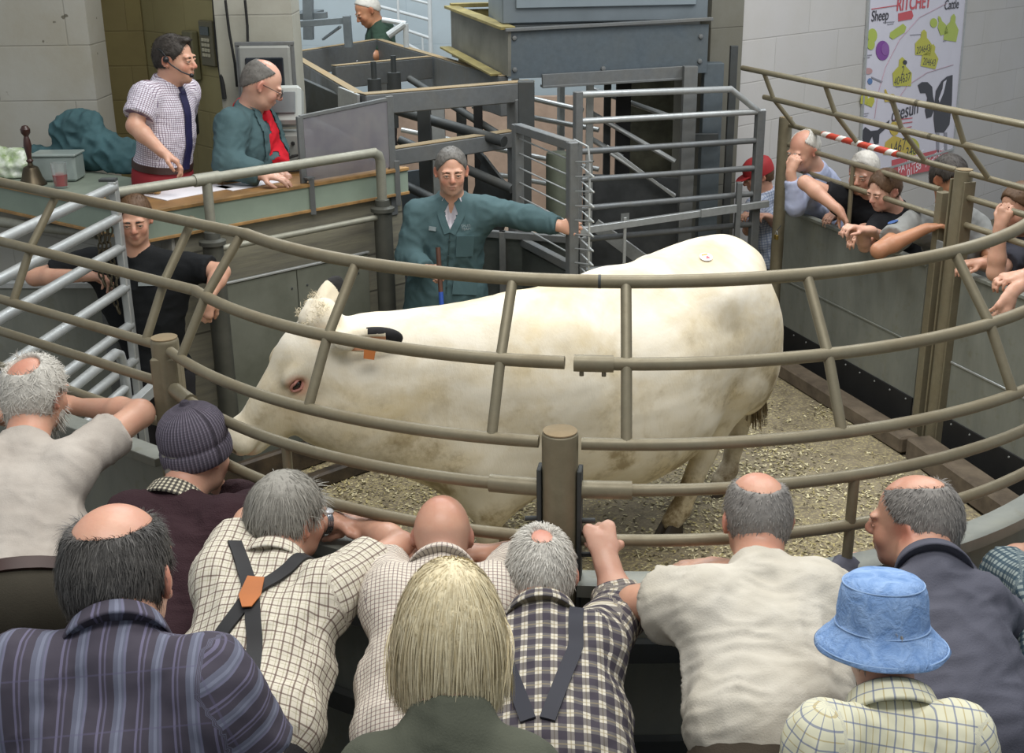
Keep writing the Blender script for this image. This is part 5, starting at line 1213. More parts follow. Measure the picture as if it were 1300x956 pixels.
for a, b, w, h in (((362, 32, 10.5), (438, 26, 10.5), .06, .05), ((362, 22, 10.9), (415, 19, 10.9), .10, .05), ((362, 24, 11.2), (400, 14, 11.6), .2, .03), ((391, -10, 10.8), (392, 50, 10.8), .10, .08), ((440, 20, 10.4), (443, 60, 10.4), .09, .06), ((410, 50, 12.2), (432, 34, 10.4), .02, .02), ((362, 12, 11.5), (362, 60, 11.5), .06, .06)):
    mb = MB(); mb.bar(Pt(*a), Pt(*b), w, h, up=(0, 0, 1) if abs(a[0]-b[0]) > 8 else (1, 0, 0)); mb.build('beam', simple('frame_grey', '#6c7478', .5, .2), root)

# ------------------------------------------------------------------ left hand galvanised gates
G0 = np.array([-1.85, 5.7, 0]); gdv = nrm([.12, .99, 0]); GLn = 1.28
root = empty('stock_gate', G0-gdv*.6, 'bright galvanised six rail gate standing in front of the boy at the left', 'gate')
mb = MB(); mb.bar(G0+[0, 0, .12], G0+[0, 0, 1.775], .055, .035, up=(1, 0, 0), bev=.004); mb.build('stile', galv, root)
mb = MB(); mb.box(G0+[-.02, 0, 1.78], (.075, .05, .012)); mb.build('stile_cap', dark_steel, root)
for z in (1.745, 1.60, 1.455, 1.26, 1.07, .89, .70): mb = MB(); mb.tube([G0+[0, 0, z], G0-gdv*GLn+[0, 0, z]], .0235, 12); mb.build('rail', galv, root)
H0 = np.array([-1.70, 5.05, 0]); hd = nrm([.10, .99, 0])
root = empty('hurdle', H0-hd*.3, 'low galvanised hurdle with a bent round top in front of the stock gate', 'hurdle')
mb = MB(); mb.tube([H0-hd*.80+[0, 0, 1.16], H0-hd*.04+[0, 0, 1.16], H0+[0, 0, 1.14], H0+hd*.02+[0, 0, 1.08], H0+hd*.02+[0, 0, .1]], .022, 12); mb.build('bent_tube', galv, root)
for z in (.98, .80, .60): mb = MB(); mb.tube([H0-hd*.80+[0, 0, z], H0+hd*.02+[0, 0, z]], .02, 12); mb.build('rail', galv, root)
mb = MB(); a = H0+np.array([.12, .30, .95]); mb.bar(a, a-hd*.9, .04, .05); tag(mb.build('slide_bar', galv), 'square galvanised slide bar lying in front of the hurdle', 'bar')
root = empty('pen_sheet', (-2.2, 5.85, 0), 'plain grey sheet pen panel the boy rests his arm on', 'panel')
a, b = az(-60, 361, 1.17), az(128, 361, 1.17); mb = MB(); mb.bar(V3(a, .6), V3(b, .6), .02, 1.12); mb.build('sheet', sheet, root); mb = MB(); mb.bar(a, b, .05, .03); mb.build('top_rail', galv, root)
mb = MB(); mb.bar(V3(b, 0)+[.03, 0, 0], V3(b, 1.25)+[.03, 0, 0], .09, .06, up=(1, 0, 0)); mb.build('end_post', grey_steel, root)
def chain(pts, r, name, label, parent=None):
    mb = MB(); n = len(pts)
    for i in range(n-1):
        a, b = np.array(pts[i]), np.array(pts[i+1]); d = nrm(b-a); c = (a+b)/2; L = np.linalg.norm(b-a)*.62; s1, _, s2 = frame(d); q = s1 if i % 2 else s2
        mb.tube([c+d*L*math.cos(t)+q*r*2.2*math.sin(t) for t in np.linspace(0, 2*PI, 11)], r, 6, cap=False)
    return tag(mb.build(name, simple('old_chain', '#5b5443', .5, .6)), label, 'chain')
for k, (px, dz) in enumerate(((120, 0), (127, .04), (134, .02))):
    t0 = ay(px+2, 290, 5.65); chain([t0-[0, 0, .035*i]+np.array([.012*math.sin(i*.9+k), .01*k, 0]) for i in range(9+k*2)], .0045, 'hanging_chain', ['length of chain hanging left of the gate stile, furthest left', 'length of chain hanging in the middle of the three by the gate stile', 'longest chain hanging nearest the gate stile'][k])
# concrete stub wall behind the boy
wall('trim_8', (-1.72, 6.10), (-1.52, 6.28), 0, 1.0, .12, left_block)

# ------------------------------------------------------------------ the poster on the white wall
PO = apl(1088, 224, WP0, WP0+WD); PR_ = apl(1203, 236, WP0, WP0+WD); WN = nrm([WD[1], -WD[0], 0])
pw = float((PR_-PO)[:2]@WD[:2]); zb = PO[2]; hh = 1.75; ps = pw/116.     # width of one photo pixel on the sign
print('POSTER', PO, PR_, pw, apl(1101, 0, WP0, WP0+WD), apl(1219, 0, WP0, WP0+WD))
root = empty('ear_tag_poster', PO+WD*pw/2, 'tall framed white advertising poster of sheep and cattle ear tags', 'poster')
PU = np.array([0, 0, 1.])-WD*.06
def pp(u, v, o=.02): return V3(PO, zb)+WD*u*pw+PU*v+WN*o       # u 0..1 across, v metres up
mb = MB(); mb.box(pp(.5, hh/2, .008), (pw, .012, hh), WD, WN, PU); pb = mb.build('sheet', simple('poster_white', '#cdcbd6', .3, var=.02), root)
for u in (0, 1): mb = MB(); mb.bar(pp(u, -.0, .014), pp(u, hh, .014), .022, .022, up=WN); mb.build('frame', galv, root)
mb = MB(); mb.bar(pp(0, 0, .014), pp(1, 0, .014), .02, .02, up=WN); mb.build('frame', galv, root)
def flat(poly, m, nm, o=.017, t_=.002): mb = MB(); mb.prism([(x*pw, y) for x, y in poly], pp(0, 0, o), WD, PU, WN, t_); return mb.build(nm, m, root)
def puv(px, py):
    q = apl(px, py, WP0, WP0+WD); v_ = q[2]-zb; return (float((q-PO)[:2]@WD[:2])+.06*v_)/pw, v_
def blob(pts, m, nm, o=.017): return flat([puv(*p_) for p_ in pts], m, nm, o)
def disc(px, py, rx, ry, m, nm, o=.017, n=20): return blob([(px+rx*math.cos(a), py+ry*math.sin(a)) for a in np.linspace(0, 2*PI, n, endpoint=False)], m, nm, o)
pyel = simple('tag_yellow', '#b7b53a', .35, var=.04); pred = simple('poster_red', '#c04a52', .35, var=.03); ppur = simple('tag_purple', '#7a3a92', .35, var=.04); pblk = simple('print_black', '#2b2a33', .4, var=.05); pgrn = simple('tag_lime', '#a9b94a', .35, var=.04); pgry = simple('print_grey', '#8d8c97', .4, var=.03); pgold = simple('tag_gold', '#c3ab3a', .35, var=.04); pblue = simple('print_blue', '#5a7fb4', .4)
def text(s, px, py, h, m, nm='lettering', bold=0., rot=0., align='CENTER', at=None, axes=None, parent=None):
    cu = bpy.data.curves.new(nm, 'FONT'); cu.body = s; cu.size = h; cu.extrude = .0008; cu.offset = bold; cu.align_x = align; cu.align_y = 'CENTER'
    o = bpy.data.objects.new(nm, cu); COL.objects.link(o)
    dg = bpy.context.evaluated_depsgraph_get(); me = bpy.data.meshes.new_from_object(o.evaluated_get(dg)); bpy.data.objects.remove(o)
    V = np.array([v_.co[:] for v_ in me.vertices]); F = [tuple(p_.vertices) for p_ in me.polygons]; bpy.data.meshes.remove(me)
    X, Y, N_ = axes or (WD, np.array([0, 0, 1.]), WN); c, s_ = math.cos(rot), math.sin(rot)
    if at is None: u, v_ = puv(px, py); at = pp(u, v_, .0185)
    W_ = at+np.outer(V[:, 0]*c-V[:, 1]*s_, X)+np.outer(V[:, 0]*s_+V[:, 1]*c, Y)+np.outer(V[:, 2], N_)
    return mesh_from(nm, W_, F, m, parent or root, False)
k_ = pw/116
text('RITCHEY', 1158, 4, 10*k_, pred, bold=.002); text('Sheep', 1115, 20, 7.8*k_, pblk); text('Cattle', 1206, 6, 7.5*k_, pblk)
blob([(1104, 12), (1138, 7), (1138, 6), (1104, 11)], pred, 'rule')
blob([(1138, 17), (1155, 13), (1157, 20), (1155, 24), (1138, 27)], pred, 'printed_tag'); blob([(1128, 41), (1144, 30), (1148, 34), (1146, 41), (1131, 50), (1127, 47)], pgrn, 'printed_tag')
disc(1105, 45, 6, 9, pgrn, 'printed_tag'); disc(1103, 56, 5, 7, pgrn, 'printed_tag', .0175); disc(1118, 64, 8.5, 12.5, ppur, 'printed_tag'); disc(1121, 62, 5, 8, simple('tag_purple_light', '#8d55a4', .35), 'printed_tag', .0195)
def tagshape(px, py, w, h, m, num=None, rot=0):
    P_ = [(-.5, .5), (-.55, .05), (-.42, -.05), (-.2, -.2), (-.17, -.42), (0, -.52), (.17, -.42), (.2, -.2), (.42, -.05), (.55, .05), (.5, .5)]
    c, s_ = math.cos(rot), math.sin(rot)
    blob([(px+(x*w*c-y*h*s_), py+(x*w*s_+y*h*c)) for x, y in P_], m, 'printed_tag'); 
    if num: text(num, px+.0*w-.25*h*s_, py+.27*h, w*.29*k_, pblk, rot=-rot+.08)
tagshape(1143, 91, 22, 36, pyel, '404637'); disc(1146, 79, 2.6, 3, pblk, 'printed_hole', .0195); text('2', 1143.5, 90, 7*k_, pblk)
tagshape(1170, 54, 19, 32, pyel, '204643', .05); tagshape(1179, 71, 19, 30, pyel, '204643', .22); tagshape(1206, 35, 16, 34, pgrn, None, .15); tagshape(1193, 32, 10, 24, pgrn, None, -.3); disc(1183, 29, 4.5, 6, pgrn, 'printed_tag')
disc(1100, 90, 5, 4, simple('skin_tint', '#c59a9a', .4), 'printed_picture'); disc(1102, 103, 3, 4, pblue, 'printed_picture'); blob([(1104, 97), (1118, 103), (1117, 105), (1104, 99)], pgry, 'printed_picture')
tagshape(1123, 121, 7, 16, pgold, None, -.2); disc(1130, 125, 5, 6, pgold, 'printed_tag'); disc(1130, 125, 2, 2.4, pblk, 'printed_hole', .0195); tagshape(1095, 122, 8, 20, pyel, None, .1); tagshape(1104, 126, 8, 18, pyel, None, .4)
disc(1133, 163, 6, 9, pgold, 'printed_tag'); blob([(1119, 196), (1122, 180), (1132, 172), (1145, 176), (1155, 188), (1152, 197)], pgold, 'printed_tag'); disc(1152, 187, 13, 13, pyel, 'printed_tag', .0165); text('1467', 1137, 187, 10*k_, pblk, rot=.08); text('346', 1154, 192, 9*k_, pblk, rot=.1)
# printed cows: heads and legs in black patches
blob([(1163, 108), (1168, 104), (1175, 104), (1181, 110), (1182, 122), (1185, 135), (1180, 148), (1174, 150), (1172, 140), (1175, 124), (1173, 118), (1166, 118)], pblk, 'printed_cow')
blob([(1186, 115), (1193, 103), (1200, 97), (1207, 95), (1206, 130), (1203, 158), (1196, 168), (1185, 168), (1183, 150), (1184, 132)], pblk, 'printed_cow'); blob([(1195, 104), (1199, 101), (1195, 118), (1190, 130), (1189, 126), (1194, 112)], simple('poster_white', '#cdcbd6'), 'printed_cow', .0195)
blob([(1186, 168), (1190, 168), (1190, 196), (1187, 196)], pgry, 'printed_cow'); blob([(1196, 168), (1200, 168), (1200, 190), (1197, 190)], pgry, 'printed_cow')
blob([(1091, 168), (1096, 161), (1103, 166), (1112, 165), (1127, 152), (1125, 160), (1114, 170), (1113, 182), (1108, 183), (1105, 172), (1100, 183), (1094, 180)], pblk, 'printed_cow')
for k, (px, py, w) in enumerate(((1143, 152, 26), (1145, 157, 22), (1148, 163, 14))): blob([(px-w/2, py), (px+w/2, py-3), (px+w/2, py-2), (px-w/2, py+1)], pred, 'small_print')
text('dtesun', 1147, 141, 12*k_, pblk, rot=.06)
for px, py, w in ((1126, 28, 14), (1128, 30.5, 8), (1100, 70, 9), (1098, 73, 8), (1096, 144, 9), (1160, 44, 14), (1197, 52, 4), (1138, 110, 6), (1096, 147, 6)): blob([(px-w/2, py), (px+w/2, py-1), (px+w/2, py-.2), (px-w/2, py+.8)], pgry, 'small_print')
blob([(1130, 203), (1188, 190), (1201, 192), (1201, 212), (1130, 226)], pred, 'red_banner'); text('PAYMENT', 1154, 206, 7*k_, paper, rot=.19); text('AGENT', 1184, 200, 7*k_, paper, rot=.19); text('01158', 1158, 215, 7*k_, paper, rot=.19); text('820', 1184, 210, 7*k_, paper, rot=.19)
for aa in range(2):
    pts = ([(1108, 150), (1112, 120), (1122, 85), (1140, 50), (1165, 22), (1200, 4)], [(1135, 130), (1150, 108), (1175, 92), (1208, 82)])[aa]
    P3 = [pp(*puv(*q_), .0175) for q_ in pts]; mb = MB(); mb.tube(P3, .0028, 5); mb.build('curved_rule', simple('rule_pink', '#b99aa4', .4), root)
make_cow()
# ------------------------------------------------------------------ the people of the photo
sk1 = skin_mat('skin_ruddy', '#c99e86', '#b05a48'); sk2 = skin_mat('skin_pale', '#d2a892', '#b8665a'); sk3 = skin_mat('skin_tanned', '#b38263', '#944f38')
hGrey = hair_mat('hair_grey', '#5f5c56', '#a9a69c'); hWhite = hair_mat('hair_white', '#97938a', '#dcd9d0'); hDark = hair_mat('hair_dark', '#1d1917', '#4a443e'); hBlond = hair_mat('hair_blond', '#a8966a', '#f0e6c6'); hSalt = hair_mat('hair_salt_pepper', '#4d4a47', '#98948e'); hDarkG = hair_mat('hair_dark_greying', '#181614', '#6d6a66'); hBrown = hair_mat('hair_brown', '#3c2b20', '#6d5238'); hGreyD = hair_mat('hair_grey_dark', '#3a3836', '#85827c')
tDark = cloth_plain('trousers_dark', '#2b2a2c'); tBrown = cloth_plain('trousers_brown', '#4a4238')
DN = (0, .2, -1); UPV = np.array([0, 0, 1.])
def relax(d=(0, .1, -1), n=(0, 1, 0), c=.5): return (d, n, c, .1, 1)
# 1 white bearded man at the far left
p = person('man with curly hair and white beard in a cream short sleeved shirt, far left', dict(
    head=ay(46, 500, 3.58), F=(.32, .93, -.18), U=(0.05, .15, 1), neck=ay(30, 568, 3.42), hs=1.0, seed=11,
    sh=[ay(-38, 588, 3.30), ay(88, 592, 3.36)], el=[ay(-70, 520, 3.75), ay(178, 525, 3.62)], wr=[ay(20, 530, 3.90), ay(98, 516, 3.86)],
    hands=[((.8, .3, .2), (.2, -.3, 1), 1.3, 0, 1), ((-.8, .2, .15), (-.2, -.3, 1), 1.3, 0, -1)], pelvis=ay(30, 768, 3.02), hem=-.045, belly=.05, bs=1.05,
    skin=sk1, shirt=cloth_plain('cream_striped_shirt', '#bab3aa', .06, dark='#a39b92'), trousers=cloth_plain('trousers_olive', '#3e3a31'), belt=simple('brown_belt', '#3b231d', .5), beard=hWhite, vox=.006, scalpred=.75, scalp=(0, -.06, .09),
    hair=dict(mat=hWhite, thick=.014, bald=[((0, -.058, .100), (.050, .052, .050))], strands=2600, length=.03, curl=1.3, lift=.45, mess=.4, grav=.25, low=-.085, width=.0012)))
# 2 beanie
p = person('man in a ribbed grey knitted beanie and dark maroon jumper with arms folded', dict(
    head=ay(252, 574, 3.36), F=(.50, .82, -.30), U=(.1, .3, 1), neck=ay(222, 640, 3.22), hs=1.0, seed=12,
    sh=[ay(166, 655, 3.16), ay(292, 662, 3.12)], el=[ay(205, 700, 3.35), ay(352, 636, 3.34)], wr=[ay(270, 650, 3.42), ay(286, 628, 3.44)],
    hands=[((.75, .25, .5), (-.3, -.6, .3), 1.5, 0, 1, 1., .7), ((-.75, .25, .55), (.3, .3, .3), 1.45, 0, -1, 1., .7)], pelvis=ay(235, 850, 2.80), long=True, bs=1.02, collar=.03,
    skin=sk1, shirt=cloth_plain('maroon_wool', '#38252a', .12, weave=.4), cloth_name='jumper', trousers=tDark, loose=.016, vox=.006, hair=dict(mat=hGrey, thick=.004, low=-.08, strands=300, length=.012)))
I = p
mk = NT('beanie_knit'); at = mk.n('Attribute', attribute_name='cloth'); sp = mk.n('SeparateXYZ'); mk.l(at.outputs['Vector'], sp.inputs[0])
rib = mk.math('SINE', mk.math('MULTIPLY', sp.outputs[0], 56.)); rib2 = mk.math('SINE', mk.math('MULTIPLY', sp.outputs[1], 900.))
mk.base(mk.mix(mk.math('MULTIPLY_ADD', rib, .35, .5), rgb('#4d4852'), rgb('#7f7986'))); mk.pbr(.9, 0, .1); mk.bump(mk.math('ADD', rib, mk.math('MULTIPLY', rib2, .12)), .8, .004)
def cap_mesh(I, prof, m, name, seg=56, ecc=1.22, tilt=0., cent=(0, -.014, 0), wr_=0., parent=None):
    P, S_, F, U, hs = I['P'], I['S'], I['F'], I['U'], I['hs']; U2 = nrm(U+F*tilt); F2 = nrm(F-U2*(F@U2)); c0 = P(*cent); V = []; uv = []
    for r, z in prof:
        for k in range(seg):
            a = 2*PI*k/seg; q = 1+wr_*math.sin(a*5+z*60)*math.cos(z*45+a*2); V.append(c0+(S_*r*q*math.cos(a)+F2*r*q*ecc*math.sin(a)+U2*z)*hs); uv.append((a, z, 0))
    n = len(prof); Fq = [(i*seg+k, i*seg+(k+1) % seg, (i+1)*seg+(k+1) % seg, (i+1)*seg+k) for i in range(n-1) for k in range(seg)]
    Fq += [tuple((n-1)*seg+k for k in range(seg))]
    return mesh_from(name, V, Fq, m, parent or I['root'], attr={'cloth': uv})
cap_mesh(I, [(.076, -.028), (.092, -.036), (.098, -.03), (.101, -.01), (.100, .012), (.096, .022), (.094, .024), (.097, .030), (.098, .05), (.094, .078), (.084, .102), (.066, .122), (.042, .136), (.020, .143), (.010, .148), (.012, .154), (.006, .158), (.001, .1585)], mk.m, 'beanie', tilt=-.45, ecc=1.12, cent=(0, -.012, .012))
cg = cloth_check('gingham_collar', '#cfc8b0', [(.012, 0, .006, '#2e2b2d', .85)], [(.012, 0, .006, '#2e2b2d', .7)])
def collar(I, m, h=.045, r=.072, name='collar', drop=.02, tilt=0.):
    "folded shirt collar standing round the back of the neck"
    N, up, sd, fr = I['N0'], nrm(I['P'](0, -.022, -.045)-I['N0']), I['sd'], I['fr']; fr = nrm(fr-up*(fr@up)); sd = np.cross(fr, up)
    seg = 40; V = []; uv = []; As = np.linspace(-PI*.86, PI*.86, seg); prof = [(-.004, .0), (-.002, h*.9), (.004, h), (.011, h*.85), (.022, -.002), (.020, -.010), (.014, 0)]
    for a in As:
        opn = .020*max(0, math.cos(a)*-1)
        for dr, z in prof: rr = r+dr; V.append(N+sd*rr*math.sin(a)-fr*(rr*math.cos(a)*1.0)+up*(z-opn*1.2-.008)); uv.append((a*r, z, 0))
    k = len(prof); Fq = [(i*k+j, i*k+(j+1) % k, (i+1)*k+(j+1) % k, (i+1)*k+j) for i in range(seg-1) for j in range(k)]+[tuple(range(k)), tuple((seg-1)*k+j for j in range(k))[::-1]]
    o = mesh_from(name, V, Fq, m, I['root'], attr={'cloth': uv}); return o
collar(I, cg, .05, .073)
# 3 braces with tan patch
chk1 = cloth_check('brown_check_shirt', '#d3cdbd', [(.021, 0, .0035, '#5f4a44', .8), (.021, .35, .0018, '#8c8560', .5)], [(.024, 0, .0035, '#5f4a44', .75), (.024, .4, .0015, '#8c8560', .5)])
p = person('grey haired man in a cream and brown check shirt with crossed black braces', dict(
    head=ay(366, 656, 2.93), F=(.62, .74, -.22), U=(.05, .2, 1), neck=ay(346, 722, 2.78), hs=1.0, seed=13, hem=.14,
    sh=[ay(282, 728, 2.74), ay(420, 750, 2.68)], el=[ay(318, 664, 2.98), ay(508, 696, 2.92)], wr=[ay(425, 662, 3.10), ay(458, 664, 3.12)],
    hands=[((.95, .1, -.1), (0, -.2, -1), .35, .5, -1), ((-.9, .25, 0), (0, -.1, -1), .6, .2, 1)], pelvis=ay(300, 935, 2.34), bs=1.04, belly=.03, sleeve=.60,
    skin=sk1, shirt=chk1, trousers=tDark, vox=.006, loose=.016, wrinkle=.006,
    hair=dict(mat=hGrey, thick=.012, strands=4200, length=.05, lift=.05, mess=.12, grav=.6, low=-.085, crown=(.0, -.045, .115), curl=.25, width=.0011)))
I3 = I = p; bk = -I['fr']; blk = simple('black_elastic', '#17171a', .7, var=.05); collar(I, chk1, .045, .074)
ribbon(I, [(-.085, -.012), (-.05, .06), (.0, .17)], .036, 'brace_strap', blk, bk); ribbon(I, [(.095, -.01), (.07, .06), (.0, .17)], .036, 'brace_strap', blk, bk)
ribbon(I, [(.0, .17), (-.05, .30), (-.10, .46)], .036, 'brace_strap', blk, bk); ribbon(I, [(.0, .17), (.03, .30), (.055, .47)], .036, 'brace_strap', blk, bk)
q, n_ = on_cloth(I, .0, .175, bk, .010); dn = nrm(-I['up']-n_*(-I['up']@n_)); sx_ = np.cross(n_, dn)
mb = MB(); mb.prism([(-.020, -.055), (.022, -.050), (.026, .010), (.012, .050), (-.010, .052), (-.027, .012)], q, sx_, dn, n_, .003); mb.build('leather_patch', simple('tan_leather', '#b4682c', .5, var=.08), I['root'])
def watch(I, w, e, label='steel_watch', m=None):
    d = nrm(np.array(w)-np.array(e)); c = np.array(w)-d*.025; s1, _, s2 = frame(d); mb = MB()
    for k in (-.006, 0, .006): mb.tube([c+d*k+(s1*math.cos(a)+s2*math.sin(a))*.0305 for a in np.linspace(0, 2*PI, 21)], .0038, 6, cap=False)
    o = mb.build('wrist_watch', m or simple('watch_steel', '#a8abb0', .25, .9, .05), I['root']); mb = MB(); mb.lathe(c+s2*.029, [(.016, 0), (.017, .005), (.013, .009)], 16, s1, d, s2); mb.build('watch_dial', simple('watch_face', '#c9ccd0', .2), o)
watch(I3, ay(425, 662, 3.10), ay(318, 668, 2.98))
# 4 bald man
chk2 = cloth_check('fine_check_shirt', '#d6cec0', [(.0105, 0, .0022, '#6a5f62', .75)], [(.0105, 0, .0022, '#7a5b58', .65)])
p = person('bald man in a fine check shirt with folded arms behind the blonde head', dict(
    head=ay(562, 678, 2.90), F=(.02, .95, -.28), U=(0, .28, 1), neck=ay(560, 732, 2.72), hs=.90, seed=14, hem=.14,
    sh=[ay(494, 756, 2.66), ay(630, 754, 2.66)], el=[ay(487, 716, 2.90), ay(664, 712, 2.90)], wr=[ay(572, 706, 2.93), ay(604, 704, 2.95)],
    hands=[((.9, .2, 0), (0, -.2, -1), .6, .2, -1), ((-.9, .2, 0), (0, -.2, -1), .6, .2, 1)], pelvis=ay(556, 950, 2.32), bs=1.04, belly=.04, sleeve=.75,
    skin=sk1, shirt=chk2, trousers=tBrown, vox=.006, scalpred=.55, shaved=.35, loose=.015))
collar(p, chk2, .04, .072)
# 5 white haired man, navy plaid and braces, fist on the rail
plaid = cloth_check('navy_plaid_shirt', '#cbc5b6', [(.034, 0, .019, '#2b2838', .82), (.034, .5, .003, '#8f8468', .6)], [(.036, 0, .019, '#332d3c', .72), (.036, .5, .003, '#8f8468', .6)])
fist5 = ay(757, 690, 2.90)
p = person('white haired man in navy and cream plaid shirt with navy braces gripping the rail', dict(
    head=ay(686, 726, 2.70), F=(-.06, .96, -.22), U=(0, .22, 1), neck=ay(688, 792, 2.54), hs=1.0, seed=15, hem=.14,
    sh=[ay(624, 834, 2.48), ay(752, 822, 2.48)], el=[ay(604, 815, 2.70), ay(788, 775, 2.70)], wr=[ay(640, 755, 2.82), ay(768, 706, 2.80)],
    hands=[((.6, .5, .2), (0, 0, -1), .5, .2, 1), ((-.14, .80, .50), (0, .35, -.9), 1.25, 0, -1, 1.08, .9)], pelvis=ay(690, 985, 2.20), bs=1.04, belly=.03, long=True, cuff=.42, slr=1.08,
    skin=sk2, shirt=plaid, trousers=tDark, vox=.006, scalp=(0, -.035, .115), scalpred=.8, loose=.017, wrinkle=.006,
    hair=dict(mat=hWhite, thick=.005, strands=5200, length=.018, lift=.35, mess=.22, grav=.1, low=-.08, bald=[((0, -.055, .108), (.024, .026, .026))], width=.0011)))
I = p; navy = simple('navy_elastic', '#20222e', .7, var=.05); collar(I, plaid, .045, .073); bk = -I['fr']
ribbon(I, [(-.10, .0), (-.085, .12), (-.02, .33)], .034, 'brace_strap', navy, bk); ribbon(I, [(.085, .0), (.082, .12), (.02, .33)], .034, 'brace_strap', navy, bk)
# 6 cream t-shirt
p = person('balding man in a plain cream t-shirt leaning right of the centre post', dict(
    head=ay(960, 656, 2.74), F=(-.08, .95, -.22), U=(0, .22, 1), neck=ay(966, 728, 2.58), hs=.97, seed=16, hem=.14,
    sh=[ay(890, 768, 2.48), ay(1034, 758, 2.50)], el=[ay(806, 766, 2.64), ay(1062, 780, 2.68)], wr=[ay(915, 726, 2.83), ay(905, 720, 2.87)],
    hands=[((.95, .2, 0), (0, -.1, -1), .5, .2, -1), ((-.95, .1, -.08), (0, -.15, -1), .35, .3, 1)], pelvis=ay(980, 935, 2.22), bs=1.0, belly=.02, sleeve=.50, slr=1.22,
    skin=sk1, shirt=cloth_plain('cream_jersey', '#c8c3b7', .05, dark='#b3ad9f'), cloth_name='t_shirt', trousers=tBrown, vox=.006, collar=.012, scalp=(0, .0, .12), scalpred=.5, loose=.02, wrinkle=.007,
    hair=dict(mat=hSalt, thick=.003, strands=3000, length=.010, lift=.4, mess=.2, grav=.1, low=-.075, line=(.03, .06), bald=[((0, -.022, .112), (.058, .080, .058))], width=.0010)))
# 7 blue-grey shirt, face turned left
p = person('man in a slate grey shirt with his head turned left beside the blue hat', dict(
    head=ay(1160, 662, 2.83), F=(-.80, .58, -.16), U=(-.05, .15, 1), neck=ay(1184, 728, 2.66), front=(-.25, .97, 0), hs=1.05, seed=17, hem=.14,
    sh=[ay(1116, 770, 2.58), ay(1240, 765, 2.62)], el=[ay(1060, 752, 2.86), ay(1290, 800, 2.72)], wr=[ay(1075, 722, 2.98), ay(1200, 715, 3.02)],
    hands=[((.6, .5, 0), (0, 0, -1), .4, .2, -1), ((-.9, .2, 0), (0, 0, -1), .4, .2, 1)], pelvis=ay(1222, 935, 2.36), bs=.98, belly=.03, long=True,
    skin=sk1, shirt=cloth_plain('slate_shirt', '#565762', .08), trousers=tDark, vox=.006, brow=hSalt, scalp=(0, .02, .12), scalpred=.4, loose=.017, wrinkle=.007,
    hair=dict(mat=hSalt, thick=.005, strands=4200, length=.014, lift=.35, mess=.2, grav=.15, low=-.08, line=(.035, .06), bald=[((0, .005, .115), (.050, .085, .050))], width=.0010)))
collar(p, cloth_plain('slate_shirt', '#565762'), .04, .075)
# 8 checked sleeve at the right edge
chk3 = cloth_check('teal_check_shirt', '#8f9a98', [(.018, 0, .008, '#2d4250', .8)], [(.018, 0, .008, '#2d4250', .8)])
p = person('person mostly out of frame at the right edge in a teal check short sleeved shirt', dict(
    head=ay(1395, 672, 2.95), F=(-.3, .93, -.2), neck=ay(1392, 722, 2.82), hs=1.0, seed=18,
    sh=[ay(1318, 752, 2.76), ay(1450, 760, 2.72)], el=[ay(1268, 722, 2.98), ay(1480, 740, 2.95)], wr=[ay(1345, 690, 3.14), ay(1400, 690, 3.14)],
    hands=[((.9, .2, 0), (0, 0, -1), .5, .2, -1), ((-.9, .2, 0), (0, 0, -1), .5, .2, 1)], pelvis=ay(1385, 925, 2.40), bs=1.05, sleeve=.86, skin=sk1, shirt=chk3, trousers=tDark, vox=.008, hair=dict(mat=hGrey, thick=.008, strands=500)))
# 9 big balding head bottom left
strp = cloth_check('purple_striped_shirt', '#46424c', [(.062, 0, .020, '#676b7c', .7), (.062, .5, .004, '#7c7894', .5), (.031, .25, .003, '#6f6b84', .5), (.062, .0, .005, '#858a9c', .4)], [(.09, 0, .003, '#5c5870', .4)])
p = person('big man with a shiny bald crown and dark hair in a purple grey striped shirt', dict(
    head=ay(152, 727, 1.95), F=(.10, .96, -.20), U=(0, .20, 1), neck=ay(148, 826, 1.80), hs=1.10, seed=19, hem=.1, floor=.34,
    sh=[ay(26, 862, 1.74), ay(266, 866, 1.74)], el=[ay(-30, 985, 1.72), ay(335, 990, 1.75)], wr=[ay(60, 960, 1.95), ay(250, 960, 1.98)],
    hands=[relax((.3, .9, .1), (0, 0, -1)), relax((-.3, .9, .1), (0, 0, -1))], pelvis=np.array([-.62, 1.40, 1.12]), bs=1.12, belly=.05, sleeve=.7,
    skin=sk1, shirt=strp, trousers=tDark, vox=.005, hvox=.005, scalp=(0, .0, .115), scalpred=.35, loose=.016,
    hair=dict(mat=hDarkG, thick=.005, strands=11000, length=.026, lift=.06, mess=.13, grav=.35, low=-.085, line=(.05, .065), bald=[((0, -.018, .112), (.064, .086, .062))], width=.0008, curl=.25, crown=(0, -.02, .12))))
collar(p, strp, .045, .076)
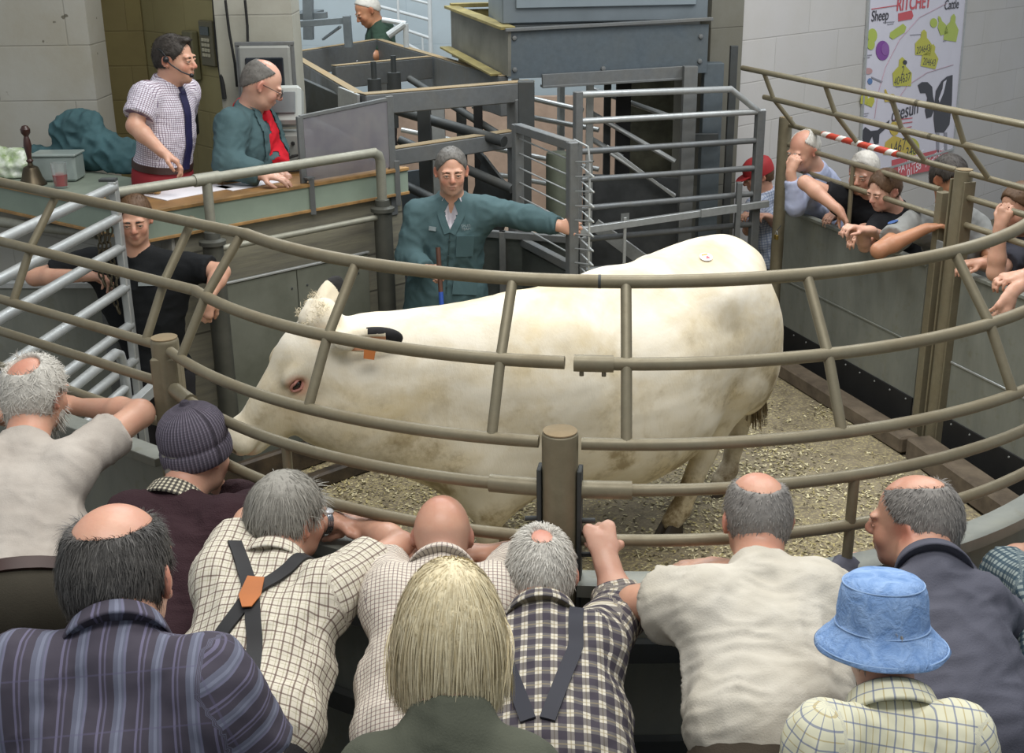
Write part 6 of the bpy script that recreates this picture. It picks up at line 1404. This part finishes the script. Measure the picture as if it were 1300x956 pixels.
# 10 blonde
p = person('person with a long straight blonde bob seen from behind in the bottom centre', dict(
    head=ay(572, 792, 1.92), F=(.02, .97, -.20), U=(0, .18, 1), neck=ay(572, 912, 1.80), hs=1.0, seed=20, floor=.34,
    sh=[ay(475, 985, 1.74), ay(665, 985, 1.74)], el=[ay(450, 1060, 1.76), ay(700, 1060, 1.76)], wr=[ay(520, 1020, 2.0), ay(620, 1020, 2.0)],
    hands=[relax((.3, .9, .1), (0, 0, -1)), relax((-.3, .9, .1), (0, 0, -1))], pelvis=np.array([-.10, 1.42, .98]), bs=.95, skin=sk2, shirt=cloth_plain('olive_top', '#55584c'), trousers=tDark, vox=.006, hvox=.006, long=True, collar=.02,
    hair=dict(mat=hBlond, thick=.008, strands=12000, length=.13, floor=-.125, pull=.22, lift=.0, mess=.10, grav=1.4, low=-.115, crown=(.012, -.03, .13), fmax=.03, umin=-.05, smax=.118, width=.0011, segs=6, curl=.12, line=(.06, .05), extra=[((0, -.036, -.045), (.101, .082, .080)), ((0, -.03, .0), (.096, .092, .088))])))
# 11 blue bucket hat
chk4 = cloth_check('cream_window_check', '#cfcdb4', [(.03, 0, .003, '#5f6a8a', .7), (.03, .5, .002, '#a08a50', .6)], [(.03, 0, .003, '#5f6a8a', .7)])
p = person('man in a faded blue cotton bucket hat seen from behind at the bottom right', dict(
    head=ay(1118, 806, 2.12), F=(.10, .96, -.22), U=(0, .22, 1), neck=ay(1132, 905, 1.99), hs=.88, seed=21, floor=.0,
    sh=[ay(1042, 935, 1.90), ay(1218, 935, 1.90)], el=[ay(1015, 1060, 1.90), ay(1250, 1060, 1.90)], wr=[ay(1080, 1040, 2.05), ay(1180, 1040, 2.05)],
    hands=[relax((.3, .9, .1), (0, 0, -1)), relax((-.3, .9, .1), (0, 0, -1))], pelvis=np.array([.62, 1.68, .98]), bs=.92, skin=sk1, shirt=chk4, trousers=tDark, vox=.006,
    hair=dict(mat=hSalt, thick=.006, strands=3500, length=.018, lift=.3, mess=.2, grav=.3, low=-.085)))
collar(p, chk4, .045, .072)
t = NT('blue_cotton'); v = t.coords(); n = t.noise(v, 28, 4, .6, .8); n2 = t.noise(v, 160, 2, .6)
t.base(t.mix(t.ramp(n, [(.3, 0.), (.7, 1.)]), rgb('#6686b4'), rgb('#8fabd2'))); t.pbr(.85, 0, .2); t.bump(t.math('ADD', t.math('MULTIPLY', n, 1.2), t.math('MULTIPLY', n2, .3)), .7, .008)
hat = cap_mesh(p, [(.146, -.036), (.148, -.032), (.138, -.018), (.120, -.002), (.104, .016), (.101, .026), (.101, .032), (.100, .05), (.097, .080), (.093, .102), (.087, .116), (.074, .127), (.048, .133), (.02, .135), (.001, .1355)], t.m, 'bucket_hat', seg=72, ecc=1.10, tilt=-.02, wr_=.026, cent=(0, -.012, .012))
mb = MB(); P, S_, F, U = p['P'], p['S'], p['F'], p['U']; U2 = nrm(U+F*-.02); F2 = nrm(F-U2*(F@U2)); c0 = P(0, -.012, .012)
for r_, z_ in ((.143, -.026), (.103, .020), (.0885, .114)): mb.tube([c0+(S_*r_*math.cos(a)+F2*r_*1.10*math.sin(a)+U2*z_)*p['hs'] for a in np.linspace(0, 2*PI, 60)], .0016, 5, cap=False)
mb.build('stitching', simple('pale_thread', '#93b1d8', .8), hat)

# ------------------------------------------------------------------ man in the ring with his stick
coat = cloth_plain('teal_dust_coat', '#4c6468', .09, .8)
st_h = ay(556, 352, 6.42)
p = person('man in a long teal dust coat standing in the ring and holding the comb gate', dict(
    head=ay(573, 216, 6.62), F=(.10, -.98, -.12), U=(0, 0, 1), neck=ay(574, 252, 6.68), hs=1.03, seed=31,
    sh=[ay(530, 272, 6.66), ay(618, 266, 6.66)], el=[ay(519, 326, 6.60), ay(672, 277, 6.60)], wr=[ay(541, 343, 6.46), ay(711, 287, 6.50)],
    hands=[((.85, -.05, -.25), (.1, -.95, -.2), 1.35, 0, -1, 1.05, .8), ((.9, .05, -.2), (.1, .9, -.3), .9, .3, 1, 1.05)], pelvis=ay(567, 370, 6.75), bs=1.08, long=True, coat=True, cloth_name='dust_coat', vneck=True, collar=.02,
    skin=sk1, shirt=coat, trousers=tDark, vox=.0065, brow=hBrown, stubble=.25, lips=.4, scalpred=.2, loose=.02, wrinkle=.007,
    hair=dict(mat=hGreyD, thick=.004, strands=2200, length=.010, lift=.3, mess=.2, low=-.06, line=(.058, .060))))
I = p; fc = I['fr']
inn = cloth_plain('white_pattern_shirt', '#c9c5cc', .12)
patch(I, lambda s_, a_, f_: (np.abs(s_) < .055-.30*np.maximum(a_, 0)) & (f_ > .0) & (a_ > -.05) & (a_ < .15), 'inner_shirt', inn, .003)
for sg in (-1, 1): ribbon(I, [(.025*sg, -.02), (.058*sg, .05), (.012*sg, .15)], .038, 'lapel', cloth_plain('teal_dust_coat', '#4b6a6a'), fc, off=.006)
ribbon(I, [(0, .15), (0, .50)], .006, 'coat_placket', simple('teal_dark', '#33494a', .8), fc, off=.003)
def pocket(I, s0, a0, w, h, m=None): 
    ribbon(I, [(s0, a0), (s0, a0+h)], w, 'pocket', m or cloth_plain('teal_dust_coat', '#4b6a6a'), I['fr'], off=.004, n=6)
sgn = 1 if (I['sd']@[1, 0, 0]) > 0 else -1
pocket(I, .085*sgn, .16, .10, .12); pocket(I, .10*sgn, .38, .14, .12)
ribbon(I, [(-.115*sgn, .135), (-.075*sgn, .135)], .022, 'badge_strip', simple('badge_grey', '#8b989b', .6), fc, off=.006, n=4)
q, n_ = on_cloth(I, .085*sgn, .125, fc, .008); X_ = nrm(np.cross([0, 0, 1.], n_)); X_ = X_ if X_[0] > 0 else -X_
for k, (tx, dz) in enumerate((('SALES', .018), ('TEAM', 0.))): text(tx, 0, 0, .02, simple('badge_grey', '#8b989b'), 'embroidery', at=q+np.array([0, 0, dz]), axes=(X_, np.cross(n_, X_), n_), parent=I['root'])
q, n_ = on_cloth(I, -.095*sgn, .135, fc, .012)
for k in range(4): q2, n2_ = on_cloth(I, .0, .19+.09*k, fc, .007); mb = MB(); mb.lathe(q2, [(.006, 0), (.005, .003)], 8, *[nrm(np.cross(n2_, [0, 0, 1.])), np.cross(n2_, nrm(np.cross(n2_, [0, 0, 1.]))), n2_]); mb.build('button', simple('teal_dark', '#33494a'), I['root'])
root = empty('drover_stick', ay(560, 398, 6.36), 'brown stick with blue and red bands held by the man in the ring', 'stick')
sa, sb = ay(556, 314, 6.43), ay(566, 470, 6.28)
cols = [(0, .36, simple('stick_brown', '#5a3a2c', .5)), (.36, .50, simple('stick_blue', '#2f56b0', .45)), (.50, .60, simple('stick_brown', '#5a3a2c')), (.60, .82, simple('stick_red', '#b52a2c', .45)), (.82, 1., simple('stick_brown', '#5a3a2c'))]
for a, b, m_ in cols: mb = MB(); mb.tube([sa+(sb-sa)*a, sa+(sb-sa)*b], .013, 12); mb.build('band' if m_.name != 'stick_brown' else 'shaft', m_, root)
# ------------------------------------------------------------------ boy in black behind the gate
blk_t = cloth_plain('black_tee', '#1c1e20', .1)
p = person('young man in a black t-shirt standing behind the galvanised gate', dict(
    head=ay(170, 276, 5.84), F=(.22, -.95, -.22), neck=ay(173, 318, 5.88), hs=.98, seed=32,
    sh=[ay(116, 332, 5.90), ay(240, 338, 5.86)], el=[ay(44, 352, 5.86), ay(281, 345, 5.80)], wr=[ay(112, 350, 5.74), ay(264, 378, 5.66)],
    hands=[((.9, -.2, -.1), (0, -.3, -1), .7, .2, 1), ((-.25, -.15, -.9), (-.2, .9, -.2), .8, .1, 1, 1.05)], pelvis=ay(200, 470, 5.88), bs=1.0, sleeve=.66,
    skin=sk1, shirt=blk_t, cloth_name='t_shirt', trousers=tDark, vox=.0065, brow=hDark, collar=.01, hair=dict(mat=hBrown, thick=.010, strands=1200, length=.02, low=-.06, line=(.06, .055))))
ribbon(p, [(.03, .14), (.11, .145)], .018, 'chest_print', simple('print_pale', '#8d9494', .7), p['fr'], off=.005, n=4)
mb = MB(); w_, e_ = ay(112, 350, 5.78), ay(44, 352, 5.92); d = nrm(w_-e_); s1, _, s2 = frame(d); mb.tube([w_-d*.03+(s1*math.cos(a)+s2*math.sin(a))*.030 for a in np.linspace(0, 2*PI, 17)], .003, 6, cap=False); mb.build('wrist_band', simple('watch_steel', '#a8abb0'), p['root'])

# ------------------------------------------------------------------ auctioneer
chkA = cloth_check('auctioneer_check', '#dcd8e2', [(.011, 0, .0028, '#5b4a6b', .8)], [(.011, 0, .0028, '#6b4b5b', .8)])
p = person('auctioneer with headset in a checked short sleeved shirt, navy tie and red trousers', dict(
    head=ay(222, 74, 6.62), F=(.95, -.22, -.10), U=(0, 0, 1), neck=ay(213, 106, 6.64), front=(.85, -.5, 0), hs=1.02, seed=33, floor=.62,
    sh=[ay(184, 122, 6.50), ay(236, 116, 6.84)], el=[ay(171, 160, 6.40), ay(226, 160, 6.98)], wr=[ay(207, 194, 6.33), ay(216, 196, 6.95)],
    hands=[((.75, .1, -.55), (-.2, -.1, -.9), .6, .3, -1), ((.5, -.5, -.5), (-.3, 0, -.9), .6, .3, 1)], pelvis=ay(206, 220, 6.66), hem=-.045, bs=1.02, sleeve=.68, slr=1.12, belly=.02,
    skin=sk1, shirt=chkA, trousers=cloth_plain('red_trousers', '#8f3238'), belt=simple('brown_belt', '#3b231d'), vox=.0065, brow=hDark, lips=.4, uvback=False,
    hair=dict(mat=hDark, thick=.005, strands=2200, length=.018, lift=.35, mess=.2, low=-.055, line=(.062, .052), comb=(0, .5, .2), extra=[((0, .058, .098), (.042, .026, .016))])))
I = p; P = p['P']
collar(I, chkA, .04, .070)
mb = MB(); S0 = P(.092, -.002, .002) if (p['S']@[0, -1, 0]) > 0 else P(-.092, -.002, .002); sg = 1 if (p['S']@[0, -1, 0]) > 0 else -1
mb.ball(S0, .017, 12); mb.tube([P(.09*sg, .0, .0), P(.098*sg, .03, -.02), P(.085*sg, .08, -.05), P(.055*sg, .112, -.066)], .004, 8); mb.ball(P(.050*sg, .116, -.068), .012, 10); mb.tube([P(.09*sg, -.0, .01), P(.095*sg, -.02, .04), P(.07*sg, -.06, .05)], .004, 6)
mb.build('headset', simple('black_plastic', '#17171a', .4), p['root'])
tieN = simple('navy_tie', '#27264f', .5, var=.2, scale=60)
ribbon(I, [(.0, .0), (0, .035)], .035, 'tie_knot', tieN, I['fr'], off=.012); ribbon(I, [(.0, .03), (.005, .20), (.0, .43)], .055, 'tie', tieN, I['fr'], off=.008)
# ------------------------------------------------------------------ clerk
p = person('balding clerk with glasses in a teal coat over a bright red polo shirt', dict(
    head=ay(334, 106, 6.86), F=(.84, .20, -.50), U=(.45, .05, .85), neck=ay(316, 138, 6.90), front=(.80, -.60, 0), hs=1.05, seed=34, floor=.62,
    sh=[ay(294, 158, 6.72), ay(334, 154, 7.05)], el=[ay(290, 208, 6.62), ay(345, 190, 7.0)], wr=[ay(332, 222, 6.58), ay(352, 214, 6.85)],
    hands=[((.93, -.1, -.12), (0, .1, -1), .3, .5, -1, 1.05), ((.6, -.5, -.4), (-.3, 0, -.9), .6, .3, 1)], pelvis=ay(312, 240, 6.92), bs=1.10, long=True, slr=1.15, cloth_name='coat', vneck=True, collar=.02,
    skin=sk2, shirt=coat, trousers=tDark, vox=.0065, scalpred=.4, loose=.02, wrinkle=.007,
    hair=dict(mat=hGreyD, thick=.005, strands=1100, length=.012, low=-.07, line=(.0, .06), bald=[((0, .01, .112), (.056, .088, .056))])))
I = p; P = p['P']; redp = cloth_plain('red_polo', '#c8202f', .08)
patch(I, lambda s_, a_, f_: (s_ > -.035) & (s_ < .115) & (f_ > .35) & (a_ > -.03), 'red_polo_shirt', redp, .005); collar(I, redp, .035, .066)
for s0 in (-.048, .135): patch(I, lambda s_, a_, f_: (np.abs(s_-s0) < .028-.03*np.abs(a_-.12)) & (f_ > -.1) & (a_ > -.03) & (a_ < .33), 'lapel', coat, .010)
mb = MB()
for sg in (-1, 1):
    c = P(.033*sg, .108, -.006); mb.tube([c+p['S']*.024*math.cos(a)+p['U']*.018*math.sin(a) for a in np.linspace(0, 2*PI, 17)], .0022, 6, cap=False); mb.tube([P(.057*sg, .105, .002), P(.080*sg, .05, .004), P(.082*sg, -.005, .004)], .002, 6)
mb.tube([P(-.010, .112, -.002), P(.010, .112, -.002)], .002, 6); mb.build('glasses', simple('black_plastic', '#17171a'), p['root'])

# ------------------------------------------------------------------ man at the back with a paper
p = person('white haired man in a dark green shirt reading a paper behind the crate frame', dict(
    head=ay(466, 13, 11.6), F=(-.78, -.35, -.52), U=(-.4, -.1, .9), neck=ay(478, 30, 11.65), front=(-.8, -.5, 0), hs=1.12, seed=35, floor=.5,
    sh=[ay(484, 42, 11.45), ay(490, 38, 11.85)], el=[ay(484, 70, 11.3), ay(472, 70, 11.8)], wr=[ay(456, 72, 11.2), ay(452, 70, 11.4)],
    hands=[((-.9, -.2, 0), (0, 0, -1), .5, .2, 1), ((-.9, 0, 0), (0, 0, -1), .5, .2, -1)], pelvis=ay(492, 92, 11.7), bs=1.15, sleeve=.95, skin=sk3, shirt=cloth_plain('dark_green_shirt', '#2f4236'), trousers=tDark, vox=.009, brow=hWhite,
    hair=dict(mat=hWhite, thick=.004, strands=500, length=.012, low=-.06, line=(.02, .06))))
q = ay(436, 76, 11.0); mb = MB(); mb.box(q, (.22, .15, .004), nrm([.9, .3, .1]), nrm([-.3, .9, .25]), np.cross(nrm([.9, .3, .1]), nrm([-.3, .9, .25]))); tag(mb.build('paper_sheet', paper), 'white paper held by the man in green behind the crate frame', 'paper')

# ------------------------------------------------------------------ men along the right hand fence
wt = cloth_plain('pale_blue_shirt', '#a7aec6', .08); bt = cloth_plain('black_polo', '#1f2023', .1); gt_ = cloth_plain('grey_polo', '#8a8b88', .07)
person('white haired man in a pale blue shirt resting his chin on his hand', dict(
    head=ay(1020, 190, 7.95), F=(-.80, -.50, -.32), U=(-.15, -.1, 1), neck=ay(1036, 216, 8.05), front=(-.85, -.5, 0), hs=1.04, seed=41,
    sh=[ay(1018, 240, 7.85), ay(1052, 236, 8.25)], el=[ay(1010, 262, 7.72), ay(1046, 268, 8.0)], wr=[ay(1004, 218, 7.72), ay(1062, 272, 7.8)],
    hands=[((.25, .0, .9), (.5, .6, .1), 1.3, 0, 1), ((-.5, -.5, 0), (0, 0, -1), .5, .2, 1)], pelvis=ay(1062, 320, 8.3), bs=1.05, long=True, cuff=.75, skin=sk1, shirt=wt, trousers=tDark, vox=.008, brow=hWhite, scalp=(0, .05, .11), scalpred=.6,
    hair=dict(mat=hWhite, thick=.008, strands=900, length=.018, low=-.06, line=(.005, .055), bald=[((0, .03, .10), (.058, .085, .065))])))
I2 = person('white haired man in a black t-shirt with his bare forearm across the fence', dict(
    head=ay(1096, 218, 7.55), F=(-.55, -.78, -.25), U=(0, -.1, 1), neck=ay(1104, 246, 7.65), front=(-.75, -.6, 0), hs=1.06, seed=42,
    sh=[ay(1060, 250, 7.55), ay(1128, 262, 7.75)], el=[ay(1022, 232, 7.55), ay(1120, 300, 7.4)], wr=[ay(1066, 268, 7.38), ay(1095, 290, 7.25)],
    hands=[((.45, -.25, -.75), (-.5, -.1, -.5), .7, .2, 1), ((-.6, -.4, -.3), (0, 0, -1), .5, .2, 1)], pelvis=ay(1120, 345, 7.9), bs=1.06, sleeve=.35, skin=sk1, shirt=bt, cloth_name='t_shirt', trousers=tDark, vox=.008, brow=hWhite, scalpred=.5,
    hair=dict(mat=hWhite, thick=.006, strands=900, length=.015, low=-.06, line=(.045, .06))))
person('boy with short brown hair in a dark polo leaning on the right hand fence', dict(
    head=ay(1122, 240, 7.22), F=(-.82, -.45, -.35), U=(-.1, -.1, 1), neck=ay(1138, 266, 7.32), front=(-.8, -.55, 0), hs=.98, seed=43,
    sh=[ay(1116, 284, 7.2), ay(1156, 288, 7.45)], el=[ay(1098, 312, 7.0), ay(1140, 310, 7.2)], wr=[ay(1092, 292, 6.88), ay(1104, 292, 6.9)],
    hands=[((-.7, -.3, .3), (0, 0, -1), .8, .2, 1), ((-.8, -.3, .1), (0, 0, -1), .6, .2, -1)], pelvis=ay(1160, 370, 7.55), bs=.9, sleeve=.7, skin=sk2, shirt=bt, trousers=tDark, vox=.008, brow=hBrown, scalpred=.1,
    hair=dict(mat=hBrown, thick=.010, strands=1400, length=.022, lift=.3, low=-.06, line=(.062, .055))))
I4 = person('dark haired man in a grey polo half hidden by the tall right hand post', dict(
    head=ay(1206, 226, 6.95), F=(.45, -.85, -.25), U=(0, 0, 1), neck=ay(1204, 262, 7.0), front=(-.5, -.8, 0), hs=1.06, seed=44,
    sh=[ay(1160, 284, 6.88), ay(1240, 292, 7.08)], el=[ay(1116, 318, 6.62), ay(1262, 335, 6.9)], wr=[ay(1176, 290, 6.62), ay(1235, 335, 6.6)],
    hands=[((.85, -.1, .2), (0, -.1, -1), .7, .2, 1), ((-.8, -.2, 0), (0, 0, -1), .5, .2, 1)], pelvis=ay(1225, 400, 7.2), bs=1.08, sleeve=.62, slr=1.1, skin=sk3, shirt=gt_, cloth_name='polo_shirt', trousers=tDark, vox=.008, brow=hDark, uvback=False,
    hair=dict(mat=hDark, thick=.011, strands=1600, length=.022, lift=.3, low=-.06, line=(.060, .050))))
V_ = I4['V']; sel = np.argmin(np.linalg.norm((V_-CAM)/np.linalg.norm(V_-CAM, axis=1)[:, None]-nrm(ray(1134, 283)), axis=1)+9*((I4['N']@CF) > -.2)); pn = I4['N'][sel]
mb = MB(); xx = nrm(np.cross(pn, [0, 0, 1.])); mb.prism([(.028*math.cos(a), .030*math.sin(a)) for a in np.linspace(0, 2*PI, 14, endpoint=False)], V_[sel]+pn*.004, xx, np.cross(pn, xx), pn, .002); mb.build('sleeve_badge', simple('badge_blue', '#3f63a0', .6, var=.25, scale=80), I4['root'])
person('brown haired man at the right edge with his chin propped on his fist', dict(
    head=ay(1294, 262, 6.35), F=(-.85, -.35, -.28), U=(-.1, 0, 1), neck=ay(1308, 296, 6.45), front=(-.85, -.5, 0), hs=1.04, seed=45,
    sh=[ay(1290, 322, 6.32), ay(1345, 322, 6.6)], el=[ay(1264, 346, 6.12), ay(1330, 360, 6.3)], wr=[ay(1270, 286, 6.12), ay(1246, 334, 6.3)],
    hands=[((.2, -.1, .9), (.5, .5, .2), 1.2, 0, 1), ((-.9, 0, 0), (0, 0, -1), .6, .2, 1)], pelvis=ay(1335, 430, 6.7), bs=1.05, sleeve=.6, skin=sk1, shirt=cloth_plain('dark_stripe_shirt', '#4b4c55'), trousers=tDark, vox=.008, brow=hBrown,
    hair=dict(mat=hBrown, thick=.008, strands=900, length=.015, low=-.06)))
person('man mostly out of frame at the right edge with bare forearms crossed over the panel', dict(
    head=ay(1372, 268, 5.95), F=(-.85, -.4, -.3), neck=ay(1380, 305, 6.02), front=(-.85, -.5, 0), hs=1.03, seed=46,
    sh=[ay(1350, 332, 5.92), ay(1420, 330, 6.15)], el=[ay(1318, 342, 5.72), ay(1370, 372, 5.8)], wr=[ay(1284, 372, 5.58), ay(1296, 350, 5.66)],
    hands=[((-.5, -.35, -.75), (-.4, .2, -.6), .5, .4, 1, 1.1), ((-.9, -.1, -.1), (0, .2, -1), .7, .2, -1)], pelvis=ay(1400, 440, 6.3), bs=1.05, sleeve=.6, skin=sk1, shirt=bt, trousers=tDark, vox=.008, brow=hBrown, hair=dict(mat=hBrown, thick=.008, strands=300)))
rc = person('person in a red cap and blue check shirt crouching behind the back corner post', dict(
    head=ay(962, 222, 8.72), F=(-.9, -.1, -.35), neck=ay(972, 244, 8.75), front=(-.85, -.5, 0), hs=1.0, seed=47,
    sh=[ay(958, 262, 8.62), ay(992, 262, 8.86)], el=[ay(950, 292, 8.6), ay(990, 292, 8.76)], wr=[ay(958, 275, 8.5), ay(975, 275, 8.55)],
    hands=[((-.6, -.4, .3), (0, 0, -1), .8, .2, 1), ((-.6, -.4, .2), (0, 0, -1), .8, .2, -1)], pelvis=ay(980, 335, 8.8), bs=.95, sleeve=.7, skin=sk1, shirt=cloth_check('blue_white_check', '#b9c0cc', [(.02, 0, .008, '#6f7c98', .6)], [(.02, 0, .008, '#6f7c98', .6)]), trousers=tDark, vox=.009, hair=dict(mat=hBrown, thick=.005)))
rcap = cap_mesh(rc, [(.094, .005), (.096, .03), (.093, .07), (.082, .10), (.055, .122), (.001, .13)], simple('red_cotton', '#a3262a', .7, var=.12), 'red_cap', ecc=1.18)
P = rc['P']; mb = MB(); mb.prism([(-.07, 0), (-.06, .055), (-.02, .085), (.02, .085), (.06, .055), (.07, 0)], P(0, .075, .022), rc['S'], nrm(rc['F']-rc['U']*.15), rc['U'], .006); mb.build('peak', simple('red_cotton', '#a3262a'), rcap)
